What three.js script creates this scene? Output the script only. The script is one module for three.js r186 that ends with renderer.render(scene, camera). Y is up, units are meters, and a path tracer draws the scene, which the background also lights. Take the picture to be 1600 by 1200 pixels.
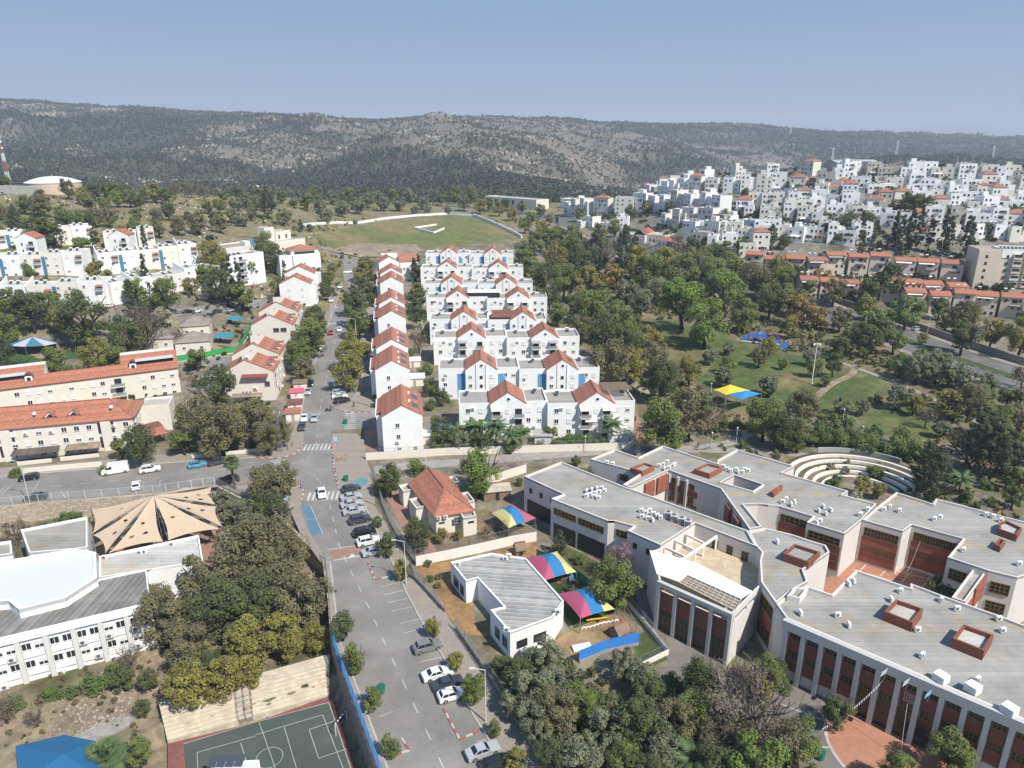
import * as THREE from 'three';
import { MarchingCubes } from 'three/addons/objects/MarchingCubes.js';
// ---------- camera, sky, sun, exposure ----------
const scene = new THREE.Scene();
const camera = new THREE.PerspectiveCamera(56.83, 4 / 3, 1, 30000);
camera.position.set(0, 80, 0);
camera.rotation.x = THREE.MathUtils.degToRad(-18.68);
const SUN = new THREE.Vector3(0.71, 1.16, 0.7).normalize();
const sky = (() => {                       // hazy spring sky, paler towards the horizon
const W = 512, Hh = 256, data = new Float32Array(W * Hh * 4);
const hor = [0.35, 0.425, 0.51], mid = [0.155, 0.285, 0.47], zen = [0.1, 0.195, 0.39];
for (let r = 0; r < Hh; r++) {
const el = ((r + 0.5) / Hh - 0.5) * Math.PI, s = Math.max(0, Math.sin(el));
for (let c = 0; c < W; c++) {
const i = (r * W + c) * 4;
for (let k = 0; k < 3; k++) {
const a = 1 - Math.exp(-s * 8.5), b = 1 - Math.exp(-s * 1.6);
data[i + k] = (hor[k] * (1 - a) + mid[k] * a) * (1 - b) + zen[k] * b;
}
data[i + 3] = 1;
}
}
const t = new THREE.DataTexture(data, W, Hh, THREE.RGBAFormat, THREE.FloatType);
t.mapping = THREE.EquirectangularReflectionMapping; t.magFilter = THREE.LinearFilter; t.needsUpdate = true;
return t;
})();
scene.background = sky; scene.environment = sky;
const sun = new THREE.DirectionalLight(new THREE.Color(1, 0.95, 0.86), 5);
sun.position.copy(SUN).multiplyScalar(600).add(new THREE.Vector3(0, 0, -200)); sun.target.position.set(0, 0, -200);
sun.castShadow = true; sun.shadow.mapSize.set(4096, 4096);
Object.assign(sun.shadow.camera, { left: -500, right: 500, top: 500, bottom: -500, near: 10, far: 1600 });
scene.add(sun, sun.target);
const renderer = new THREE.WebGLRenderer({ antialias: true });
renderer.toneMapping = THREE.LinearToneMapping; renderer.toneMappingExposure = 1.32;
renderer.shadowMap.enabled = true;
scene.fog = new THREE.FogExp2(new THREE.Color(0.62, 0.7, 0.82), 0.00016);
// ---------- helpers ----------
const V3 = (x, y, z) => new THREE.Vector3(x, y, z), { clamp, smoothstep, lerp, degToRad } = THREE.MathUtils;
function RNG(seed) { let a = seed >>> 0; return () => { a = (a + 0x6D2B79F5) | 0; let t = Math.imul(a ^ (a >>> 15), 1 | a); t = (t + Math.imul(t ^ (t >>> 7), 61 | t)) ^ t; return ((t ^ (t >>> 14)) >>> 0) / 4294967296; }; }
const R0 = RNG(7);
function hash2(x, y) { let h = Math.imul(x | 0, 374761393) + Math.imul(y | 0, 668265263); h = Math.imul(h ^ (h >>> 13), 1274126177); return ((h ^ (h >>> 16)) >>> 0) / 4294967296; }
function vnoise(x, y, per = 0) {
const ix = Math.floor(x), iy = Math.floor(y), fx = x - ix, fy = y - iy, sx = fx * fx * (3 - 2 * fx), sy = fy * fy * (3 - 2 * fy);
const w = per ? (v) => ((v % per) + per) % per : (v) => v;
return lerp(lerp(hash2(w(ix), w(iy)), hash2(w(ix + 1), w(iy)), sx), lerp(hash2(w(ix), w(iy + 1)), hash2(w(ix + 1), w(iy + 1)), sx), sy);
}
function fbm(x, y, o = 4, per = 0) { let s = 0, a = 0.5, t = 0; for (let i = 0; i < o; i++) { s += a * vnoise(x, y, per); t += a; x *= 2; y *= 2; per *= 2; a *= 0.5; } return s / t; }
const taken = {};
function numbered(n) { const k = taken[n] = (taken[n] ?? -1) + 1; return k ? n + '_' + String(k).padStart(3, '0') : n; }
function thing(name, label, category, x = 0, y = 0, z = 0, turn = 0, group) {
const o = new THREE.Group(); o.name = numbered(name); o.position.set(x, y, z); o.rotation.y = turn;
o.userData = { label, category }; if (group) o.userData.group = group; scene.add(o); return o;
}
function tag(o, label, category, group, kind) { o.userData = { label, category }; if (group) o.userData.group = group; if (kind) o.userData.kind = kind; return o; }
function shadowed(m) { m.castShadow = m.receiveShadow = true; return m; }
function part(name, geo, mat, parent) { const m = shadowed(new THREE.Mesh(geo, mat)); m.name = parent ? name : numbered(name); (parent ?? scene).add(m); return m; }
function structure(name, geo, mat, label) { const m = part(name, geo, mat); m.userData.kind = 'structure'; if (label) m.userData.label = label; return m; }
function copyOf(root, x, y, z, turn, label, group, scale) {
const c = root.clone(); c.name = numbered(root.name.replace(/_\d{3}$/, '')); c.position.set(x, y, z); c.rotation.y = turn;
c.userData = { ...root.userData }; if (label) c.userData.label = label; if (group) c.userData.group = group; if (scale) c.scale.copy(scale.isVector3 ? scale : V3(scale, scale, scale));
scene.add(c); return c;
}
class MB {                                  // collects faces of one mesh; uv in metres along every face
constructor() { this.p = []; this.n = []; this.u = []; }
tri(a, b, c) {
const e1 = [b[0] - a[0], b[1] - a[1], b[2] - a[2]], e2 = [c[0] - a[0], c[1] - a[1], c[2] - a[2]];
let n = [e1[1] * e2[2] - e1[2] * e2[1], e1[2] * e2[0] - e1[0] * e2[2], e1[0] * e2[1] - e1[1] * e2[0]];
const l = Math.hypot(...n) || 1; n = n.map((v) => v / l);
let t = [n[2], 0, -n[0]]; const tl = Math.hypot(...t); t = tl < 0.02 ? [1, 0, 0] : t.map((v) => v / tl);
const q = [n[1] * t[2] - n[2] * t[1], n[2] * t[0] - n[0] * t[2], n[0] * t[1] - n[1] * t[0]];
for (const v of [a, b, c]) { this.p.push(v[0], v[1], v[2]); this.n.push(...n); this.u.push(v[0] * t[0] + v[1] * t[1] + v[2] * t[2], v[0] * q[0] + v[1] * q[1] + v[2] * q[2]); }
return this;
}
quad(a, b, c, d) { return this.tri(a, b, c).tri(a, c, d); }
box(x, y, z, sx, sy, sz, turn = 0) {      // centre and size
const c = Math.cos(turn), s = Math.sin(turn), k = (i, j, l) => { const dx = i * sx / 2, dz = l * sz / 2; return [x + dx * c + dz * s, y + j * sy / 2, z - dx * s + dz * c]; };
this.quad(k(-1, -1, 1), k(1, -1, 1), k(1, 1, 1), k(-1, 1, 1)).quad(k(1, -1, -1), k(-1, -1, -1), k(-1, 1, -1), k(1, 1, -1));
this.quad(k(1, -1, 1), k(1, -1, -1), k(1, 1, -1), k(1, 1, 1)).quad(k(-1, -1, -1), k(-1, -1, 1), k(-1, 1, 1), k(-1, 1, -1));
return this.quad(k(-1, 1, 1), k(1, 1, 1), k(1, 1, -1), k(-1, 1, -1)).quad(k(-1, -1, -1), k(1, -1, -1), k(1, -1, 1), k(-1, -1, 1));
}
span(x0, x1, y0, y1, z0, z1) { return this.box((x0 + x1) / 2, (y0 + y1) / 2, (z0 + z1) / 2, Math.abs(x1 - x0), Math.abs(y1 - y0), Math.abs(z1 - z0)); }
prism(poly, y0, y1, holes = [], sides = true, top = true) {   // y0, y1 numbers or functions of (x, z)
const f0 = typeof y0 === 'function' ? y0 : () => y0, f1 = typeof y1 === 'function' ? y1 : () => y1;
const cw = (p) => { let s = 0; for (let i = 0; i < p.length; i++) { const a = p[i], b = p[(i + 1) % p.length]; s += a[0] * b[1] - b[0] * a[1]; } return s; };
const P = cw(poly) > 0 ? poly : poly.slice().reverse(), Hs = holes.map((h) => cw(h) < 0 ? h : h.slice().reverse());
const to2 = (p) => p.map((v) => new THREE.Vector2(v[0], v[1])), all = [...P, ...Hs.flat()];
if (top) for (const [a, b, c] of THREE.ShapeUtils.triangulateShape(to2(P), Hs.map(to2))) { const A = all[a], B = all[b], C = all[c]; this.tri([A[0], f1(...A), A[1]], [C[0], f1(...C), C[1]], [B[0], f1(...B), B[1]]); }
if (sides) for (const ring of [P, ...Hs]) for (let i = 0; i < ring.length; i++) { const a = ring[i], b = ring[(i + 1) % ring.length]; this.quad([b[0], f0(...b), b[1]], [a[0], f0(...a), a[1]], [a[0], f1(...a), a[1]], [b[0], f1(...b), b[1]]); }
return this;
}
bar(a, b, w, h = w) {                     // square bar between two points
const d = V3(b[0] - a[0], b[1] - a[1], b[2] - a[2]), L = d.length(); d.normalize();
const s = Math.abs(d.y) > 0.95 ? V3(1, 0, 0) : V3(-d.z, 0, d.x).normalize(), t = V3().crossVectors(d, s);
const k = (e, i, j) => { const o = e ? b : a; return [o[0] + s.x * i * w / 2 + t.x * j * h / 2, o[1] + s.y * i * w / 2 + t.y * j * h / 2, o[2] + s.z * i * w / 2 + t.z * j * h / 2]; };
const c = [[-1, -1], [1, -1], [1, 1], [-1, 1]];
for (let i = 0; i < 4; i++) { const p = c[i], q = c[(i + 1) % 4]; this.quad(k(0, ...q), k(0, ...p), k(1, ...p), k(1, ...q)); }
this.quad(k(0, ...c[0]), k(0, ...c[1]), k(0, ...c[2]), k(0, ...c[3])).quad(k(1, ...c[3]), k(1, ...c[2]), k(1, ...c[1]), k(1, ...c[0]));
return this;
}
add(geo) { const g = geo.index ? geo.toNonIndexed() : geo; this.p.push(...g.attributes.position.array); this.n.push(...g.attributes.normal.array); this.u.push(...g.attributes.uv.array); return this; }
geo() {
const g = new THREE.BufferGeometry();
g.setAttribute('position', new THREE.Float32BufferAttribute(this.p, 3)); g.setAttribute('normal', new THREE.Float32BufferAttribute(this.n, 3)); g.setAttribute('uv', new THREE.Float32BufferAttribute(this.u, 2));
return g;
}
build(name, mat, parent) { return part(name, this.geo(), mat, parent); }
}
const mb = () => new MB();
const geoCache = new Map();
function cached(key, make) { if (!geoCache.has(key)) geoCache.set(key, make()); return geoCache.get(key); }
// ---------- textures and materials ----------
function tex(n, metres, pixel, srgb = true) {            // pixel(u, v) in 0..1 -> [r, g, b] 0..1
const d = new Uint8Array(n * n * 4);
for (let y = 0; y < n; y++) for (let x = 0; x < n; x++) { const c = pixel(x / n, y / n), i = (y * n + x) * 4; d[i] = clamp(c[0], 0, 1) * 255; d[i + 1] = clamp(c[1], 0, 1) * 255; d[i + 2] = clamp(c[2], 0, 1) * 255; d[i + 3] = 255; }
const t = new THREE.DataTexture(d, n, n); t.magFilter = THREE.LinearFilter; t.minFilter = THREE.LinearMipmapLinearFilter; t.wrapS = t.wrapT = THREE.RepeatWrapping;
if (srgb) t.colorSpace = THREE.SRGBColorSpace; t.repeat.set(1 / metres, 1 / metres); t.needsUpdate = true; return t;
}
const g3 = (v) => [v, v, v];
const T = {
plaster: tex(256, 7, (u, v) => { const s = fbm(u * 40, v * 3, 3, 40), q = fbm(u * 6, v * 6, 5, 6); return g3(0.975 + 0.05 * (q - 0.5) + (s - 0.5) * 0.03); }),
rough: tex(256, 5, (u, v) => g3(0.9 + 0.22 * (fbm(u * 8, v * 8, 6, 8) - 0.5) + 0.1 * (hash2(u * 256, v * 256) - 0.5))),
asphalt: tex(512, 23, (u, v) => { const q = fbm(u * 6, v * 6, 5, 6), p = fbm(u * 3 + 9, v * 3, 3, 3), c = Math.abs(fbm(u * 9 + 4, v * 9, 3, 9) - 0.5); return g3(0.83 + (q - 0.5) * 0.22 + (hash2(u * 512, v * 512) - 0.5) * 0.1 - smoothstep(p, 0.52, 0.66) * 0.05 - (c < 0.004 ? 0.08 : 0)); }),
paver: tex(256, 4, (u, v) => { const k = Math.floor(v * 20), x = u * 10 + (k % 2) * 0.5, e = Math.min(x % 1, (v * 20) % 1); return g3(0.9 + hash2(Math.floor(x) % 10, k) * 0.05 - (e < 0.09 ? 0.05 : 0) + (fbm(u * 5, v * 5, 4, 5) - 0.5) * 0.1); }),
tiles: tex(256, 3, (u, v) => { const c = Math.floor(u * 12), r = Math.floor(v * 9), h = hash2(c, r + 50), w = (u * 12) % 1; const q = 0.84 + h * 0.16 + (fbm(u * 4, v * 4, 4, 4) - 0.5) * 0.22 - ((v * 9) % 1 < 0.1 ? 0.1 : 0) - (w < 0.12 ? 0.1 : 0); return [q, q * (0.98 + 0.04 * hash2(r, c)), q]; }),
tilesB: tex(128, 3, (u, v) => g3(0.5 + 0.5 * Math.sin(u * 12 * Math.PI * 2)), false),
membrane: tex(512, 16, (u, v) => { const q = fbm(u * 5, v * 5, 5, 5), st = fbm(u * 4 + 7, v * 4 + 2, 4, 4), seam = (v * 16) % 1 < 0.035 || (u * 2 + Math.floor(v * 16) * 0.37) % 1 < 0.006; const o = st > 0.6 ? (st - 0.6) * 1.5 : 0, b = 0.84 + (q - 0.5) * 0.22 - (seam ? 0.14 : 0) + (hash2(Math.floor(v * 16), 3) - 0.5) * 0.05; return [b + o * 0.1, b - o * 0.12, b - o * 0.5]; }),
ribs: tex(128, 2, (u) => g3(0.5 + 0.5 * Math.sin(u * 16 * Math.PI)), false),
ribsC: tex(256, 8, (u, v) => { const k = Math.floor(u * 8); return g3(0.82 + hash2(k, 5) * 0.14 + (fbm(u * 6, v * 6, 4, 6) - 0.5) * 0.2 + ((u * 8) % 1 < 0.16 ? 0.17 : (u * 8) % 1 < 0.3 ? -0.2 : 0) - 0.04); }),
stone: tex(512, 7, (u, v) => { const r = Math.floor(v * 16), x = u * 12 + (r % 2) * 0.5 + hash2(r, 1) * 0.3, c = Math.floor(x) % 12, e = Math.min(x % 1, 1 - x % 1, ((v * 16) % 1) * 0.8, (1 - (v * 16) % 1) * 0.8); return [0.7, 0.98, 0.93].map((_, i) => 0.8 + hash2(c + 3, r) * 0.14 + (fbm(u * 20, v * 20, 3, 20) - 0.5) * 0.14 - (e < 0.06 ? 0.14 : 0) - i * 0.012); }),
stoneB: tex(256, 7, (u, v) => { const r = Math.floor(v * 16), x = u * 12 + (r % 2) * 0.5 + hash2(r, 1) * 0.3, e = Math.min(x % 1, 1 - x % 1, ((v * 16) % 1) * 0.8, (1 - (v * 16) % 1) * 0.8); return g3(Math.min(1, e * 6) * 0.7 + fbm(u * 20, v * 20, 3, 20) * 0.3); }, false),
soil: tex(512, 31, (u, v) => { const a = fbm(u * 10, v * 10, 6, 10), b = fbm(u * 40 + 5, v * 40, 3, 40), s = hash2(u * 512, v * 512); const q = 0.72 + (a - 0.5) * 0.3 + (b - 0.5) * 0.22 + (s - 0.5) * 0.12; return [q, q * (1 + (fbm(u * 14 + 2, v * 14, 3, 14) - 0.5) * 0.1), q * 0.98]; }),
bark: tex(128, 1, (u, v) => g3(0.6 + 0.5 * fbm(u * 16, v * 3, 3, 16) - 0.2)),
};
const turned = (t) => { const c = t.clone(); c.rotation = Math.PI / 2 - 0.12; c.needsUpdate = true; return c; };
const matCache = {};
function M(key, r, g, b, rough = 0.85, o = {}) {         // linear base colour
if (matCache[key]) return matCache[key];
const { metalness = 0, map, bump, bumpScale = 0.02, physical, ...rest } = o;
const m = new (physical ? THREE.MeshPhysicalMaterial : THREE.MeshStandardMaterial)({ color: new THREE.Color().setRGB(r, g, b), roughness: rough, metalness, side: THREE.DoubleSide, ...rest });
if (map) m.map = map; if (bump) { m.bumpMap = bump; m.bumpScale = bumpScale; }
m.name = key; return matCache[key] = m;
}
const C = {
white: M('white_plaster', 0.82, 0.82, 0.81, 0.9, { map: T.plaster }), warmWhite: M('warm_white_plaster', 0.76, 0.73, 0.66, 0.9, { map: T.plaster }), cream: M('cream_render', 0.73, 0.685, 0.595, 0.9, { map: T.plaster }),
beige: M('beige_stone', 0.6, 0.53, 0.43, 0.9, { map: T.rough }), greyWall: M('grey_render', 0.5, 0.49, 0.47, 0.9, { map: T.rough }), paleGrey: M('pale_grey_render', 0.66, 0.65, 0.62, 0.9, { map: T.plaster }), tanWall: M('tan_block', 0.52, 0.45, 0.37, 0.9, { map: T.rough }),
tile: M('terracotta_tile', 0.47, 0.185, 0.112, 0.8, { map: T.tiles, bump: T.tilesB, bumpScale: 0.05 }), tileOld: M('weathered_tile', 0.4, 0.18, 0.125, 0.85, { map: T.tiles, bump: T.tilesB, bumpScale: 0.05 }), tileDark: M('brown_tile', 0.22, 0.09, 0.07, 0.85, { map: T.tiles }),
membrane: M('roof_membrane', 0.455, 0.437, 0.405, 0.85, { map: T.membrane }), flatRoof: M('flat_roof', 0.43, 0.41, 0.37, 0.9, { map: T.membrane }), paleRoof: M('pale_flat_roof', 0.66, 0.64, 0.6, 0.9, { map: T.membrane }),
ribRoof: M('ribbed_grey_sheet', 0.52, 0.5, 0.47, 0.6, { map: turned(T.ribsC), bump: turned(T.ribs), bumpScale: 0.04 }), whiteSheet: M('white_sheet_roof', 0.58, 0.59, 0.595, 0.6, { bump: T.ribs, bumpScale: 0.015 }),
brick: M('red_brown_panel', 0.27, 0.095, 0.06, 0.85, { map: T.rough }), brickLight: M('terracotta_panel', 0.36, 0.12, 0.07, 0.8, { map: T.rough }),
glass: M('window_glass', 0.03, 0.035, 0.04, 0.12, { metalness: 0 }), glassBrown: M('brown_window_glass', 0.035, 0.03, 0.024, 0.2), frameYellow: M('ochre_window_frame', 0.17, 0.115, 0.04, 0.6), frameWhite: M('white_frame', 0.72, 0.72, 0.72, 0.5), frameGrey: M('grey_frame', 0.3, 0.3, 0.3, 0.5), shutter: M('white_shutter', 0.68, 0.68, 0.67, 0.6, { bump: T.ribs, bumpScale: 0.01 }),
bluePanel: M('blue_stair_panel', 0.1, 0.3, 0.52, 0.5), darkMetal: M('dark_metal', 0.04, 0.04, 0.045, 0.5, { metalness: 0.4 }), metal: M('galvanised_metal', 0.45, 0.46, 0.47, 0.45, { metalness: 0.7 }), palePaint: M('pale_grey_paint', 0.55, 0.56, 0.57, 0.5),
acWhite: M('ac_casing', 0.7, 0.7, 0.68, 0.5), acGrille: M('ac_grille', 0.12, 0.12, 0.12, 0.6), solar: M('solar_glass', 0.06, 0.07, 0.085, 0.15), tank: M('water_tank_white', 0.75, 0.75, 0.74, 0.5),
wood: M('grey_wood', 0.26, 0.19, 0.13, 0.9, { map: T.rough }), trunk: M('bark_brown', 0.13, 0.095, 0.068, 0.95, { map: T.bark }), trunkPale: M('bark_grey', 0.25, 0.21, 0.17, 0.95, { map: T.bark }),
asphalt: M('asphalt', 0.335, 0.314, 0.292, 0.95, { map: T.asphalt }), asphaltDark: M('dark_asphalt', 0.215, 0.206, 0.195, 0.95, { map: T.asphalt }), pave: M('grey_pavers', 0.32, 0.28, 0.238, 0.95, { map: T.paver }), paveRed: M('red_pavers', 0.34, 0.2, 0.155, 0.95, { map: T.paver }), plazaBrick: M('terracotta_paving', 0.45, 0.215, 0.135, 0.9, { map: T.paver }), concrete: M('concrete', 0.36, 0.335, 0.3, 0.92, { map: T.rough }),
kerb: M('kerb_stone', 0.5, 0.48, 0.45, 0.9, { map: T.rough }), lineWhite: M('road_paint_white', 0.68, 0.68, 0.66, 0.8, { map: T.asphalt }), red: M('red_paint', 0.36, 0.085, 0.075, 0.7), blueBay: M('blue_bay_paint', 0.16, 0.3, 0.42, 0.9, { map: T.asphalt }),
stone: M('limestone_wall', 0.66, 0.58, 0.46, 0.95, { map: T.stone, bump: T.stoneB, bumpScale: 0.06 }), stoneGrey: M('grey_stone_wall', 0.36, 0.32, 0.29, 0.95, { map: T.stone, bump: T.stoneB, bumpScale: 0.06 }), rock: M('pale_rock', 0.55, 0.5, 0.42, 0.95, { map: T.rough }), dirt: M('brown_dirt', 0.34, 0.25, 0.16, 1, { map: T.soil }), sand: M('pale_dirt', 0.52, 0.42, 0.3, 1, { map: T.soil }), lawn: M('lawn_green', 0.115, 0.16, 0.045, 1, { map: T.soil }), turf: M('artificial_turf', 0.08, 0.16, 0.05, 1, { map: T.soil }),
};
// ---------- terrain: height profiles by bearing (x over depth) and depth in metres ----------
const COLS = [[[215,9.3],[262,24],[330,37],[420,48],[520,52],[640,40],[900,18],[1300,60],[1900,160],[2500,228],[2900,240],[3600,215],[9000,60]],[[215,9.3],[262,24],[330,36],[420,46],[520,51],[640,40],[900,18],[1300,60],[1900,146],[2500,222],[2900,235],[3600,210],[9000,60]],[[222,9.6],[265,21],[330,31],[430,40],[540,46],[680,36],[900,18],[1300,45],[1900,126],[2600,198],[3000,208],[3600,190],[9000,60]],[[300,13],[340,18],[420,27],[560,40],[680,33],[900,20],[1200,40],[1700,100],[2300,150],[2900,185],[3200,180],[4000,120],[9000,60]],[[420,18.1],[500,20],[600,23],[700,27],[800,20],[950,14],[1200,45],[1600,95],[2200,128],[2900,168],[3300,175],[4000,150],[9000,60]],[[420,18.1],[500,20],[600,22],[700,26],[800,20],[950,14],[1200,30],[1600,80],[2200,132],[2900,180],[3300,188],[4000,150],[9000,60]],[[380,16.4],[500,20],[600,23],[700,26],[800,20],[950,12],[1250,15],[1600,60],[2200,120],[2900,172],[3300,180],[4000,150],[9000,60]],[[330,14.3],[450,22],[560,29],[640,30],[800,20],[1000,10],[1400,12],[1800,40],[2400,95],[3100,160],[3500,165],[4200,140],[9000,60]],[[315,13.6],[345,21],[400,32],[470,43],[560,55],[620,57],[800,30],[1200,5],[1800,10],[2400,50],[3100,130],[3600,165],[4300,140],[9000,60]],[[300,13],[330,21],[400,37],[470,50],[545,61],[620,63],[800,35],[1200,5],[1900,10],[2600,60],[3300,115],[3900,135],[4500,120],[9000,60]],[[285,12.3],[320,22],[390,38],[460,50],[545,61],[620,63],[800,35],[1200,5],[1900,10],[2600,50],[3300,95],[3900,115],[4500,105],[9000,60]],[[262,11.3],[300,22],[390,38],[460,50],[545,61],[620,63],[800,35],[1200,5],[1900,20],[2600,60],[3300,95],[3900,110],[4500,105],[9000,60]]], US = [-0.9402,-0.6838,-0.5128,-0.3419,-0.2051,-0.0855,0.0427,0.1282,0.2991,0.4701,0.5983,0.9402];
function prof(c, d) {
if (d <= c[0][0]) return 0.0432 * Math.max(d, -50);
for (let i = 0; i < c.length - 1; i++) if (d <= c[i + 1][0]) { let t = (d - c[i][0]) / (c[i + 1][0] - c[i][0]); t = t * t * (3 - 2 * t) * 0.5 + t * 0.5; return lerp(c[i][1], c[i + 1][1], t); }
return c[c.length - 1][1];
}
function plainE(x, z) {
const d = -z; if (d <= 205) return 0.0432 * Math.max(d, -50);
const u = x / d; if (u <= US[0]) return prof(COLS[0], d);
for (let i = 0; i < US.length - 1; i++) if (u <= US[i + 1]) { let t = (u - US[i]) / (US[i + 1] - US[i]); t = t * t * (3 - 2 * t); return lerp(prof(COLS[i], d), prof(COLS[i + 1], d), t); }
return prof(COLS[COLS.length - 1], d);
}
// the school yard and the court lie below the street
const LOT = [[-125.32,-134.39],[-110.56,-136.74],[-100.52,-138.88],[-79.97,-142.21],[-67.55,-146.26],[-60.72,-141.08],[-51.49,-135.68],[-35.83,-117.35],[-31.76,-104.93],[-28.84,-94.91],[-17.24,-71.01],[-11.83,-60.39],[-81.33,-60.39]];
function inside(p, x, z) { let c = false; for (let i = 0, j = p.length - 1; i < p.length; j = i++) if ((p[i][1] > z) !== (p[j][1] > z) && x < (p[j][0] - p[i][0]) * (z - p[i][1]) / (p[j][1] - p[i][1]) + p[i][0]) c = !c; return c; }
function distTo(p, x, z, closed = true) { let m = 1e9; for (let i = 0; i < p.length - (closed ? 0 : 1); i++) { const a = p[i], b = p[(i + 1) % p.length], dx = b[0] - a[0], dz = b[1] - a[1], t = clamp(((x - a[0]) * dx + (z - a[1]) * dz) / (dx * dx + dz * dz || 1), 0, 1); m = Math.min(m, Math.hypot(x - a[0] - dx * t, z - a[1] - dz * t)); } return m; }
function ravine(x, z, d) { return (fbm(x / 420 + 19, z / 420 + 4, 4) - 0.5) * 2 * smoothstep(d, 800, 1500) * (74 - 56 * smoothstep(d, 1800, 2600)) + (fbm(x / 90, z / 90 + 3, 4) - 0.5) * smoothstep(d, 700, 1500) * 22; }
const LOTDROP = 4, COURT = [[-52.44,-80.5],[-38.72,-85.72],[-29.15,-90.91],[-26.51,-89.95],[-16.65,-69.85],[-13.91,-62.85],[-45.2,-62.85],[-49.77,-74.27]];
function H(x, z) {
const d = -z; let e = plainE(x, z);
if (d > 700) e += ravine(x, z, d);
if (x < 25 && x > -160 && d > 30 && d < 175) { const q = inside(LOT, x, z) ? 0 : distTo(LOT, x, z); if (q < 1.6) e -= LOTDROP * (1 - smoothstep(q, 0.2, 1.5)); }
if (x < 5 && x > -70 && d > 20 && d < 95 && inside(COURT, x, z)) e = Math.min(e, -2.3);
return e;
}
const street = (x, z) => plainE(x, z);
// zones that colour the bare ground
const PARK = [[19.4,-301.9],[54.3,-376.2],[92.7,-341.4],[116.3,-301.5],[130.1,-264.2],[143.2,-234.2],[156.13,-204.41],[164.41,-189.58],[122.6,-134.39],[98.82,-127.02],[87.28,-145.37],[62.43,-157.96],[42.92,-168.68],[31.37,-168.68],[33.8,-189.58],[28.6,-234.2],[24.5,-264.2]];
const LAWN1 = [[47.7,-256.1],[54.7,-281.9],[67.7,-281.9],[78.6,-264.2],[91.6,-244.7],[107.9,-234.2],[117.31,-221.41],[117.1,-204.41],[96.82,-189.58],[87.65,-185.05],[76.12,-182.86],[67.97,-185.05],[62.11,-189.58],[57.92,-209.81],[52.9,-234.2]];
const LAWN2 = [[96.82,-189.58],[119.46,-194.31],[121.63,-185.05],[110.61,-168.68],[99.05,-168.68],[91,-176.54]];
const FIELD = [[-126.9,-457.7],[-116.6,-548.8],[-80.5,-609],[-38.2,-619.3],[-4.8,-537.6],[0,-486.4],[-39.8,-444.8],[-77.9,-435.3],[-105.5,-420.9]];
function groundTint(x, z, c) {
const d = -z, n = fbm(x / 9, z / 9, 4), n2 = fbm(x / 37 + 4, z / 37, 3);
const mix = (t, r, g, b) => { t = clamp(t, 0, 1); c[0] = lerp(c[0], r, t); c[1] = lerp(c[1], g, t); c[2] = lerp(c[2], b, t); };
c[0] = 0.36; c[1] = 0.31; c[2] = 0.235;                                   // trodden earth and paving dust between the houses
mix((n - 0.52) * 6, 0.24, 0.225, 0.12);
if (inside(LOT, x, z)) { c[0] = 0.42; c[1] = 0.335; c[2] = 0.23; mix((n - 0.55) * 7, 0.17, 0.165, 0.075); }
if (d > 180 && d < 460 && inside(PARK, x, z)) { c[0] = 0.24; c[1] = 0.215; c[2] = 0.1; mix((n2 - 0.5) * 5, 0.36, 0.285, 0.18); mix((n - 0.55) * 5, 0.15, 0.18, 0.055); }
const l = (inside(LAWN1, x, z) || inside(LAWN2, x, z)) ? Math.min(distTo(LAWN1, x, z), distTo(LAWN2, x, z)) : -1;
if (l >= 0) mix(0.35 + l / 5 + (n - 0.5) * 2, 0.135, 0.185, 0.045), mix((fbm(x / 15 + 2, z / 15 + 8, 3) - 0.58) * 6, 0.3, 0.26, 0.11);
if (d > 420 && inside(FIELD, x, z)) { c[0] = 0.24; c[1] = 0.26; c[2] = 0.075; mix((n2 - 0.48) * 5, 0.35, 0.29, 0.12); }
const u = x / d, hillL = u < -0.17 && d > 300, back = d > 470 && u < 0.1;
if ((hillL || back) && !inside(FIELD, x, z)) { c[0] = 0.36; c[1] = 0.31; c[2] = 0.14; mix((n - 0.52) * 6, 0.21, 0.215, 0.08); mix((n2 - 0.55) * 6, 0.36, 0.3, 0.2); }
if (d > 250 && u > 0.12 && plainE(x, z) > 15) { c[0] = 0.33; c[1] = 0.3; c[2] = 0.255; mix((n - 0.55) * 6, 0.13, 0.14, 0.06); }
return c;
}
{
const xs = [], zs = [];
for (let x = -900; x < -130; x += 14) xs.push(x); for (let x = -130; x < 12; x += 1.5) xs.push(x); for (let x = 12; x < 330; x += 4) xs.push(x); for (let x = 330; x <= 900; x += 12) xs.push(x);
for (let z = 60; z > -54; z -= 6) zs.push(z); for (let z = -54; z > -176; z -= 1.5) zs.push(z); for (let z = -176; z > -480; z -= 3.5) zs.push(z); for (let z = -480; z >= -780; z -= 8) zs.push(z);
const p = [], col = [], uv = [], idx = [], c = [0, 0, 0];
for (const z of zs) for (const x of xs) { p.push(x, H(x, z), z); groundTint(x, z, c); col.push(...c); uv.push(x, z); }
const w = xs.length; for (let j = 0; j < zs.length - 1; j++) for (let i = 0; i < w - 1; i++) { const a = j * w + i; idx.push(a, a + 1, a + w + 1, a, a + w + 1, a + w); }
const g = new THREE.BufferGeometry(); g.setAttribute('position', new THREE.Float32BufferAttribute(p, 3)); g.setAttribute('color', new THREE.Float32BufferAttribute(col, 3)); g.setAttribute('uv', new THREE.Float32BufferAttribute(uv, 2)); g.setIndex(idx); g.computeVertexNormals();
structure('ground', g, M('earth', 1.12, 1.12, 1.12, 1, { map: T.soil, vertexColors: true }));
}
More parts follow.
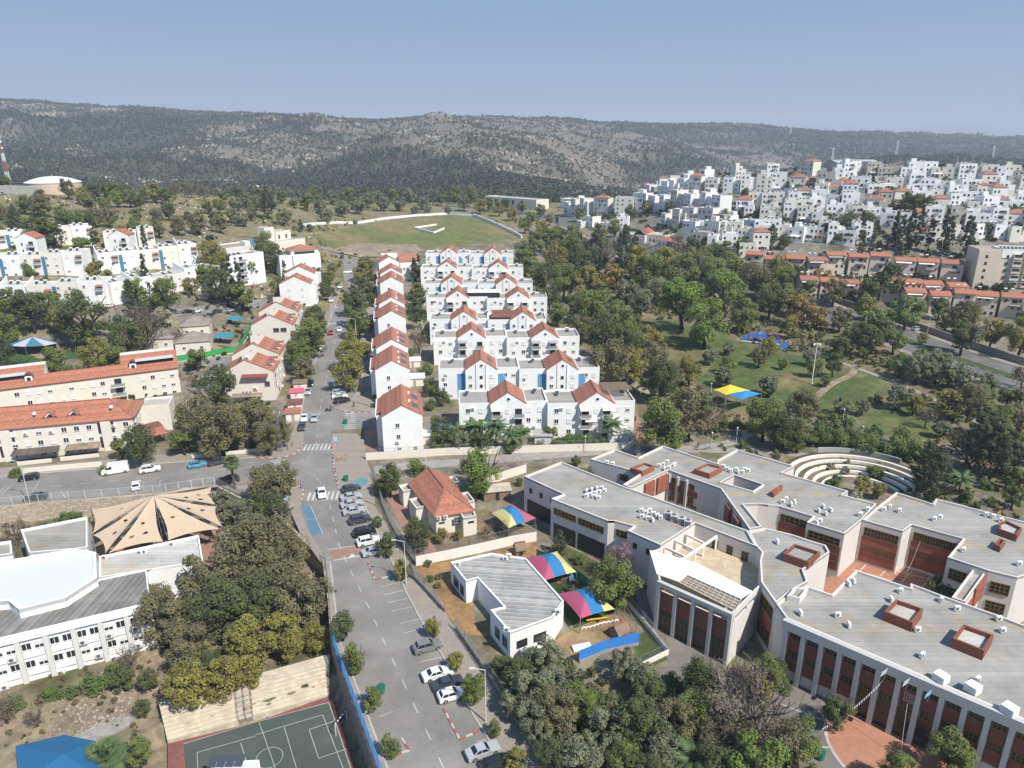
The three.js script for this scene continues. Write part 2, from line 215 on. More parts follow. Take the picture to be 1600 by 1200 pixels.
// how wooded the far hills are, 0 to 1
function wooded(x, z, e) {
const d = -z, u = x / d, n = fbm(x / 150 + 31, z / 150, 4), n2 = fbm(x / 45, z / 45 + 11, 3);
let w = 0.55 + (n - 0.5) * 1.9 + (n2 - 0.5) * 0.8;
const bald = Math.exp(-(((u + 0.103) / 0.162) ** 2)) * smoothstep(d, 1250, 1700) * (1 - smoothstep(d, 2500, 2900)); w -= bald * 0.6;
const bald2 = Math.exp(-(((u - 0.0855) / 0.094) ** 2)) * smoothstep(d, 1700, 2000) * (1 - smoothstep(d, 2600, 3000)); w -= bald2 * 0.45;
w += Math.exp(-(((u + 0.171) / 0.128) ** 2)) * smoothstep(d, 950, 1050) * (1 - smoothstep(d, 1350, 1500)) * 0.9;   // the pine wood above the field
w += (1 - smoothstep(u, -0.6, -0.325)) * 0.16 + smoothstep(u, 0.3, 0.47) * 0.35;
if (d > 2700) w += 0.35;
if (u < -0.6 && d > 2000 && d < 2420 && Math.abs(H(x, z) - (456 + u * 491)) < 12) w = -1;   // the pale quarry cut
return w;
}
{
const nu = 340, us = [], ds = []; for (let i = 0; i <= nu; i++) us.push(-1.25 + 2.5 * i / nu);
for (let d = 740; d < 4600; d *= 1.0125) ds.push(d); for (let d = 4600; d < 9500; d += 700) ds.push(d);
const p = [], col = [], uv = [], idx = [];
for (const d of ds) for (const u of us) {
const x = u * d, z = -d, e = d < 760 ? H(x, z) - 0.6 : H(x, z), w = wooded(x, z, e), n = fbm(x / 30, z / 30, 4), st = Math.sin(e * 0.9 + n * 5) * 0.5 + 0.5, q = smoothstep(w, 0.3, 0.75);
p.push(x, e, z); uv.push(x, z);
const k = 0.75 + n * 0.5, rock = [0.245 * k + st * 0.06, 0.208 * k + st * 0.052, 0.168 * k + st * 0.042], g = [0.085, 0.095, 0.05];
const cut = u > -0.735 && u < -0.6 && d > 2000 && d < 2420 && Math.abs(e - (456 + u * 491)) < 9 + n * 4;
col.push(...(cut ? [0.5, 0.4, 0.29] : rock.map((v, i) => lerp(v, g[i], q))));
}
const w = us.length; for (let j = 0; j < ds.length - 1; j++) for (let i = 0; i < w - 1; i++) { const a = j * w + i; idx.push(a, a + 1, a + w + 1, a, a + w + 1, a + w); }
const g = new THREE.BufferGeometry(); g.setAttribute('position', new THREE.Float32BufferAttribute(p, 3)); g.setAttribute('color', new THREE.Float32BufferAttribute(col, 3)); g.setAttribute('uv', new THREE.Float32BufferAttribute(uv, 2)); g.setIndex(idx); g.computeVertexNormals();
structure('hills', g, M('hill_soil', 1.15, 1.15, 1.15, 1, { map: T.soil, vertexColors: true }));
// the far range beyond the valley on the plain side
const q = mb(), N = 60; let prev = null;
for (let i = 0; i <= N; i++) { const x = 1500 + i * 260, e = 235 + fbm(i * 0.11, 2, 4) * 330 * Math.min(1, i / 9), r = [[x, -200, -12000], [x, e, -14500], [x, -200, -18000]]; if (prev) { q.quad(prev[0], r[0], r[1], prev[1]).quad(prev[1], r[1], r[2], prev[2]); } prev = r; }
const far = q.build('distant_hills', M('far_range', 0.16, 0.17, 0.12, 1)); far.userData.kind = 'structure';
}
// ---------- roads, pavements, markings ----------
const lift = (h) => (x, z) => H(x, z) + h, liftS = (h) => (x, z) => plainE(x, z) + h;
function sheet(name, poly, h, mat, thick = 0) {           // flat area on the slope of the ground
const m = mb(); m.prism(poly, liftS(h - thick - 0.3), liftS(h), [], thick > 0, true); return structure(name, m.geo(), mat);
}
function dense(line, step) { const o = []; for (let i = 0; i < line.length - 1; i++) { const a = line[i], b = line[i + 1], n = Math.max(1, Math.round(Math.hypot(b[0] - a[0], b[1] - a[1]) / step)); for (let k = 0; k < n; k++) o.push([lerp(a[0], b[0], k / n), lerp(a[1], b[1], k / n)]); } o.push(line[line.length - 1]); return o; }
function smooth(line, step = 3) { const c = new THREE.CatmullRomCurve3(line.map((p) => V3(p[0], 0, p[1])), false, 'centripetal'), n = Math.max(4, Math.round(c.getLength() / step)); return c.getSpacedPoints(n).map((p) => [p.x, p.z]); }
function sides(line, o) { return line.map((p, i) => { const a = line[Math.max(0, i - 1)], b = line[Math.min(line.length - 1, i + 1)], l = Math.hypot(b[0] - a[0], b[1] - a[1]) || 1; return [p[0] - (b[1] - a[1]) / l * o, p[1] + (b[0] - a[0]) / l * o]; }); }
function ribbon(m, line, o0, o1, h, fn = H, side = 0) {   // strip between two offsets of a line, with side faces of the given depth
const A = sides(line, o0), B = sides(line, o1);
for (let i = 0; i < line.length - 1; i++) {
const p = (q, k = 0) => [q[0], fn(...q) + h - k, q[1]];
m.quad(p(A[i]), p(A[i + 1]), p(B[i + 1]), p(B[i]));
if (side) { m.quad(p(A[i], side), p(A[i + 1], side), p(A[i + 1]), p(A[i])); m.quad(p(B[i + 1], side), p(B[i], side), p(B[i]), p(B[i + 1])); }
}
return m;
}
const up = (m) => { const { p, n, u } = m; for (let i = 0; i < n.length / 9; i++) if (n[i * 9 + 1] < -0.3) { for (let k = 0; k < 9; k++) n[i * 9 + k] *= -1; for (let k = 0; k < 3; k++) { const t = p[i * 9 + 3 + k]; p[i * 9 + 3 + k] = p[i * 9 + 6 + k]; p[i * 9 + 6 + k] = t; } for (let k = 0; k < 2; k++) { const t = u[i * 6 + 2 + k]; u[i * 6 + 2 + k] = u[i * 6 + 4 + k]; u[i * 6 + 4 + k] = t; } } return m; };
function road(name, line, o0, o1, h, mat, side = 0, fn = H) { return structure(name, up(ribbon(mb(), line, o0, o1, h, fn, side)).geo(), mat); }
const STREET_S = [[-35.89,-117.56],[-31.87,-104.93],[-28.73,-94.91],[-17.24,-71.01],[-11.83,-60.39],[11.83,-60.39],[-2.13,-73.95],[-5.33,-79.82],[-10.84,-91.75],[-13.29,-95.94],[-18.7,-107.2],[-20.31,-111.24],[-24.73,-120.94],[-29.41,-131.36],[-32.81,-139.15],[-36.35,-143.92],[-39.09,-143.92],[-42.23,-153.03],[-46.54,-167.93],[-53.45,-167.93],[-53.83,-161.75],[-56.49,-158.98],[-62.89,-159.32],[-78.53,-157.29],[-97.57,-153.68],[-110.94,-151.13],[-129.78,-147.75],[-120.45,-135.16],[-110.56,-136.74],[-100.52,-138.88],[-79.97,-142.21],[-69.22,-145.67],[-54.94,-148.97],[-51.74,-150.2],[-46.5,-143.06],[-45.59,-135.68],[-42.38,-128.92]];
sheet('asphalt_street', STREET_S, 0.03, C.asphalt);
sheet('asphalt_street', [[-53.45,-167.93],[-60.38,-191.92],[-65.43,-215.47],[-67,-234.2],[-69.5,-251.4],[-72.8,-272.8],[-76.3,-299.8],[-80.3,-328.7],[-83.2,-353],[-76.6,-354.8],[-67.6,-312.9],[-62,-281.9],[-54.8,-248.4],[-49.2,-224.49],[-46.45,-204.41],[-47.24,-195.28],[-38.36,-189.58],[-35.86,-177.36],[-48.23,-175.72],[-46.54,-167.93]], 0.03, C.asphalt);
road('asphalt_road', smooth([[-78.8,-350],[-84,-371.7],[-90.5,-399.3],[-100.8,-416.5],[-113.2,-429.4]]), -4.5, 4.5, 0.06, C.asphalt);
road('asphalt_road', smooth([[-85.5,-371],[-72.2,-381.2],[-56.9,-394.8]]), -4, 4, 0.075, C.asphalt);
// side lanes between the housing on the slope
road('asphalt_road', smooth([[-131,-258.5],[-123.3,-268],[-115.7,-293.3],[-107.9,-310.2],[-98.6,-317.4]]), -4, 4, 0.06, C.asphalt);
road('asphalt_road', smooth([[-156.3,-270.1],[-147,-257.4],[-139.5,-251.3],[-127.5,-255.8]]), -3.5, 3.5, 0.07, C.asphalt);
road('asphalt_road', smooth([[-97.58,-204.41],[-96.1,-215.47],[-96.26,-226.79],[-108.5,-230.7],[-114.49,-229.57]]), -4, 4, 0.05, C.asphalt);
road('asphalt_road', smooth([[-179.4,-355.7],[-169.1,-379.4],[-157.9,-388.5]]), -4, 4, 0.1, C.asphalt);
// the boulevard past the park: two carriageways and a planted strip
const BLVD = smooth([[175.38,-189.58],[165.44,-206.54],[162.03,-213.18],[153.4,-232.9],[145.2,-260.1],[134.3,-291.6],[115.7,-316.7],[96.9,-333.6],[84.8,-361.8],[72.1,-402.5],[61.8,-463.2],[39.6,-561.1],[0,-640.6],[-59.5,-678.4]], 4);
road('boulevard_road', BLVD, -10.5, 10.5, 0.05, C.asphaltDark, 0.3);
road('boulevard_median', BLVD, -2.2, 2.2, 0.2, C.lawn, 0.2);
road('boulevard_pavement', BLVD, -13.2, -10.4, 0.17, C.pave, 0.3);
road('boulevard_pavement', BLVD, 10.4, 13.2, 0.17, C.pave, 0.3);
{ const m = mb(); for (const o of [-2.35, 2.2, -10.5, 10.35]) { const L = dense(BLVD, 1); for (let i = 0; i < L.length - 2; i += 4) { const s = sides(L.slice(i, i + 3), 0); ribbon(m, s, o, o + 0.18, 0.23, H, 0.2); } } structure('kerb_white_marks', up(m).geo(), C.lineWhite); }
{ const m = mb(); const L = dense(BLVD, 1.5); for (const o of [-6.3, 6.3]) for (let i = 0; i < L.length - 2; i += 5) ribbon(m, sides(L.slice(i, i + 3), o), -0.07, 0.07, 0.062); structure('lane_marking', up(m).geo(), C.lineWhite); }
// pavements
const pav = (poly, mat = C.pave) => sheet('pavement', poly, 0.15, mat, 0.12);
pav([[-20.31,-111.24],[-18.7,-107.2],[-13.29,-95.94],[-10.84,-91.75],[-5.33,-79.82],[-2.13,-73.95],[11.83,-60.39],[14.79,-60.39],[0.54,-78.93],[-9.25,-97.46],[-11.32,-101.9],[-17.28,-111.24],[-19.34,-116.13]]);
pav([[-32.57,-138.61],[-29.41,-131.36],[-24.73,-120.94],[-20.6,-111.62],[-17.28,-111.24],[-19.34,-116.13],[-22.71,-122.47],[-29.76,-137],[-32.15,-138.61]]);
pav([[-46.54,-167.93],[-42.23,-153.03],[-39.16,-144.21],[-36.41,-144.21],[-32.62,-138.88],[-32.06,-138.88],[-29.67,-137.27],[-32.39,-149.89],[-35.43,-157.96],[-37.97,-168.68],[-40.9,-173.32],[-47.49,-173.32]]);
pav([[-35.54,-117.15],[-31.65,-104.93],[-28.63,-94.91],[-17.07,-71.01],[-11.68,-60.39],[-10.65,-60.39],[-15.99,-71.01],[-27.7,-94.91],[-30.87,-104.93],[-34.42,-116.54]]);
pav([[-51.41,-149.58],[-46.57,-142.77],[-45.59,-135.68],[-42.38,-128.92],[-35.76,-117.56],[-36.36,-116.54],[-42.52,-125.63],[-47.79,-135.68],[-49.37,-141.08],[-52.82,-146.85]]);
pav([[-53.55,-168.3],[-53.93,-162.11],[-56.6,-159.32],[-63,-159.67],[-78.67,-157.63],[-97.75,-154],[-111.13,-151.45],[-130,-148.06],[-132.98,-152.08],[-113.73,-155.63],[-99.88,-157.96],[-80.58,-162.11],[-64.79,-164.97],[-59.7,-164.25],[-57.45,-168.68],[-59.22,-180.71],[-61.86,-191.92],[-60.38,-191.92]]);
pav([[-60.38,-191.92],[-65.43,-215.47],[-67,-234.2],[-69.5,-251.4],[-72.8,-272.8],[-76.3,-299.8],[-80.3,-328.7],[-82,-328.2],[-78.5,-299.8],[-75.1,-272.8],[-71.8,-251.4],[-69.8,-234.2],[-67.89,-215.47],[-62.41,-191.92]]);
pav([[-67.6,-312.9],[-62,-281.9],[-54.8,-248.4],[-49.2,-224.49],[-46.45,-204.41],[-47.16,-195.77],[-38.61,-190.98],[-41.14,-209.81],[-46.7,-234.2],[-52.8,-264.2],[-61.6,-312.9],[-70.1,-350.9],[-75.4,-350.6]], C.pave);
pav([[-51.19,-190.51],[-47.24,-195.28],[-38.36,-189.58],[-37.88,-186.84],[-45.67,-189.58],[-47,-187.29]]);
sheet('street_forecourt', [[-38.36,-189.58],[-35.86,-177.36],[-39.33,-175.72],[-37.58,-164.97],[-31.44,-159.32],[-36.54,-189.58]], 0.04, C.paveRed);
pav([[-120.45,-135.16],[-110.56,-136.74],[-100.52,-138.88],[-79.97,-142.21],[-69.22,-145.67],[-54.94,-148.97],[-51.5,-149.89],[-51.62,-147.75],[-51.91,-137],[-61.02,-141.92],[-67.55,-146.26],[-80.04,-142.35],[-100.61,-139.02],[-110.65,-136.87],[-120.07,-134.64]]);
// parking pocket kerbs, red and white
function kerbRun(line, h = 0.18) {
const L = dense(line, 1), a = mb(), b = mb(); L.forEach((p, i) => { if (i < L.length - 1) ribbon(i % 2 ? a : b, [p, L[i + 1]], -0.13, 0.13, h, plainE, 0.3); });
const t = structure('kerb', up(a).geo(), C.lineWhite); const r = part('red_band', up(b).geo(), C.red, t); return t;
}
kerbRun([[-62.89,-159.32],[-56.6,-159.32],[-53.83,-161.75],[-53.45,-164.97],[-53.65,-168.68]]); kerbRun([[-46.03,-167.18],[-42.23,-153.03],[-39.16,-144.21]]); kerbRun([[-51.65,-149.89],[-46.64,-143.06],[-45.82,-137]]);
kerbRun([[-27.19,-116.13],[-24.95,-111.05],[-22.74,-111.81]]); kerbRun([[-9.79,-81.2],[-7.13,-75.9],[-4.58,-77.29]]); kerbRun([[-15.7,-73.35],[-13.68,-74.15],[-15.08,-76.11]]); kerbRun([[-51.48,-190.98],[-48.75,-188.66],[-45.55,-187.29],[-37.96,-187.29]]);
{ const k = mb(); for (const l of [[[-20.31,-111.24],[-18.7,-107.2],[-13.29,-95.94],[-10.84,-91.75],[-5.33,-79.82],[-2.13,-73.95],[4.77,-66.9]], [[-32.81,-139.15],[-29.41,-131.36],[-24.73,-120.94],[-20.31,-111.24]], [[-60.38,-191.92],[-65.43,-215.47],[-67,-234.2],[-69.5,-251.4],[-72.8,-272.8],[-76.3,-299.8],[-80.3,-328.7]], [[-67.6,-312.9],[-62,-281.9],[-54.8,-248.4],[-49.2,-224.49],[-46.45,-204.41],[-47.16,-195.77]], [[-130,-148.06],[-111.13,-151.45],[-97.75,-154],[-78.67,-157.63],[-63,-159.67]], [[-34.42,-116.54],[-30.87,-104.93],[-27.7,-94.91],[-15.99,-71.01]]]) ribbon(k, dense(l, 2), -0.12, 0.12, 0.17, plainE, 0.3); structure('kerb', up(k).geo(), C.kerb); }
// painted markings
function paint(name, list, h = 0.045) { const m = mb(); for (const q of list) { if (q.length === 4) { m.prism(q, 0, liftS(h), [], false); } } return structure(name, m.geo(), C.lineWhite); }
function stroke(m, a, b, w, h = 0.045) { const dx = b[0] - a[0], dz = b[1] - a[1], l = Math.hypot(dx, dz), nx = -dz / l * w / 2, nz = dx / l * w / 2; m.prism([[a[0] + nx, a[1] + nz], [b[0] + nx, b[1] + nz], [b[0] - nx, b[1] - nz], [a[0] - nx, a[1] - nz]], 0, liftS(h), [], false); return m; }
function dashes(line, on, gap, w) { const m = mb(), L = dense(line, 0.5), n = Math.round(on / 0.5), s = Math.round((on + gap) / 0.5); for (let i = 0; i + n < L.length; i += s) ribbon(m, L.slice(i, i + n + 1), -w / 2, w / 2, 0.045, plainE); return structure('lane_marking', up(m).geo(), C.lineWhite); }
dashes([[-41.06,-141.92],[-34.2,-122.47],[-30.77,-115.32],[-27.04,-108.1],[-23.62,-101.25],[-21.08,-95.94],[-18.09,-89.97],[-14.97,-83.69],[-11.95,-77.72],[-9.01,-71.68],[-5.36,-63.53]], 2.2, 2.6, 0.16);
dashes([[-49.84,-166.07],[-53.09,-180.71],[-55.63,-194.31],[-58.32,-209.81],[-61.2,-227.65],[-64.5,-248.4],[-67.7,-268.4],[-71.7,-291.6],[-77.8,-329.5]], 2.2, 2.6, 0.16);
dashes([[-122.61,-141.92],[-107.28,-144.79],[-95.53,-147.15],[-83.59,-149.89],[-71.4,-153.03],[-61.42,-154.97]], 2.5, 3.5, 0.14);
dashes([[-53.55,-154.32],[-50.31,-153.68],[-46.52,-150.82],[-43.43,-146.26]], 1.2, 1, 0.14); dashes([[-53.36,-156.29],[-50.44,-158.64],[-49.65,-162.81]], 1.2, 1, 0.14);
function zebra(a, b, len, n, w = 0.5) { const dx = (b[0] - a[0]) / (n - 1), dz = (b[1] - a[1]) / (n - 1), l = Math.hypot(dx, dz), m = mb(), px = -dz / l * len / 2, pz = dx / l * len / 2; for (let i = 0; i < n; i++) { const x = a[0] + dx * i, z = a[1] + dz * i; stroke(m, [x - px, z - pz], [x + px, z + pz], w); } return structure('crosswalk', m.geo(), C.lineWhite); }
{ const [a, b] = [[-52.41,-165.34],[-46.34,-165.7]]; zebra(a, b, 3.6, 7); } { const [a, b] = [[-44.9,-140.81],[-38.79,-141.36]]; zebra(a, b, 3.6, 7); }
{ const [a, b] = [[-57.28,-157.96],[-55.11,-151.45]]; zebra(a, b, 3.6, 8); } { const [a, b] = [[-72.9,-276.4],[-66.2,-276.4]]; zebra(a, b, 3.4, 7); } { const [a, b] = [[-45.64,-186.84],[-43.44,-176.54]]; zebra(a, b, 3, 9, 0.42); }
{ const m = mb(); const [a, b, c, d] = [[-35.74,-120.51],[-29.95,-122.03],[-33.91,-116.94],[-28.77,-118.6]]; stroke(m, a, b, 0.25); stroke(m, c, d, 0.25); const [e, f2, g2] = [[-31.29,-117.77],[-30.87,-119.23],[-29.67,-118.18]]; m.prism([e, f2, g2], 0, liftS(0.046), [], false);
for (const [p, q] of [[[-23.86,-108.83],[-20.52,-110.3]], [[-22.58,-106.67],[-19.28,-108.1]], [[-21.56,-104.59],[-18.17,-105.79]], [[-20.44,-102.4],[-16.98,-103.57]], [[-18.76,-99.17],[-15.39,-100.44]], [[-17.79,-96.85],[-14.6,-98.23]], [[-14.28,-90.38],[-11.01,-91.48]], [[-18.69,-79.82],[-16.94,-80.74]], [[-4.77,-75.49],[-2.8,-76.32]], [[-61.2,-214.9],[-55.34,-216.05]], [[-62.08,-218.41],[-56.84,-220.8]], [[-83.1,-301.7],[-75.9,-302.9]], [[-113.63,-141.92],[-114.24,-146.56]], [[-114.82,-143.06],[-115.31,-145.96]], [[-107.28,-142.49],[-108.84,-147.75]], [[-101.52,-143.63],[-98.06,-139.7]], [[-83.66,-144.5],[-84.8,-147.75]], [[-80.03,-144.79],[-81.1,-148.06]]]) stroke(m, p, q, 0.12);
structure('parking_marking', m.geo(), C.lineWhite); }
sheet('blue_parking_bay', [[-45.47,-136.74],[-43.6,-137],[-38.25,-126.09],[-40.27,-125.4]], 0.04, C.blueBay);
{ const m = mb(); const P = [[-45.47,-136.74],[-43.6,-137],[-38.25,-126.09],[-40.27,-125.4],[-43.04,-131.36],[-41.03,-131.85]]; stroke(m, P[1], P[2], 0.14, 0.05); stroke(m, P[4], P[5], 0.12, 0.05); structure('bay_marking', m.geo(), C.lineWhite); }
sheet('speed_table', [[-35.52,-120.08],[-29.9,-121.81],[-28.81,-118.81],[-34.01,-117.35]], 0.042, C.paveRed);
// paths through the park and yards
const path = (name, line, w, mat) => road(name, smooth(line, 2), -w / 2, w / 2, 0.06, mat);
path('park_path', [[93.82,-136.47],[89.1,-148.97],[68.61,-162.11],[46.79,-164.25],[55.91,-167.93],[62.65,-173.72],[70.09,-180.71],[82.28,-185.05]], 3, C.concrete); path('park_path', [[54.8,-189.58],[58.7,-180.71],[67.23,-177.36],[75.85,-177.36],[87.5,-168.68],[96.76,-157.96]], 3.5, C.paveRed);
path('park_path', [[36.22,-218.41],[40.8,-203.36],[49.39,-198.24],[54.8,-189.58]], 2.6, C.concrete); path('park_path', [[118.9,-234.2],[109.68,-218.41],[99.86,-209.81],[88.7,-196.75]], 2.2, C.sand); path('park_path', [[98.5,-244.7],[105.7,-239.7],[113.24,-226.37],[123.5,-201.8],[126.53,-187.29],[129.57,-164.97]], 1.8, C.concrete);
path('park_path', [[33.8,-189.58],[34.01,-164.97],[37.65,-151.45]], 3, C.paveRed); path('park_path', [[105.66,-168.68],[110.14,-164.97],[113.93,-157.96],[116.38,-145.37]], 3, C.paveRed);
path('lane', [[-32.66,-153.03],[-24.61,-155.3],[-15.49,-156.62],[0,-159.32],[20.82,-162.81],[30.54,-163.53],[46.79,-164.25]], 4, C.concrete);
path('footpath', [[-161.7,-321.2],[-147.7,-349.2],[-139.2,-388.3],[-120.3,-407.7]], 2, C.sand); path('footpath', [[-258.7,-414.3],[-261.7,-458.9],[-217.9,-458.9],[-193.1,-523.9],[-160.5,-521.3]], 2, C.sand); path('footpath', [[-191.7,-416.8],[-189.3,-456.1],[-176.4,-475.8],[-170,-508.8]], 1.6, C.sand);
const ONES = ['', 'first', 'second', 'third', 'fourth', 'fifth', 'sixth', 'seventh', 'eighth', 'ninth', 'tenth', 'eleventh', 'twelfth', 'thirteenth', 'fourteenth', 'fifteenth', 'sixteenth', 'seventeenth', 'eighteenth', 'nineteenth', 'twentieth'];
const ORD = Array.from({ length: 60 }, (_, i) => i < 20 ? ONES[i + 1] : (i + 1) % 10 ? ['', '', 'twenty', 'thirty', 'forty', 'fifty'][Math.floor((i + 1) / 10)] + '-' + ONES[(i + 1) % 10] : ['', '', 'twentieth', 'thirtieth', 'fortieth', 'fiftieth', 'sixtieth'][(i + 1) / 10]);
// ---------- building kit: front wall runs along +x from the origin, outside is +z ----------
const Rk = RNG(31);
function AB(name, label, cat, A, B, group, drop = 0) {
const o = thing(name, label, cat, A[0], H(A[0], A[1]) - drop, A[1], Math.atan2(-(B[1] - A[1]), B[0] - A[0]), group);
return { o, w: Math.hypot(B[0] - A[0], B[1] - A[1]) };
}
const FACE = { f: 0, r: Math.PI / 2, l: -Math.PI / 2, b: Math.PI };
function put(mesh, x, y, z, face = 'f') { mesh.position.set(x, y, z); mesh.rotation.y = typeof face === 'number' ? face : FACE[face]; return mesh; }
// a window: frame with a sill, glass behind it, sometimes a lowered white shutter
function win(o, x, y, z, face = 'f', w = 1.3, h = 1.25, kind = 0) {
const k = w.toFixed(2) + 'x' + h.toFixed(2);
const f = put(part('window', cached('wf' + k, () => mb().span(-w / 2, w / 2, h / 2 - 0.09, h / 2, 0, 0.1).span(-w / 2, w / 2, -h / 2, -h / 2 + 0.1, 0, 0.18).span(-w / 2, -w / 2 + 0.09, -h / 2 + 0.1, h / 2 - 0.09, 0, 0.1).span(w / 2 - 0.09, w / 2, -h / 2 + 0.1, h / 2 - 0.09, 0, 0.1).span(-0.04, 0.04, -h / 2 + 0.1, h / 2 - 0.09, 0.03, 0.075).geo()), kind === 3 ? C.frameGrey : C.frameWhite, o), x, y, z, face);
part('pane', cached('wp' + k, () => mb().span(-w / 2 + 0.08, w / 2 - 0.08, -h / 2 + 0.08, h / 2 - 0.08, 0.005, 0.04).geo()), C.glass, f);
const s = kind === 1 ? 0.55 : kind === 2 ? 0.95 : 0;
if (s) part('shutter', cached('ws' + k + s, () => mb().span(-w / 2 + 0.08, w / 2 - 0.08, h / 2 - h * s + 0.05, h / 2 - 0.08, 0.045, 0.085).geo()), C.shutter, f);
return f;
}
const pick = () => { const r = Rk(); return r < 0.3 ? 1 : r < 0.62 ? 2 : 0; };
function darkWin(o, x, y, z, face, w = 1.1, h = 1.1) { return put(part('window', cached('dw' + w.toFixed(1) + h.toFixed(1), () => mb().span(-w / 2, w / 2, -h / 2, h / 2, -0.1, 0.04).span(-w / 2 - 0.06, w / 2 + 0.06, -h / 2 - 0.08, -h / 2, -0.1, 0.1).geo()), C.glass, o), x, y, z, face); }
function ac(o, x, y, z, face = 'f', s = 1) {
const a = put(part('air_conditioner', cached('ac', () => mb().span(-0.45, 0.45, -0.32, 0.32, 0, 0.38).geo()), C.acWhite, o), x, y, z, face); a.scale.setScalar(s);
part('fan_grille', cached('acg', () => mb().add(new THREE.CylinderGeometry(0.25, 0.25, 0.03, 12).rotateX(Math.PI / 2).translate(-0.1, 0, 0.39)).geo()), C.acGrille, a); return a;
}
function solar(o, x, y, z, turn = 0, tilt = 0.5) {           // collector with its drum
const s = part('solar_collector', cached('sol', () => mb().box(0, 0, 0, 1, 0.08, 1.9).geo()), C.solar, o); s.position.set(x, y + 0.5, z); s.rotation.set(tilt, turn, 0, 'YXZ');
const t = part('water_tank', cached('tnk', () => mb().add(new THREE.CylinderGeometry(0.28, 0.28, 1.2, 12).rotateZ(Math.PI / 2)).bar([-0.4, 0, 0], [-0.4, -0.9, 0], 0.06).bar([0.4, 0, 0], [0.4, -0.9, 0], 0.06).geo()), C.tank, o); t.position.set(x - Math.sin(turn) * 1.15, y + 1, z - Math.cos(turn) * 1.15); t.rotation.y = turn; return s;
}
function panelOnSlope(o, x, y, z, ang, w = 2.2, l = 1.6) { const p = part('solar_panel', cached('ps' + w + l, () => { const m = mb().box(0, 0, 0, w, 0.1, l); return m.geo(); }), C.solar, o); p.position.set(x, y, z); p.rotation.z = ang; part('panel_frame', cached('pf' + w + l, () => { const m = mb(); for (const k of [-0.5, 0, 0.5]) m.box(0, 0.06, k * (l - 0.1), w, 0.04, 0.06); for (const k of [-0.5, 0.5]) m.box(k * (w - 0.06), 0.06, 0, 0.06, 0.04, l); return m.geo(); }), C.frameGrey, p); return p; }
// walls with a flat roof behind a parapet
function flat(o, x0, x1, z0, z1, h, wallM = C.white, roofM = C.flatRoof, par = 0.55, y0 = -3) {
const t = 0.22, w = mb().span(x0, x1, y0, h, z0, z1);
w.span(x0, x1, h, h + par, z1 - t, z1).span(x0, x1, h, h + par, z0, z0 + t).span(x0, x0 + t, h, h + par, z0 + t, z1 - t).span(x1 - t, x1, h, h + par, z0 + t, z1 - t);
w.build('wall', wallM, o); mb().span(x0 + t, x1 - t, h, h + 0.03, z0 + t, z1 - t).build('roof', roofM, o);
}
// a gabled volume, ridge along z (dir 'z') or along x
function gable(o, x0, x1, z0, z1, eave, ridge, wallM = C.white, roofM = C.tile, dir = 'z', over = 0.25, y0 = -3, apex = 0.5) {
const w = mb().span(x0, x1, y0, eave, z0, z1), xm = lerp(x0, x1, apex), zm = lerp(z0, z1, apex), r = mb(), t = 0.16;
if (dir === 'z') {
w.tri([x0, eave, z1], [x1, eave, z1], [xm, ridge, z1]).tri([x1, eave, z0], [x0, eave, z0], [xm, ridge, z0]);
for (const [xe, s] of [[x0 - over, -1], [x1 + over, 1]]) { const ye = eave - over * (ridge - eave) / Math.abs((s < 0 ? x0 : x1) - xm), a = [xm, ridge + 0.04], b = [xe, ye + 0.04], p = (q, z, k) => [q[0], q[1] + k, z];
const Z0 = z0 - 0.1, Z1 = z1 + 0.12; r.quad(p(a, Z1, t), p(b, Z1, t), p(b, Z0, t), p(a, Z0, t)).quad(p(a, Z1, 0), p(b, Z1, 0), p(b, Z1, t), p(a, Z1, t)).quad(p(b, Z1, 0), p(b, Z0, 0), p(b, Z0, t), p(b, Z1, t)).quad(p(a, Z0, 0), p(b, Z0, 0), p(b, Z0, t), p(a, Z0, t)).quad(p(a, Z1, 0), p(b, Z1, 0), p(b, Z0, 0), p(a, Z0, 0)); }
} else {
w.tri([x1, eave, z1], [x1, eave, z0], [x1, ridge, zm]).tri([x0, eave, z0], [x0, eave, z1], [x0, ridge, zm]);
for (const [ze, s] of [[z0 - over, -1], [z1 + over, 1]]) { const ye = eave - over * (ridge - eave) / Math.abs((s < 0 ? z0 : z1) - zm), a = [zm, ridge + 0.04], b = [ze, ye + 0.04], p = (q, x, k) => [x, q[1] + k, q[0]];
const X0 = x0 - 0.1, X1 = x1 + 0.1; r.quad(p(a, X0, t), p(b, X0, t), p(b, X1, t), p(a, X1, t)).quad(p(b, X0, 0), p(b, X1, 0), p(b, X1, t), p(b, X0, t)).quad(p(a, X1, 0), p(b, X1, 0), p(b, X1, t), p(a, X1, t)).quad(p(a, X0, 0), p(b, X0, 0), p(b, X0, t), p(a, X0, t)).quad(p(a, X0, 0), p(b, X0, 0), p(b, X1, 0), p(a, X1, 0)); }
}
w.build('wall', wallM, o); const rf = up2(r).build('roof', roofM, o);
const c = mb(); if (dir === 'z') c.bar([xm, ridge + 0.2, z0 - 0.1], [xm, ridge + 0.2, z1 + 0.12], 0.3, 0.14); else c.bar([x0 - 0.1, ridge + 0.2, zm], [x1 + 0.1, ridge + 0.2, zm], 0.3, 0.14);
c.build('ridge_cap', C.tileOld, rf); return rf;
}
function up2(m) { return m; }
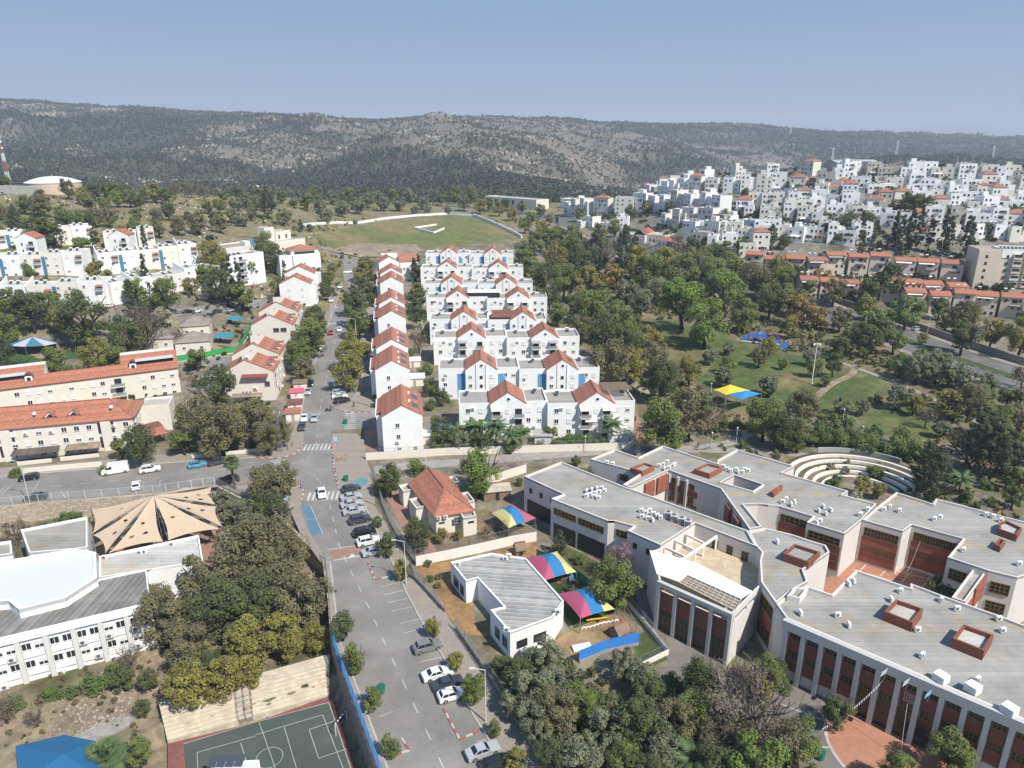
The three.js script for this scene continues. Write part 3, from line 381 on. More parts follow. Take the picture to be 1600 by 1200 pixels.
function balcony(o, x, y, z, w = 3, d = 1.3, face = 'f', rail = C.frameGrey) {
const b = put(part('balcony', cached('bal' + w + d, () => mb().span(-w / 2, w / 2, -0.2, 0, 0, d).geo()), C.white, o), x, y, z, face);
part('railing', cached('bar' + w + d, () => { const m = mb().span(-w / 2, w / 2, 0.95, 1.02, d - 0.06, d).span(-w / 2, -w / 2 + 0.06, 0.95, 1.02, 0, d - 0.06).span(w / 2 - 0.06, w / 2, 0.95, 1.02, 0, d - 0.06); for (let i = 0; i <= 10; i++) { const q = -w / 2 + 0.03 + (w - 0.06) * i / 10; m.span(q - 0.015, q + 0.015, 0, 0.95, d - 0.045, d - 0.015); } m.span(-w / 2 + 0.03, w / 2 - 0.03, 0.12, 0.85, d - 0.035, d - 0.025); return m.geo(); }), rail, b);
part('balcony_door', cached('bd', () => mb().span(-0.9, 0.9, 0, 2.1, 0, 0.05).geo()), C.glass, b); return b;
}
function awning(o, x, y, z, w, d, mat, face = 'f', drop = 0.6) { return put(part('awning', cached('aw' + w + d + drop, () => { const m = mb(), a = [-w / 2, 0, 0], b = [w / 2, 0, 0], c = [w / 2, -drop, d], e = [-w / 2, -drop, d], u = (p) => [p[0], p[1] + 0.06, p[2]]; m.quad(u(e), u(c), u(b), u(a)).quad(a, b, c, e).quad(e, c, u(c), u(e)).quad(c, b, u(b), u(c)).quad(a, e, u(e), u(a)); m.bar([-w / 2 + 0.05, -drop, d - 0.05], [-w / 2 + 0.05, -drop - 0.5, 0], 0.04).bar([w / 2 - 0.05, -drop, d - 0.05], [w / 2 - 0.05, -drop - 0.5, 0], 0.04); return m.geo(); }), mat, o), x, y, z, face); }
const fabric = { cream: M('cream_awning', 0.72, 0.66, 0.52, 0.9), grey: M('grey_awning', 0.3, 0.3, 0.32, 0.9), white: M('white_awning', 0.75, 0.75, 0.75, 0.9), brown: M('brown_awning', 0.28, 0.13, 0.09, 0.9), pink: M('pink_cloth', 0.7, 0.1, 0.16, 0.9) };
// ---------- gabled houses along the street ----------
{
const G = 'white gabled houses along the main street';
const ord = ['first gabled white house from the crossing, beside the striped crosswalk', 'second gabled white house from the crossing on the tree-lined pavement', 'third gabled white house from the crossing, behind its attached twin', 'fourth gabled white house up the street from the crossing', 'fifth gabled white house up the street from the crossing', 'sixth gabled white house up the street from the crossing', 'seventh gabled white house up the street, next to the top one'];
const FR = [[-31.72,-161.15],[-22.16,-162.7],[-39.32,-194.27],[-29.71,-195.61],[-42.57,-214.3],[-32.75,-215.39],[-48,-248],[-38.3,-249.5],[-51.2,-268],[-41.3,-268.9],[-56.8,-303.1],[-47.3,-305.2],[-60,-322.2],[-49.9,-322.5]];
for (let i = 0; i < 7; i++) {
const A = FR[i * 2], { o } = AB('gabled_house', ord[i], 'house', A, [A[0] + 9.65, A[1] - 1.55], G), w = 9.75, L = i > 5 ? 13 : 16, e = 10, r = 12.75;
gable(o, 0, w, -L, 0, e, r, C.white, C.tile);
// side wing with its own strip of roof
const s = mb().span(-1.5, 0, -3, e - 1.1, -L + 0.3, -4.2), t = mb().quad([-1.7, e - 0.98, -4.1], [0.3, e + 0.28, -4.1], [0.3, e + 0.28, -L + 0.2], [-1.7, e - 0.98, -L + 0.2]).quad([-1.7, e - 1.15, -L + 0.2], [0.3, e + 0.1, -L + 0.2], [0.3, e + 0.1, -4.1], [-1.7, e - 1.15, -4.1]);
s.build('wall', C.white, o); t.build('roof', C.tile, o);
mb().span(-1.75, -1.5, e - 1.4, e - 0.75, -L + 0.2, -4.1).build('gutter', C.white, o);
const wy = [7.6, 4.6, 1.6], k = i === 0 ? 3 : 2;
for (let q = 0; q < k; q++) win(o, 3.7 + q * 0.1, wy[q], 0, 'f', 1.0, 1.25, [0, 0, 1][q]);
ac(o, 3.5, 3.2, 0); if (i < 2) ac(o, 8, 1.7, 0);
for (let q = 0; q < 3; q++) for (const z of [-3, -8, -13]) win(o, w, 1.7 + q * 3, z, 'r', 1.2, 1.3, pick());
for (let q = 0; q < 3; q++) for (const z of [-6, -11]) darkWin(o, -1.5, 1.6 + q * 2.8, z, 'l', 0.9, 1.1);
const sl = Math.atan2(r - e, w / 2);
for (const z of [-4.2, -10.5].slice(0, i > 5 ? 1 : 2)) { panelOnSlope(o, 8.2, e + 1.12, z, -sl, 2.0, 3.2); const b = part('water_tank', cached('tk2', () => mb().add(new THREE.CylinderGeometry(0.27, 0.27, 1.3, 12).rotateX(Math.PI / 2)).geo()), C.tank, o); b.position.set(6.75, e + 2.0, z - 1); }
mb().span(-0.2, w + 0.2, -3, 0.35, -0.25, 0.12).build('plinth', C.paleGrey, o);
for (const z of [-1.2, -12]) { const p = part('vent_pipe', cached('vp', () => mb().add(new THREE.CylinderGeometry(0.08, 0.08, 0.7, 8)).geo()), C.metal, o); p.position.set(2.8, e + 1.75, z - 2); }
if (i === 1 || i === 2 || i === 4) { const d = part('satellite_dish', cached('dish', () => mb().add(new THREE.SphereGeometry(0.6, 14, 6, 0, Math.PI * 2, 0, 0.75).rotateX(1)).bar([0, -0.7, 0], [0, 0.4, 0.1], 0.06).geo()), C.tank, o); d.position.set(6.8, e + 1.9, -0.9); }
}
const [A, B] = [[-65,-347],[-56.1,-350.1]]; const { o } = AB('gabled_house', 'farthest gabled white house of the street row with a red roofed cross wing', 'house', A, B, G);
gable(o, 0, 10, -9, 0, 10, 12.8); flat(o, 3, 11, -13, -9.1, 12.2, C.white, C.paleRoof); gable(o, 11, 20, -12, -3, 9.6, 12.4, C.white, C.tile, 'x'); for (const x of [13, 16]) for (const y of [3, 6]) win(o, x, y, -3, 'f', 1.1, 1.2, pick()); mb().span(17.6, 19.6, 0.5, 8.4, -3, -2.9).build('blue_panel', C.bluePanel, o);
}
// ---------- the stepped rows of white apartments ----------
function rowBlock(label, A, ang, len, type, variant) {
const G = 'rows of white apartments with twin gables', o = thing('apartment_row', label, 'apartments', A[0], H(A[0], A[1]), A[1], ang, G), h = 9, half = len / 2;
for (let k = 0; k < 2; k++) {
const x0 = k * half + (k ? 0.01 : 0), z = k * 1.6, D = 10.5, gx = x0 + (type ? 12.4 : 12.6), gw = 4.55, pz = z + (type ? 1.5 : 0.9);
flat(o, x0, gx - gw, z - D, z, h - (k ? 0 : 0), C.white, C.flatRoof); flat(o, gx + gw, x0 + half, z - D, z + (type ? 0.5 : 0), h + 0.25, C.white, C.flatRoof);
gable(o, gx - gw, gx + gw, z - 9, pz, h + 0.5, h + 3.55, C.white, C.tile, 'z', 0.3);
const ph = part('round_window', cached('port', () => mb().add(new THREE.CylinderGeometry(0.42, 0.42, 0.1, 18).rotateX(Math.PI / 2)).geo()), C.glass, o); ph.position.set(gx + 0.1, h + 1.75, pz + 0.02);
part('window_ring', cached('portr', () => mb().add(new THREE.TorusGeometry(0.45, 0.07, 6, 18)).geo()), C.frameWhite, ph).position.z = 0.06;
const sl = Math.atan2(3.05, gw); if (Rk() < 0.8) panelOnSlope(o, gx + 2.6, h + 2.05, z - 3.5, -sl, 2, 3);
if (type) {                                          // stair side: blue panels, narrow groove, three storeys of small windows
mb().span(gx - 1.75, gx - 1.5, 0.2, h + 2.2, pz, pz + 0.04).build('dark_groove', C.frameGrey, o); mb().span(gx + 1.3, gx + 1.55, 0.2, h + 2.2, pz, pz + 0.25).build('downpipe', C.white, o);
for (let q = 0; q < 3; q++) { darkWin(o, gx, 1.8 + q * 2.7, pz, 'f', 0.85, 0.85); for (const dx of [-3.1, 3.1]) win(o, gx + dx, 1.7 + q * 2.9, pz, 'f', 1.1, 1.15, pick()); for (const x of [x0 + 1.9, x0 + half - 1.6]) win(o, x, 1.7 + q * 2.9, x > gx ? z + 0.5 : z, 'f', 1.15, 1.2, pick()); if (half > 22) win(o, x0 + half - 4, 1.7 + q * 2.9, z + 0.5, 'f', 1.1, 1.2, pick()); ac(o, x0 + 1.6, 0.8 + q * 2.9, z); }
for (const [a, b, zz] of [[gx - gw - 2.4, gx - gw - 0.05, z], [gx + gw + 0.4, gx + gw + 2.4, z + 0.5]]) { const p = mb().span(a, b, 0.5, h - 1.1, zz, zz + 0.07).build('blue_panel', variant === 2 ? M('faded_blue_panel', 0.33, 0.4, 0.5, 0.6) : variant === 1 ? M('teal_panel', 0.16, 0.38, 0.4, 0.6) : C.bluePanel, o); mb().span(a, b, 4.4, 4.5, zz + 0.07, zz + 0.11).build('panel_rail', C.frameGrey, p); }
} else {                                             // garden side: balconies under the gable
for (let q = 0; q < 3; q++) {
for (const x of [x0 + 2.3, x0 + 5.6, x0 + half - 1.9, x0 + half - 4.8]) win(o, x, 1.7 + q * 2.9, z, 'f', 1.2, 1.3, pick());
if (q) { balcony(o, gx - 2.9, q * 2.9 + 0.2, pz, 2.8, 1.3); balcony(o, gx + 2.7, q * 2.9 + 0.2, pz, 2.8, 1.2); win(o, gx - 0.2, 1.7 + q * 2.9, pz, 'f', 1, 1.2, pick()); }
else { win(o, gx - 2.6, 1.4, pz, 'f', 1.6, 1.9, 3); win(o, gx + 2.4, 1.4, pz, 'f', 1.6, 1.9, 3); }
}
awning(o, gx - 2.9, 8.6, pz, 3, 1.4, variant === 1 ? fabric.grey : fabric.cream); if (k) awning(o, gx + 2.8, 8.6, pz, 2.9, 1.4, variant ? fabric.grey : fabric.cream);
if (variant === 0 && k) { awning(o, gx - 1.6, 5.7, pz, 3, 1.6, fabric.cream); awning(o, gx + 2.6, 3.0, pz, 5.5, 2.6, fabric.cream); }
ac(o, x0 + 3.6, 8.1, z); ac(o, x0 + half - 3.3, 2.6, z);
}
for (let q = 0; q < 3; q++) { for (const zz of [z - 3, z - 7]) if (k) win(o, x0 + half, 1.7 + q * 2.9, zz, 'r', 1.1, 1.2, pick()); else darkWin(o, 0, 1.7 + q * 2.9, zz, 'l', 1, 1.1); }
for (let q = 0; q < 2; q++) solar(o, x0 + (q ? gx + gw - x0 + 1.4 + Rk() * 3 : 1.6 + Rk() * 3), h + (q ? 0.25 : 0), z - 7 - Rk() * 1.5, 0.1 - Rk(), 0.3);
}
return o;
}
{
const F = [[-13.63,-170.75],[-21.43,-197.04],[-26.05,-227.25],[-29.7,-249.4],[-34.4,-280.8],[-38.6,-305.9],[-43.7,-338.8],[-45.4,-375.2]];
const lab = ['nearest white apartment row, behind the palm garden and stone wall', 'second white apartment row, with pale blue stair panels', 'third white apartment row, with a grey awning on one balcony', 'fourth white apartment row, with faded blue-grey stair panels', 'fifth white apartment row, with cream awnings over its balconies', 'sixth white apartment row, with teal stair panels', 'seventh white apartment row, second from the green field', 'last white apartment row, beside the green field, with deep blue panels'];
const lens = [45.5, 47, 48.5, 42, 48.5, 47.5, 49, 46], an = [0.075, 0.06, 0.06, 0.04, 0.03, 0.02, 0.0, 0.0];
F.forEach((p, i) => { const o = rowBlock(lab[i], p, an[i], lens[i], i % 2, [0, 0, 1, 2, 0, 1, 0, 0][i]);
if (i === 0) { const pr = mb(); for (const x of [38.2, 44.6]) for (const z of [-7.5, -2]) pr.span(x - 0.08, x + 0.08, 9.3, 11.6, z - 0.08, z + 0.08); for (let k = 0; k < 14; k++) pr.span(37.6, 45.2, 11.6, 11.75, -7.9 + k * 0.46, -7.7 + k * 0.46); pr.build('rooftop_pergola', C.wood, o); }
if (i === 3) { mb().quad([22, 10.1, 0.8], [32.5, 10.1, 0.8], [31.5, 11.6, -5], [23, 11.6, -5]).span(22.5, 32, 9, 9.9, -5, 0).build('rooftop_shelter', C.tileDark, o); }
if (i === 4) { mb().span(16.5, 30, 11.2, 11.45, -7, -0.6).build('rooftop_canopy', C.white, o); mb().span(17, 29.5, 9.3, 11.2, -6.5, -0.9).build('rooftop_room', C.glass, o); } });
}
// ---------- beige street houses with sunken roof terraces ----------
function terraceHouse(label, A, ang, W, L, first) {
const o = thing('terrace_house', label, 'house', A[0], H(A[0], A[1]), A[1], ang, 'beige houses with sunken roof terraces'), e = 9, r = 12.6, xm = W * 0.46;
const w = mb().span(0, W, -3, e, -L, 0).tri([0, e, 0], [W, e, 0], [xm, r, 0]).tri([W, e, -L], [0, e, -L], [xm, r, -L]); w.build('wall', C.cream, o);
const R = mb(), left = (x) => e + (r - e) * x / xm, right = (x) => e + (r - e) * (W - x) / (W - xm), q4 = (xa, xb, za, zb, f) => { R.quad([xa, f(xa) + 0.16, zb], [xb, f(xb) + 0.16, zb], [xb, f(xb) + 0.16, za], [xa, f(xa) + 0.16, za]); R.quad([xa, f(xa) + 0.02, za], [xb, f(xb) + 0.02, za], [xb, f(xb) + 0.02, zb], [xa, f(xa) + 0.02, zb]); R.quad([xa, f(xa) + 0.02, zb], [xb, f(xb) + 0.02, zb], [xb, f(xb) + 0.16, zb], [xa, f(xa) + 0.16, zb]); };
q4(-0.3, xm * 0.55, -L, 0.1, left); q4(xm * 0.55, xm, -1.6, 0.1, left); q4(xm * 0.55, xm, -L, -L + 1, left); q4(xm, xm + 1.4, -1.2, 0.1, right); q4(xm + 1.4, W + 0.3, -L, 0.1, right);
const rf = R.build('roof', C.tile, o);
const ry = left(xm * 0.55) - 1.2; mb().span(xm * 0.55, xm + 1.4, ry, ry + 0.1, -L + 1, -1.6).build('roof_terrace', C.flatRoof, rf);
mb().span(xm * 0.55, xm + 1.4, ry, r - 0.1, -L + 0.9, -L + 1.1).span(xm + 1.3, xm + 1.5, ry, right(xm + 1.4) + 0.3, -L + 1, -1.6).build('terrace_wall', C.cream, rf);
for (const z of [-4, -8]) solar(rf, xm * 0.55 + 1, ry + 0.1, z, -0.6, 0.5);
for (const z of [-3.3, -8.2]) { panelOnSlope(rf, W - 1.6, right(W - 1.6) + 0.3, z, -Math.atan2(r - e, W - xm), 1.8, 1.4); const d = mb().span(W - 3.6, W - 0.2, right(W - 3.4) - 0.3, right(W - 3.4) - 0.12, z - 2.9, z - 1.4); d.build('dormer_roof', C.tile, rf); mb().span(W - 3.4, W - 0.5, e - 0.2, right(W - 3.4) - 0.3, z - 2.7, z - 1.6).build('dormer_wall', C.cream, rf); }
for (let k = 0; k < 3; k++) for (const z of [-2.5, -6, -9.5]) { (Rk() < 0.6 ? win : darkWin)(o, W, 1.6 + k * 2.8, z, 'r', 0.9, 1.1, pick()); if (Rk() < 0.35) ac(o, W, 0.8 + k * 2.8, z - 1.4, 'r'); }
if (first) { awning(o, W * 0.64, 8.3, 0, W * 0.52, 1.5, M('maroon_sheet', 0.2, 0.05, 0.045, 0.6)); for (let k = 0; k < 3; k++) win(o, W * 0.45 + k * W * 0.19, 7, 0, 'f', 2.1, 1.5, 2); win(o, W * 0.2, 7.1, 0, 'f', 1.6, 1, 0); for (let k = 0; k < 3; k++) darkWin(o, W * 0.36 + k * 1, 2.9, 0, 'f', 0.35, 0.5); ac(o, W * 0.62, 4, 0, 'f', 1.2); win(o, W * 0.86, 5.2, 0, 'f', 1.5, 1.5, 3); awning(o, W * 0.45, 2.6, 0, W * 0.6, 2, C.sand); win(o, W * 0.45, 1.1, 0, 'f', 2.4, 1.6, 0); }
else { for (const x of [W * 0.6, W * 0.78]) win(o, x, 7.2, 0, 'f', 2, 1.5, 3); }
return o;
}
{
const F = [[-83.6,-194.89],[-86.5,-210.27],[-91.2,-241.3],[-94.4,-259]];
terraceHouse('nearest beige house on the slope side of the street, maroon window canopy', F[0], 0.13, 14.2, 10.5, true); terraceHouse('second beige street house, two satellite dishes by its roof terrace', F[1], 0.13, 14.2, 11.5);
terraceHouse('third beige street house, with a band of upper windows in its gable', F[2], 0.13, 14, 11); terraceHouse('farthest beige street house, below the white gabled pair', F[3], 0.13, 14, 11.5);
const G = [[-99.7,-301.3],[-87,-303],[-102,-316.8],[-89.8,-320.5]];
for (let i = 0; i < 2; i++) { const { o } = AB('gabled_house', ['white gabled house on the slope side with blank shuttered gable end', 'white gabled house just behind the shuttered one on the slope side'][i], 'house', G[i * 2], [G[i * 2][0] + 13, G[i * 2][1] - 1.9], 'white gabled pair on the slope side'); gable(o, 0, 13, -9, 0, 10, 13.2, C.white, C.tile); flat(o, 13, 15, -9, -1, 8.6, C.white, C.paleRoof); for (let k = 0; k < 3; k++) { win(o, 4, 2 + k * 2.9, 0, 'f', 1, 1.1, 2); win(o, 9.5, 2 + k * 2.9, 0, 'f', 1, 1.1, 2); for (const z of [-3, -6.5]) win(o, 15, 1.7 + k * 2.6, z, 'r', 0.9, 1.3, 0); } panelOnSlope(o, 11, 11.2, -3, -0.45, 2, 1.6); }
}
// ---------- polygon buildings ----------
const area2 = (p) => { let s = 0; for (let i = 0; i < p.length; i++) { const a = p[i], b = p[(i + 1) % p.length]; s += a[0] * b[1] - b[0] * a[1]; } return s; };
function inset(p, t) { const P = area2(p) > 0 ? p : p.slice().reverse(), n = P.length; return P.map((q, i) => { const a = P[(i + n - 1) % n], b = P[(i + 1) % n], u = [q[0] - a[0], q[1] - a[1]], v = [b[0] - q[0], b[1] - q[1]], lu = Math.hypot(...u), lv = Math.hypot(...v), n1 = [-u[1] / lu, u[0] / lu], n2 = [-v[1] / lv, v[0] / lv], s = [n1[0] + n2[0], n1[1] + n2[1]], k = 2 * t / Math.max(0.35, s[0] * s[0] + s[1] * s[1]); return [q[0] + s[0] * k, q[1] + s[1] * k]; }); }
function polyB(name, label, cat, poly, top, o = {}) {
const { wall = C.warmWhite, roof = C.membrane, par = 0.45, holes = [], group, base = -1.5, t = 0.28 } = o;
let cx = 0, cz = 0; for (const p of poly) { cx += p[0] / poly.length; cz += p[1] / poly.length; }
const y = H(cx, cz), g = thing(name, label, cat, cx, y, cz, 0, group), loc = (p) => p.map((q) => [q[0] - cx, q[1] - cz]), P = loc(poly), Hh = holes.map(loc), T0 = top - y;
const bf = (x, z) => Math.min(H(x + cx, z + cz) - y, 0) + base;
const w = mb(); w.prism(P, bf, T0 + par, Hh, true, false);
w.prism(P, T0, T0 + par, [inset(P, t)], true, true); for (const h of Hh) { const g = area2(h) > 0 ? h : h.slice().reverse(); w.prism(inset(g, -t), T0, T0 + par, [h], true, true); }
w.build('wall', wall, g); mb().prism(inset(P, t - 0.02), 0, T0, Hh, false).build('roof', roof, g);
g.userData.o = undefined; delete g.userData.o;
return { g, cx, cz, y, top: T0, at: (A, B) => edge(g, A, B, cx, y, cz) };
}
function edge(g, A, B, cx, y, cz) {              // places things on the wall that runs from A to B, outside to the near side
const L = Math.hypot(B[0] - A[0], B[1] - A[1]), ux = (B[0] - A[0]) / L, uz = (B[1] - A[1]) / L, rot = Math.atan2(-uz, ux);
const P = (m, u, v, off = 0) => { m.position.set(A[0] - cx + ux * u - uz * off, v, A[1] - cz + uz * u + ux * off); m.rotation.y = rot; return m; };
return { L, P, y, box: (name, u0, u1, v0, v1, d0, d1, mat) => P(part(name, cached(`b${(u1 - u0).toFixed(2)},${(v1 - v0).toFixed(2)},${d0},${d1}`, () => mb().span(-(u1 - u0) / 2, (u1 - u0) / 2, -(v1 - v0) / 2, (v1 - v0) / 2, d0, d1).geo()), mat, g), (u0 + u1) / 2, (v0 + v1) / 2),
band: (u0, u1, v0, v1, n, rows = 2, fr = C.frameYellow, gl = C.glassBrown) => bandWin(g, P, (u0 + u1) / 2, (v0 + v1) / 2, u1 - u0, v1 - v0, n, rows, fr, gl) };
}
function bandWin(g, P, u, v, w, h, n, rows, fr, gl) {
const k = `${w.toFixed(1)}x${h.toFixed(1)}x${n}x${rows}`;
const f = P(part('window', cached('bf' + k, () => { const m = mb().span(-w / 2, w / 2, h / 2 - 0.1, h / 2, 0, 0.12).span(-w / 2, w / 2, -h / 2, -h / 2 + 0.1, 0, 0.16); for (let i = 0; i <= n; i++) { const x = -w / 2 + 0.05 + (w - 0.1) * i / n; m.span(x - 0.05, x + 0.05, -h / 2 + 0.1, h / 2 - 0.1, 0, 0.12); } for (let j = 1; j < rows; j++) { const q = -h / 2 + h * j / rows; m.span(-w / 2 + 0.1, w / 2 - 0.1, q - 0.04, q + 0.04, 0.02, 0.1); } return m.geo(); }), fr, g), u, v);
part('pane', cached('bp' + k, () => mb().span(-w / 2 + 0.05, w / 2 - 0.05, -h / 2 + 0.05, h / 2 - 0.05, 0.005, 0.035).geo()), gl, f); return f;
}
// ---------- the big school ----------
const RT = 13.5;
const col = M('school_concrete', 0.5, 0.485, 0.47, 0.85, { map: T.plaster }), schoolWall = M('school_plaster', 0.66, 0.62, 0.585, 0.9, { map: T.plaster });
const SW = { wall: schoolWall, group: 'wings of the flat roofed school' };
function skylight(b, poly, h, mat, fill = C.membrane) { const P = poly.map((q) => [q[0] - b.cx, q[1] - b.cz]), s = mb().prism(P, b.top, b.top + h, [inset(P, 0.3)], true, true).build('skylight_curb', mat, b.g); mb().prism(inset(P, 0.28), 0, b.top + h * 0.6, [], false).build('skylight_cover', fill, s); return s; }
{
// long wing by the kindergarten
const P = [[2.56,-134.96],[10.83,-142.22],[22.27,-130.85],[42.56,-112.91],[42.43,-107.56],[33.75,-115.64],[25.85,-107.97],[20.82,-112.91],[22.23,-114.49],[18.97,-116.34],[17.79,-116.34],[7.69,-125.07],[10.21,-126.95]];
const b = polyB('school_wing', 'long pale school wing with ribbon windows beside the kindergarten', 'school', P, RT, SW), top = b.top;
const [a0, a1, b0, b1, c0, c1, d0, d1] = [[7.69,-125.07],[17.79,-116.34],[2.56,-134.96],[10.21,-126.95],[20.82,-112.91],[25.85,-107.97],[18.97,-116.34],[22.23,-114.49]];
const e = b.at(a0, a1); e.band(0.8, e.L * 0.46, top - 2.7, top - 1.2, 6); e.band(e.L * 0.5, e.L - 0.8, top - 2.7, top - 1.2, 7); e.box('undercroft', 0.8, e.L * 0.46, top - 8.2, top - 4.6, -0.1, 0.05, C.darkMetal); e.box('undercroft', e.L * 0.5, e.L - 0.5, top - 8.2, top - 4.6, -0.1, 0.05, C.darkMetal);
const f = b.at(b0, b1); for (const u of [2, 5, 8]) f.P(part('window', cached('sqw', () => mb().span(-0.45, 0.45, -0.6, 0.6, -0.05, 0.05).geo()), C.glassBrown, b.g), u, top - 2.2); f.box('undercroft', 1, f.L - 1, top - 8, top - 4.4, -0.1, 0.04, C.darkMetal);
const h = b.at(c0, c1); for (const u of [1.8, 4.6]) h.P(part('window', cached('sqw'), C.glassBrown, b.g), u, top - 2); const k = b.at(d0, d1); k.band(0.4, k.L - 0.2, top - 2.6, top - 1.1, 4);
const [t0, t1] = [[33.75,-115.64],[42.43,-107.56]]; const tw = b.at(t0, t1); for (const u of [0.36, 0.6, 0.84]) tw.band(tw.L * u - 0.6, tw.L * u + 0.6, top - 3.2, top - 1.4, 2, 3);
// middle wing round the courtyards
const Q = [[17.3,-143.55],[23.4,-148.74],[28.11,-144.57],[34.81,-150.91],[44.89,-141.24],[45.44,-143.22],[51.34,-148.74],[56.85,-143.89],[61.19,-139.94],[57.42,-136.79],[67.63,-128.32],[65.75,-126.68],[70.7,-122.98],[64.97,-116.82],[59.54,-111.81],[54.37,-115.88],[56.4,-118.01],[51.45,-121.96],[47.84,-122.98],[44.9,-122.72],[45.56,-114.27],[43.05,-113.36],[42.3,-129.43],[33.46,-138.04],[24.05,-129.71],[22.7,-131.14],[27.11,-136.18],[25.37,-138.04],[22.99,-139.62]];
const hole = [[46.85,-135.57],[51.31,-131.14],[48.44,-128.32],[43.23,-132.29]];
const m = polyB('school_wing', 'middle school wing with terracotta skylight boxes round its courtyards', 'school', Q, RT, { ...SW, holes: [hole] });
skylight(m, [[25.23,-137.52],[28.69,-140.08],[30.6,-138.47],[27.5,-135.66]], 1.2, C.brickLight); skylight(m, [[38.58,-136.9],[42.18,-139.76],[44.96,-137.84],[41.33,-134.43]], 1.2, C.brickLight); skylight(m, [[51.49,-126.97],[54.51,-130.04],[54.82,-129.47],[51.85,-126.15]], 1, C.brickLight);
const E1 = [[33.46,-138.04],[42.3,-129.43],[24.05,-129.71],[33.46,-138.04],[54.37,-115.88],[59.54,-111.81],[51.45,-121.96],[56.4,-118.01],[22.99,-139.62],[25.37,-138.04],[42.3,-129.43],[42.75,-113.14],[43.23,-132.29],[51.31,-131.14]];
const c = m.at(E1[0], E1[1]), mt = m.top; c.box('panel', 0.3, c.L - 5, mt - 3.9, mt - 2.4, 0, 0.08, C.brick); c.box('panel', 0.3, c.L - 5, mt - 6.4, mt - 5.6, 0, 0.08, C.brick);
for (let i = 0; i < 3; i++) { const u = 1 + i * (c.L - 6) / 3; c.band(u, u + (c.L - 6) / 3 - 0.8, mt - 2.4, mt - 0.9, 4); c.band(u, u + (c.L - 6) / 3 - 0.8, mt - 5.6, mt - 3.9, 4); c.box('column', u - 0.75, u - 0.25, mt - 7.5, mt - 0.3, 0, 0.6, col); }
const s = m.at(E1[2], E1[3]); for (const [u, w] of [[s.L * 0.35, 3.2], [s.L * 0.68, 3.6]]) s.box('panel', u, u + w, mt - 3.8, mt - 0.2, 0, 0.5, C.brickLight); s.band(s.L * 0.55, s.L * 0.65, mt - 3, mt - 1, 2);
const g2 = m.at(E1[4], E1[5]); g2.box('panel', 0.3, g2.L - 0.3, mt - 7.4, mt - 2.6, 0, 0.05, C.brick); g2.band(0.5, g2.L - 0.5, mt - 2.5, mt - 0.9, 6); g2.band(0.5, g2.L - 0.5, mt - 5.7, mt - 4.2, 6);
const h2 = m.at(E1[6], E1[7]); h2.box('panel', 0.3, h2.L - 0.3, mt - 7.4, mt - 2.6, 0, 0.05, C.brick); h2.band(0.5, h2.L - 0.5, mt - 2.5, mt - 0.9, 6); h2.band(0.5, h2.L - 0.5, mt - 5.7, mt - 4.2, 6);
const k2 = m.at(E1[8], E1[9]); k2.band(0.4, k2.L - 0.4, mt - 2.6, mt - 1, 4); const hw = m.at(E1[12], E1[13]); hw.band(1, hw.L - 1, mt - 2.4, mt - 1, 5);
const q2 = m.at(E1[11], E1[10]); for (const u of [0.25, 0.55]) q2.box('panel', q2.L * u, q2.L * u + 2.6, mt - 3.8, mt - 0.3, -0.6, -0.05, C.brick);
// back wing by the palms
const X = [[65,-116.74],[70.2,-121.7],[77.01,-127.77],[81.64,-122.98],[83.44,-125.07],[99.14,-112.47],[91.48,-102.04],[81.34,-98.2],[77.96,-100.18],[76.35,-101.66],[73.56,-104.15],[79.72,-110.07],[73.26,-114.95],[70.44,-112.69]];
const r = polyB('school_wing', 'far school wing facing the terracotta paved court', 'school', X, RT, SW), rt = r.top;
skylight(r, [[88.6,-114.19],[90.38,-115.12],[91.56,-112.38],[88.87,-109.74],[87.13,-111.93]], 1.3, C.brick, C.paleRoof); skylight(r, [[83.3,-107.29],[85.41,-109.17],[85.97,-108.33],[83.74,-106.26]], 1.1, C.brick, C.flatRoof);
const Y = [[65,-116.74],[70.44,-112.69],[73.26,-114.95],[79.72,-110.07],[73.56,-104.15],[76.35,-101.66],[77.96,-100.18],[81.34,-98.2],[81.34,-98.2],[91.48,-102.04]];
for (const [i, n] of [[0, 5], [2, 8]]) { const v = r.at(Y[i], Y[i + 1]); v.box('panel', 0.4, v.L - 0.3, rt - 8, rt - 2.7, 0, 0.05, C.brickLight); v.band(0.6, v.L - 0.4, rt - 2.6, rt - 0.8, n * 2); v.band(0.6, v.L - 0.4, rt - 6, rt - 4.2, n * 2); }
for (const i of [4, 6]) { const v = r.at(Y[i], Y[i + 1]); v.band(0.6, v.L - 0.6, rt - 3.4, rt - 1.3, 4, 3); v.band(0.6, v.L - 0.6, rt - 7, rt - 4.9, 4, 3); }
// covered bridge
const bp = [[77.59,-102.85],[79.02,-101.72],[69.97,-93.06],[68.56,-94.2]]; const br = polyB('school_bridge', 'narrow roofed school corridor crossing the terracotta court', 'corridor', bp, 12.6, { ...SW, group: undefined, base: -1 });
const v = br.at(bp[3], bp[2]), v2 = br.at(bp[2], bp[1]); v2.box('panel', v2.L * 0.4, v2.L - 0.5, br.top - 3.6, br.top + 0.4, 0, 0.3, C.brickLight); v2.box('panel', v2.L * 0.15, v2.L * 0.38, br.top - 3.8, br.top - 1, 0, 0.2, C.brickLight);
// knuckle block with the brown skylight
const K = [[42.68,-112.91],[45.99,-113.81],[50.05,-111.59],[52,-109.86],[54.6,-107.97],[54.32,-105.73],[47.82,-100.55],[47.21,-97.15],[43.5,-94.59],[40.12,-91.5],[39.69,-96.97],[41.48,-102.99],[42.71,-105.73],[42.43,-107.56]];
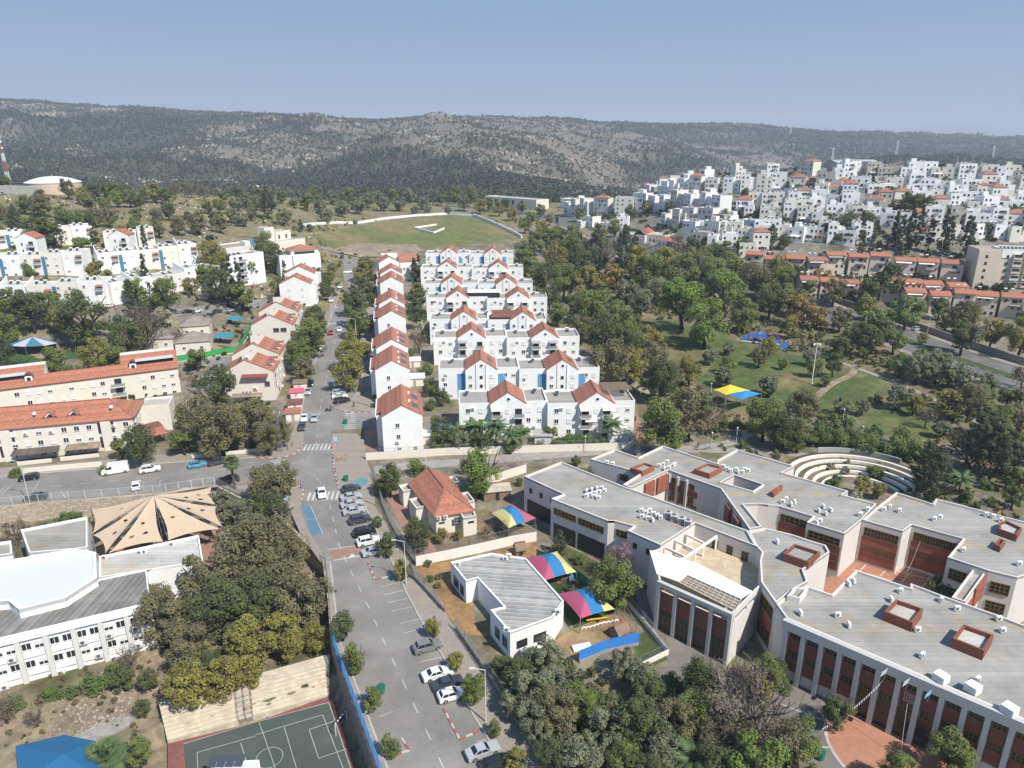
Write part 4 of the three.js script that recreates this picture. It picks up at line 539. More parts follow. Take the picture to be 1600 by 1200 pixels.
const kn = polyB('school_wing', 'angular white school block with a brown skylight, linking the wings', 'school', K, RT, SW); skylight(kn, [[45.42,-103.66],[48.49,-106.68],[51.92,-104.06],[48.65,-100.98]], 1.5, C.brick);
skylight(kn, [[42.11,-92.53],[44.1,-94.69],[45.9,-94.18],[43.76,-91.73]], 1.1, schoolWall, C.flatRoof);
const kv = [[39.69,-96.97],[40.12,-91.5]]; const kd = kn.at(kv[0], kv[1]); kd.box('panel', 0.4, kd.L - 0.4, kn.top - 5.6, kn.top - 3, 0, 0.05, C.brick); kd.band(0.5, kd.L - 0.5, kn.top - 3, kn.top - 1, 3); kd.band(0.5, kd.L - 0.5, kn.top - 8.2, kn.top - 5.6, 3, 3);
// front wing with the tall columns
const W = [[40.43,-87.83],[40.11,-91.35],[43.52,-94.51],[46.67,-95.77],[49.55,-93.76],[56.35,-100.36],[62.65,-95.43],[63.28,-96.63],[67.35,-92.62],[72.66,-87.98],[77.5,-83.02],[69.12,-61.81]];
{ const [p, q] = [[40.43,-87.83],[61.62,-68.83]]; W[W.length - 1] = [p[0] + (q[0] - p[0]) * 1.3, p[1] + (q[1] - p[1]) * 1.3]; }
const fw = polyB('school_wing', 'front school wing with tall grey columns and brown window bands', 'school', W, RT, SW), ft = fw.top;
skylight(fw, [[54.54,-87.92],[57.83,-90.85],[60.69,-88.52],[57.35,-85.27]], 1.6, C.brick, C.paleRoof); skylight(fw, [[61.07,-81.94],[64.42,-84.99],[67.28,-82.62],[63.86,-79.32]], 1.6, C.brick, C.paleRoof);
const fa = [[40.43,-87.83],[61.62,-68.83]]; const dx = fa[1][0] - fa[0][0], dz = fa[1][1] - fa[0][1], fe = fw.at(fa[0], [fa[0][0] + dx * 1.25, fa[0][1] + dz * 1.25]), N = 14, bw = fe.L / N;
fe.box('fascia', -0.3, fe.L, ft - 1, ft + 0.45, 0.02, 0.8, col);
for (let i = 0; i < N; i++) { const u = i * bw; fe.box('column', u, u + 0.62, ft - 10.6, ft - 1, 0.15, 0.8, col);
fe.band(u + 0.75, u + bw - 0.1, ft - 2.4, ft - 1.02, 3); fe.box('panel', u + 0.7, u + bw - 0.05, ft - 4.5, ft - 2.45, 0.01, 0.1, C.brick); fe.band(u + 0.75, u + bw - 0.1, ft - 5.8, ft - 4.55, 3);
if (i < 4 || i > 7) { fe.box('panel', u + 0.7, u + bw - 0.05, ft - 8, ft - 5.85, 0.01, 0.1, C.brick); } else fe.box('entrance', u + 0.7, u + bw - 0.05, ft - 10.2, ft - 5.85, 0.01, 0.06, C.glassBrown); }
const emb = fe.box('school_emblem', bw * 6 + 1.1, bw * 6 + 3, ft - 4.35, ft - 2.7, 0.1, 0.16, C.brick);
for (const s0 of [0.85, 0.55, 0.25]) part('emblem_ring', mb().span(-s0, s0, s0 * 0.85 - 0.05, s0 * 0.85, 0.16, 0.2).span(-s0, s0, -s0 * 0.85, -s0 * 0.85 + 0.05, 0.16, 0.2).span(-s0, -s0 + 0.05, -s0 * 0.85 + 0.05, s0 * 0.85 - 0.05, 0.16, 0.2).span(s0 - 0.05, s0, -s0 * 0.85 + 0.05, s0 * 0.85 - 0.05, 0.16, 0.2).geo(), C.frameWhite, emb);
// auditorium with roof terrace
const Au = [[23.82,-98.67],[33.38,-90.06],[39.65,-96.92],[41.55,-103.3],[42.79,-106.05],[42.45,-107.88],[33.79,-115.76],[25.95,-108.09],[23.77,-106.86]];
let cx = 0, cz = 0; for (const p of Au) { cx += p[0] / Au.length; cz += p[1] / Au.length; }
const y = H(cx, cz), au = thing('auditorium', 'school hall with colonnade, roof terrace and white canopy', 'hall', cx, y, cz), L2 = Au.map((p) => [p[0] - cx, p[1] - cz]), tp = 13.3 - y;
mb().prism(L2, -3.5, tp - 3, [], true, false).build('wall', schoolWall, au); mb().prism(L2, 0, tp - 3, [], false).build('terrace_floor', M('beige_terrace', 0.62, 0.5, 0.34, 0.9, { map: T.rough }), au);
const ae = (A, B) => edge(au, A, B, cx, y, cz), fr = ae(Au[0], Au[1]), rs = ae(Au[1], Au[2]), ls = ae(Au[8], Au[0]);
fr.box('fascia', 0, fr.L, tp - 0.7, tp, 0, 0.7, col); fr.box('parapet', 0, fr.L, tp - 3, tp - 2, -0.3, -0.02, C.cream);
for (let i = 0; i <= 4; i++) fr.box('column', i * (fr.L - 0.6) / 4, i * (fr.L - 0.6) / 4 + 0.6, tp - 11, tp - 0.7, 0.02, 0.7, col);
for (let i = 0; i < 4; i++) { const u = 0.65 + i * (fr.L - 0.6) / 4, w = (fr.L - 0.6) / 4 - 0.7; fr.box('panel', u, u + w, tp - 5.2, tp - 1.95, 0.01, 0.12, C.brick); fr.band(u, u + w, tp - 10.2, tp - 5.25, 3, 5); }
rs.box('parapet', 0, rs.L, tp - 1.1, tp, -0.3, 0, schoolWall); rs.box('parapet', 0, rs.L, tp - 3, tp - 1.9, -0.3, 0, schoolWall); for (const u of [0.02, 0.5, 0.95]) rs.box('post', rs.L * u, rs.L * u + 0.4, tp - 1.9, tp - 1.1, -0.28, -0.02, schoolWall);
ls.box('parapet', 0, ls.L, tp - 3, tp, -0.3, 0, schoolWall); const bk = ae(Au[7], Au[8]); bk.box('parapet', 0, bk.L, tp - 3, tp, -0.3, 0, schoolWall);
const loc = (l) => l.map((p) => [p[0] - cx, p[1] - cz]);
mb().prism(loc([[23.8,-107.06],[30.75,-103.3],[37.72,-95.21],[35.31,-93.22],[28.52,-99.75],[26.73,-97.79],[23.65,-99.93]]), tp + 0.05, tp + 0.2).build('white_canopy', M('white_canopy_sheet', 0.86, 0.86, 0.85, 0.7), au);
const pg = loc([[28.52,-99.72],[35.46,-93.36],[33.62,-90.51],[26.83,-97.76]]), pl = (s, t) => { const a = [lerp(pg[0][0], pg[1][0], s), lerp(pg[0][1], pg[1][1], s)], b = [lerp(pg[3][0], pg[2][0], s), lerp(pg[3][1], pg[2][1], s)]; return [lerp(a[0], b[0], t), tp - 0.05, lerp(a[1], b[1], t)]; };
const gr = mb(); for (let i = 0; i <= 11; i++) gr.bar(pl(i / 11, 0), pl(i / 11, 1), 0.1, 0.16); for (let i = 0; i <= 4; i++) gr.bar(pl(0, i / 4), pl(1, i / 4), 0.1, 0.14); const gp = gr.build('pergola_grid', C.tanWall, au); mb().prism(pg, 0, tp - 0.16, [], false).build('pergola_netting', M('tan_netting', 0.42, 0.38, 0.32, 1, { map: T.rough }), gp);
const bm = loc([[28.84,-104.74],[36.92,-112.43],[31.54,-113.09],[34.01,-110.05],[29.09,-110.9],[31.92,-107.54],[26.9,-108.57],[29.61,-105.73]]), pr = mb(); for (let i = 0; i < 8; i += 2) { const A = bm[i], B = bm[i + 1]; pr.bar([A[0], tp - 0.3, A[1]], [B[0], tp - 0.3, B[1]], 0.3, 0.4); } for (const q of [0, 1, 3, 5, 2, 4]) pr.span(bm[q][0] - 0.14, bm[q][0] + 0.14, tp - 3, tp - 0.5, bm[q][1] - 0.14, bm[q][1] + 0.14); pr.build('terrace_frame', C.white, au);
}
// paving round the school
sheet('school_court_paving', [[41.27,-101.57],[58.77,-112.19],[67.23,-117.77],[75.72,-122.47],[84.81,-120.73],[88.72,-111.24],[79.86,-100.76],[66.91,-100.76],[57.2,-100.76]], 0.05, C.plazaBrick);
{ const m = mb(); for (const [a, b] of [[[61.87,-111.24],[68.5,-117.35]], [[64.5,-109.38],[71.14,-115.32]], [[67.62,-107.56],[74.28,-113.74]], [[71.12,-106.67],[76.99,-112.19]], [[63.16,-114.13],[76.77,-106.67]], [[66.05,-116.54],[79.47,-109.38]]]) stroke(m, a, b, 0.22, 0.06); structure('court_marking', m.geo(), M('pale_paving_line', 0.55, 0.42, 0.3, 0.9)); }
sheet('school_court_paving', [[26.24,-141.08],[38.61,-148.97],[46.43,-139.7],[47.1,-125.86],[38.58,-130.62]], 0.05, C.pave);
sheet('school_drive', [[22.36,-116.13],[21.72,-101.57],[25.11,-96.85],[24.3,-90.38],[22.29,-87.71],[25.59,-85.16],[31.03,-80.97],[37.53,-78.7],[39.28,-67.78],[47.06,-62.72],[68.31,-62.72],[72.82,-68.68],[64.54,-73.45],[52.93,-80.97],[41.71,-85.16],[34.12,-88.36],[26.87,-95.35],[24.98,-101.57]], 0.03, M('plaza_grey', 0.27, 0.245, 0.22, 0.95, { map: T.asphalt }));
{ const [c0] = [[51.57,-74.66]]; const ring = (r, n = 48) => Array.from({ length: n }, (_, i) => [c0[0] + Math.cos(i / n * 2 * Math.PI) * r, c0[1] + Math.sin(i / n * 2 * Math.PI) * r]); sheet('round_plaza', ring(8.6), 0.045, C.plazaBrick); const m = mb().prism(ring(9), 0, liftS(0.06), [ring(8.6)], false); for (let i = 0; i < 12; i++) { const a = i / 12 * 2 * Math.PI; stroke(m, [c0[0] + Math.cos(a) * 9, c0[1] + Math.sin(a) * 9], [c0[0] + Math.cos(a) * 15, c0[1] + Math.sin(a) * 15], 0.3, 0.055); } structure('plaza_edging', m.geo(), C.kerb); }
// rooftop air conditioners, each its own unit
{
const mk = (label, grp) => { const t = thing('rooftop_air_conditioner', label, 'air conditioner', 0, -50, 0, 0, grp); part('casing', cached('rac', () => mb().span(-0.5, 0.5, 0.12, 0.95, -0.2, 0.2).geo()), C.acWhite, t); part('fan_grille', cached('racg', () => mb().add(new THREE.CylinderGeometry(0.3, 0.3, 0.03, 14).rotateX(Math.PI / 2).translate(-0.12, 0.53, 0.21)).geo()), C.acGrille, t); part('foot', cached('racf', () => mb().span(-0.45, -0.3, 0, 0.12, -0.22, 0.22).span(0.3, 0.45, 0, 0.12, -0.22, 0.22).geo()), C.darkMetal, t); return t; };
let proto = null; const put1 = (x, z, turn, label, grp, s = 0.92) => { if (!proto) { proto = mk(label, grp); proto.position.set(x, RT + 0.0, z); proto.rotation.y = turn; proto.scale.setScalar(s); return proto; } return copyOf(proto, x, RT, z, turn, label, grp, s); };
const sets = [
[[[15.04,-128.18],[15.54,-126.81],[16.13,-128.74],[16.62,-127.35],[17.23,-129.3],[17.45,-127.9],[18.17,-129.58],[18.55,-128.46],[16.22,-125.99],[17.04,-125.46],[14.72,-126.26]], 'white air conditioner in the cluster on the long school roof above the ribbon windows'],
[[[24.61,-120.29],[25.33,-119.54],[26.19,-120.29],[26.69,-119.05],[24.34,-118.08],[25.41,-117.36],[26.11,-116.64],[27.27,-118.32],[27.73,-117.6]], 'white air conditioner in the large cluster by the four cooling boxes'],
[[[31.92,-140.18],[32.89,-140.83],[34,-142.14],[33.8,-139.21],[34.84,-140.18],[32.85,-138.57],[35.4,-140.83]], 'white air conditioner on the middle wing between two terracotta skylights'],
[[[46.18,-138.57],[46.73,-137.63],[48.01,-138.26],[48.18,-137],[49.79,-138.26],[50.41,-137.63],[48.99,-137],[45.71,-139.85]], 'white air conditioner behind the square terracotta skylight on the middle wing'],
[[[52.82,-123.87],[53.83,-124.92],[54.08,-122.57],[55.09,-123.6]], 'white air conditioner near the small terracotta chimney on the middle wing'], [[[58.47,-120.29],[59.95,-121.8],[59.29,-119.05],[60.77,-120.54]], 'white air conditioner on the rust stained patch of school roof'], [[[56.12,-115.7],[57,-116.41]], 'white air conditioner at the stepped corner above the paved court'], [[[65.58,-118.81],[67.97,-120.79]], 'white air conditioner by the joint of middle and far wings'],
[[[71.02,-120.79],[72.63,-121.8],[73.7,-120.29]], 'white air conditioner near the amphitheatre side of the far wing'], [[[78.61,-117.12],[80.09,-117.84]], 'white air conditioner of the pair in the middle of the far wing'], [[[89.33,-118.81],[90.18,-118.08],[90.69,-116.64]], 'white air conditioner along the back parapet of the far wing'], [[[77.6,-106.54],[84.36,-102.22]], 'white air conditioner at the near edge of the far wing'],
[[[53.42,-96.59],[54.56,-97.29]], 'white air conditioner of the pair beside the paved court on the front wing'], [[[60.68,-94.71]], 'lone white air conditioner on the back parapet of the front wing'], [[[65.76,-92.41]], 'white air conditioner where the corridor meets the front wing'], [[[58.11,-92.41]], 'white air conditioner beside the first brown skylight of the front wing'], [[[66.89,-90.19]], 'white air conditioner between corridor and second brown skylight'], [[[48.25,-88.66]], 'white air conditioner near the column front with a hose beside it'], [[[48.89,-86.3]], 'tilted white air conditioner above the third front column'], [[[55.97,-79.9]], 'white air conditioner between the second brown skylight and the column front'], [[[58.28,-85.29]], 'white air conditioner tucked against the first brown skylight'], [[[60.67,-75.25]], 'white air conditioner next to the white cube vents'], [[[42.93,-89.12]], 'white air conditioner at the corner over the first front column'], [[[46.56,-109.04]], 'white air conditioner behind the brown skylight of the linking block'], [[[71.56,-87.76],[70.41,-85.15]], 'white air conditioner on the striped patched roof of the front wing'], [[[21.92,-141.15],[20.75,-141.81]], 'white air conditioner on the corner roof nearest the garden wall']];
sets.forEach(([l, lab], k) => l.forEach((p, i) => put1(p[0], p[1], (hash2(k, i) - 0.5) * 0.5 + (hash2(i, k) < 0.2 ? 1.57 : 0.35), (l.length > 1 ? ONES[i + 1] + ' ' : '') + lab, l.length > 1 ? 'air conditioners on the school roof, cluster ' + (k + 1) : undefined)));
const boxes = [[29.31,-118.32],[30.13,-117.12],[31.35,-116.17],[32.31,-115.24]];
boxes.forEach((p, i) => { const t = thing('cooling_unit', ['first', 'second', 'third', 'last'][i] + ' grey cooling box of the row of four on the long school roof', 'cooling unit', p[0], RT, p[1], -0.35); part('casing', cached('cu', () => mb().span(-0.6, 0.6, 0.15, 1.3, -0.6, 0.6).geo()), C.palePaint, t); part('fan', cached('cuf', () => mb().add(new THREE.CylinderGeometry(0.42, 0.42, 0.08, 16).translate(0, 1.34, 0)).geo()), C.acGrille, t); part('grille', cached('cug', () => mb().span(-0.5, 0.5, 0.3, 1.15, 0.6, 0.63).geo()), C.acGrille, t); });
const cubes = [[55.74,-75.14],[58.77,-73.31],[60.99,-69.64]];
cubes.forEach((p, i) => { const t = thing('roof_vent_cube', ['first', 'middle', 'last'][i] + ' white louvred cube vent along the column front roof', 'vent', p[0], RT, p[1], 0.5); part('casing', cached('vc', () => mb().span(-0.75, 0.75, 0.25, 1.4, -0.75, 0.75).geo()), C.acWhite, t); part('base', cached('vcb', () => mb().span(-0.6, 0.6, 0, 0.25, -0.6, 0.6).geo()), C.metal, t); for (const f of ['f', 'r', 'l', 'b']) { const g = part('louvre', cached('vl', () => { const m = mb(); for (let k = 0; k < 6; k++) m.span(-0.65, 0.65, 0.4 + k * 0.15, 0.46 + k * 0.15, 0.75, 0.8); return m.geo(); }), C.acWhite, t); g.rotation.y = FACE[f]; } });
}
// ---------- fences and garden walls ----------
function fence(name, label, line, o = {}) {
const { h = 2, wallH = 0, wallM = C.warmWhite, mat = C.metal, step = 2.6, wire = 0.16, y = H, group, solid, postM = mat, thick = 0.25, cat = 'fence', below = 1 } = o;
const L0 = line[0], Y = y(...L0), t = thing(name, label, cat, L0[0], Y, L0[1], 0, group), loc = (p) => [p[0] - L0[0], p[1] - L0[1]], L = dense(line, step);
if (wallH) { const w = mb(); for (let i = 0; i < L.length - 1; i++) { const a = loc(L[i]), b = loc(L[i + 1]), ya = y(...L[i]) - Y, yb = y(...L[i + 1]) - Y, dx = b[0] - a[0], dz = b[1] - a[1], l = Math.hypot(dx, dz), nx = -dz / l * thick / 2, nz = dx / l * thick / 2, q = (p, k, yy) => [p[0] + nx * k, yy, p[1] + nz * k];
w.quad(q(a, 1, ya - below), q(b, 1, yb - below), q(b, 1, yb + wallH), q(a, 1, ya + wallH)).quad(q(b, -1, yb - below), q(a, -1, ya - below), q(a, -1, ya + wallH), q(b, -1, yb + wallH)).quad(q(a, 1, ya + wallH), q(b, 1, yb + wallH), q(b, -1, yb + wallH), q(a, -1, ya + wallH)); if (!i) w.quad(q(a, -1, ya - below), q(a, 1, ya - below), q(a, 1, ya + wallH), q(a, -1, ya + wallH)); if (i === L.length - 2) w.quad(q(b, 1, yb - below), q(b, -1, yb - below), q(b, -1, yb + wallH), q(b, 1, yb + wallH)); }
w.build('wall', wallM, t); }
if (h > 0) L.forEach((p, i) => {
const a = loc(p), ya = y(...p) - Y + wallH; const ps = part('post', cached('post' + h, () => mb().span(-0.04, 0.04, -0.1, h, -0.04, 0.04).geo()), postM, t); ps.position.set(a[0], ya, a[1]);
if (i < L.length - 1) { const b = loc(L[i + 1]), yb = y(...L[i + 1]) - Y + wallH, m = mb(), at = (k, v) => [lerp(a[0], b[0], k), lerp(ya, yb, k) + v, lerp(a[1], b[1], k)];
if (solid) { const d = at(0.5, 0); m.quad(at(0, 0.05), at(1, 0.05), at(1, h - 0.05), at(0, h - 0.05)); } else { const n = Math.max(2, Math.round(Math.hypot(b[0] - a[0], b[1] - a[1]) / wire)); for (let k = 1; k < n; k++) m.bar(at(k / n, 0.05), at(k / n, h - 0.04), 0.018); }
m.bar(at(0, h - 0.04), at(1, h - 0.04), 0.045).bar(at(0, 0.08), at(1, 0.08), 0.04); m.build(solid ? 'fence_sheet' : 'mesh_panel', solid ?? mat, t); }
});
return t;
}
const S = plainE, blueMesh = M('blue_fence_paint', 0.08, 0.26, 0.55, 0.5), greenCloth = M('green_screen', 0.04, 0.24, 0.1, 0.9), blueCloth = M('blue_tarp', 0.03, 0.2, 0.62, 0.8);
fence('street_fence', 'concrete wall with wire fence along the kindergarten pavement, upper stretch', [[-18,-111.43],[-15.52,-108.1],[-13.37,-104.93],[-11.32,-101.9]], { h: 1.9, wallH: 0.6, wallM: C.concrete, y: S });
fence('street_fence', 'concrete wall with wire fence along the pavement below the kindergarten gate', [[-9.15,-97.46],[-6.03,-91.89],[-2.66,-85.54],[0.54,-78.93],[4.16,-71.48],[7.66,-63.53]], { h: 1.7, wallH: 0.9, wallM: C.concrete, y: S });
fence('garden_fence', 'wire fence in front of the red tiled house by the parked cars', [[-32.51,-150.51],[-27.96,-137],[-25.55,-130.62],[-22.8,-124.71],[-18.37,-116.13]], { h: 1.8, wallH: 0.4, wallM: C.concrete, y: S });
fence('boundary_wall', 'white boundary wall between red tiled house and kindergarten, fence on top', [[-18.03,-115.32],[-12.19,-117.35],[-4.97,-120.08],[0.25,-122.25],[4.83,-123.58]], { h: 1.6, wallH: 2, wallM: C.warmWhite, y: S, cat: 'wall' });
fence('boundary_wall', 'low cream wall with railing along the lane under the palm garden', [[-35.65,-158.3],[-25.2,-159.67],[-16.34,-161.05],[-6.37,-161.75],[0,-162.11],[9.61,-162.81],[20.9,-163.53],[29.85,-164.25],[31.51,-167.55],[30.96,-171.36],[30.08,-173.32]], { h: 1, wallH: 1.9, wallM: C.cream, y: S, cat: 'wall', step: 4 });
fence('boundary_wall', 'pale wall on the school side of the lane', [[-6.26,-145.37],[-1.48,-148.97],[3.32,-152.08]], { h: 0, wallH: 2, wallM: C.cream, y: S, cat: 'wall' });
fence('yard_fence', 'blue wire fence on the retaining wall above the sports court', [[-28.89,-94.91],[-25.83,-88.36],[-22.97,-82.61],[-20.23,-77.07],[-17.2,-70.82],[-14.03,-65.18]], { h: 2.4, wallH: 0.3, wallM: C.concrete, mat: blueMesh, y: S, step: 2.2, wire: 0.11 });
fence('yard_fence', 'grey wire fence under the thicket beside the street', [[-35.71,-117.35],[-33.62,-111.24],[-31.76,-104.93],[-29.04,-95.35]], { h: 2.2, wallH: 0.2, wallM: C.concrete, y: S });
fence('yard_fence', 'white posted mesh fence along the side street above the stone wall', [[-117.71,-135.16],[-110.29,-136.34],[-105.46,-137.4],[-100.28,-138.47],[-90.27,-140.11],[-79.77,-141.78],[-72.25,-144.21],[-67.67,-145.82]], { h: 2.2, mat: M('pale_mesh', 0.5, 0.53, 0.58, 0.5), postM: C.frameWhite, y: S, step: 3.1, wire: 0.22 });
fence('yard_fence', 'mesh fence with a banner at the corner of the school yard', [[-67.44,-145.96],[-60.62,-140.81],[-53.98,-137],[-48.81,-133.62],[-48.17,-137]], { h: 2, y: S });
// retaining walls round the sunken yard
function retaining(label, line, mat, top = 0.12, low = LOTDROP + 1.2) { return fence('retaining_wall', label, line, { h: 0, wallH: top, wallM: mat, y: S, below: low, thick: 0.6, cat: 'wall', step: 6 }); }
retaining('limestone retaining wall below the side street fence', [[-125.22,-134.26],[-110.42,-136.52],[-100.39,-138.66],[-79.86,-141.98],[-67.46,-146.02]], C.stone); retaining('grey stone retaining wall between sports court and street', [[-28.82,-94.83],[-22.97,-82.61],[-17.22,-70.91],[-11.83,-60.39]], C.stoneGrey, 0.12, LOTDROP + 2.5); retaining('rough retaining wall below the thicket by the street', [[-67.38,-145.82],[-60.62,-140.81],[-51.41,-135.42],[-35.81,-117.25],[-31.76,-104.93],[-28.89,-94.91]], C.stone);
// banner on the corner fence
{ const [a, b] = [[-50.84,-133.62],[-49.14,-137]]; const t = thing('banner', 'white banner with red print on the corner fence', 'banner', a[0], S(...a), a[1], Math.atan2(-(b[1] - a[1]), b[0] - a[0])); mb().span(0, 5, 0.6, 1.8, 0.05, 0.09).build('cloth', C.frameWhite, t); mb().span(0.4, 4.2, 1.05, 1.4, 0.09, 0.1).build('print', C.red, t); mb().span(0, 5, 1.8, 2, 0.05, 0.09).build('hem', blueMesh, t); }
// ---------- red tiled house ----------
{
const P = [[-22.69,-139.26],[-14.44,-143.67],[-7.49,-127.58],[-15.46,-124.72]], cx = (P[0][0] + P[2][0]) / 2, cz = (P[0][1] + P[2][1]) / 2, y = H(cx, cz), o = thing('tiled_house', 'single storey house with a big terracotta hip roof beside the parking row', 'house', cx, y, cz), L = P.map((p) => [p[0] - cx, p[1] - cz]), e = 10 - y, r = e + 2.9;
mb().prism(inset(L, 0.6), -1, e, [], true, true).build('wall', C.cream, o);
const mid = (a, b, t) => [lerp(a[0], b[0], t), lerp(a[1], b[1], t)], R0_ = mid(L[0], L[1], 0.52), Q = mid(mid(L[0], L[1], 0.52), mid(L[3], L[2], 0.5), 0.66), v = (p, h) => [p[0], h, p[1]], m = mb();
m.tri(v(L[3], e), v(L[2], e), v(Q, r)).quad(v(L[2], e), v(L[1], e), v(R0_, r), v(Q, r)).quad(v(L[0], e), v(L[3], e), v(Q, r), v(R0_, r)).tri(v(L[1], e), v(L[0], e), v(R0_, r)).prism(L, e - 0.25, e - 0.02, [], true, false);
const rf = m.build('roof', C.tile, o); mb().bar(v(R0_, r + 0.06), v(Q, r + 0.06), 0.35, 0.18).bar(v(Q, r + 0.06), v(L[3], e + 0.06), 0.3, 0.16).bar(v(Q, r + 0.06), v(L[2], e + 0.06), 0.3, 0.16).build('ridge_cap', C.tileOld, rf);
// flat side bays with parapets
for (const [a, b, t0, t1, d] of [[L[3], L[0], 0.35, 0.62, 1.8], [L[3], L[0], 0.86, 1.05, 1.8], [L[1], L[2], 0.02, 0.2, 1.6], [L[1], L[2], 0.5, 0.75, 1.6], [L[2], L[3], 0.02, 0.35, 1.7]]) { const p = mid(a, b, t0), q = mid(a, b, t1), dx = q[0] - p[0], dz = q[1] - p[1], l = Math.hypot(dx, dz), n = [dz / l, -dx / l], s = n[0] * (p[0] + q[0]) + n[1] * (p[1] + q[1]) > 0 ? 1 : -1, out = (k) => [k[0] + n[0] * d * s, k[1] + n[1] * d * s], inn = (k) => [k[0] - n[0] * 0.7 * s, k[1] - n[1] * 0.7 * s], pol = [inn(p), inn(q), out(q), out(p)]; mb().prism(pol, -1, e - 0.3, [], true, false).prism(pol, e - 0.9, e - 0.3, [inset(pol, 0.25)], true, true).build('bay_wall', C.cream, o); mb().prism(inset(pol, 0.22), 0, e - 0.8, [], false).build('bay_roof', C.flatRoof, o); }
const ed = edge(o, P[3], P[2], cx, y, cz); ed.band(ed.L * 0.48, ed.L * 0.63, 2.1, 3.4, 2, 2, C.frameGrey, C.glass); ed.P(part('window', cached('slit', () => mb().span(-0.6, 0.6, -0.2, 0.2, -1.4, -0.55).geo()), C.glass, o), ed.L * 0.2, 2.3); ed.P(part('window', cached('slit'), C.glass, o), ed.L * 0.84, 2.7, 1.8 + 0.55);
for (const u of [0.12, 0.28]) ed.P(ac(o, 0, 0, 0), ed.L * u, e - 0.4, -0.3);
}
sheet('house_yard', [[-28.61,-142.49],[-23.28,-145.37],[-13.29,-116.13],[-17.52,-116.13]], 0.03, C.paveRed); sheet('house_yard', [[-15.97,-130.62],[-5.49,-135.68],[4.47,-124.26],[-18.13,-116.13]], 0.025, C.dirt);
// ---------- kindergarten ----------
{
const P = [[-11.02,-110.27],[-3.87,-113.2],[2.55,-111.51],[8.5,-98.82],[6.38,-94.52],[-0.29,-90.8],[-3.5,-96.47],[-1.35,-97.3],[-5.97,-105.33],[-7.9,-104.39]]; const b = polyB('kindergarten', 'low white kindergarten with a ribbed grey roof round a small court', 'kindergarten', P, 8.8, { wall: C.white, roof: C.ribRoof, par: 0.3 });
const W = [[-11.02,-110.27],[-7.9,-104.39],[-3.5,-96.47],[-0.29,-90.8],[-0.29,-90.8],[6.38,-94.52],[-7.9,-104.39],[-5.97,-105.33]]; const a = b.at(W[0], W[1]), c = b.at(W[2], W[3]), d = b.at(W[4], W[5]);
for (const [w, u, l] of [[a, 0.2, 2.2], [a, 0.62, 1.6], [c, 0.25, 1.6], [c, 0.62, 1.6]]) { w.box('window_recess', w.L * u, w.L * u + l, 0.8, 2.9, 0, 0.06, C.bluePanel); w.box('window', w.L * u + 0.15, w.L * u + l - 0.15, 0.95, 2.75, 0.06, 0.1, C.glass); }
d.box('window', d.L * 0.15, d.L * 0.4, 1.2, 2.6, 0.01, 0.08, C.glass); d.box('window', d.L * 0.55, d.L * 0.85, 1.2, 2.6, 0.01, 0.08, C.glass);
for (const [x, z] of [[7.37,-95.92],[-0.79,-91.5],[-9.57,-109.45],[-1.16,-111.3],[-0.58,-112.14]]) { const k = ac(b.g, x - b.cx, b.top + 0.55, z - b.cz, 'f', 1.1); }
}
sheet('kindergarten_yard', [[-18,-115.12],[-11.61,-117.77],[-7.39,-107.56],[-5.79,-97.61],[-2.52,-92.17],[0,-88.36],[2.96,-89.7],[0,-95.35],[-8.37,-96.85]], 0.03, M('orange_sand', 0.5, 0.3, 0.14, 1, { map: T.soil })); sheet('kindergarten_yard', [[8.37,-96.85],[17.71,-102.4],[21.05,-97.61],[18.89,-93.89],[10.47,-91.06],[6.13,-93.89]], 0.035, M('play_sand', 0.52, 0.36, 0.2, 1, { map: T.soil })); sheet('kindergarten_turf', [[4.59,-116.13],[11.92,-114.13],[18.03,-102.4],[10.53,-97.61],[6.77,-106.67]], 0.03, C.turf); sheet('kindergarten_yard', [[-3.73,-120.3],[4.82,-123.36],[6.11,-117.77],[0,-115.12]], 0.034, M('orange_sand'));
sheet('grass_strip', [[19.12,-95.35],[22.11,-97.61],[24.34,-91.06],[19.5,-88.36]], 0.03, C.lawn); sheet('grass_strip', [[7.68,-124.71],[21.6,-111.24],[22.11,-97.61],[17.6,-103.23],[10.88,-116.13]], 0.03, M('weedy_grass', 0.16, 0.16, 0.06, 1, { map: T.soil }));
fence('play_fence', 'blue tarp screen along the lower edge of the kindergarten sand yard', [[10.4,-90.24],[15.17,-92.74],[20.27,-94.18]], { h: 1.9, y: S, solid: blueCloth, cat: 'screen', wallH: 0.5, wallM: C.concrete });
fence('play_fence', 'tall wire fence between sand yard and school drive', [[18.15,-103.23],[19.64,-98.7],[20.58,-94.18]], { h: 2.6, y: S, wire: 0.2 }); fence('play_fence', 'green screened fence behind the shade tents', [[4.64,-117.77],[8.16,-115.12],[11.91,-111.24],[15.24,-106.67],[18.15,-103.23]], { h: 2, y: S, solid: greenCloth }); fence('play_fence', 'wire fence round the grass corner by the school drive', [[18.51,-105.79],[20.35,-103.23],[22.81,-96.85],[24.57,-92.17],[19.63,-89.16],[18.03,-88.36]], { h: 1.3, y: S, wallH: 0.9, wallM: C.warmWhite });
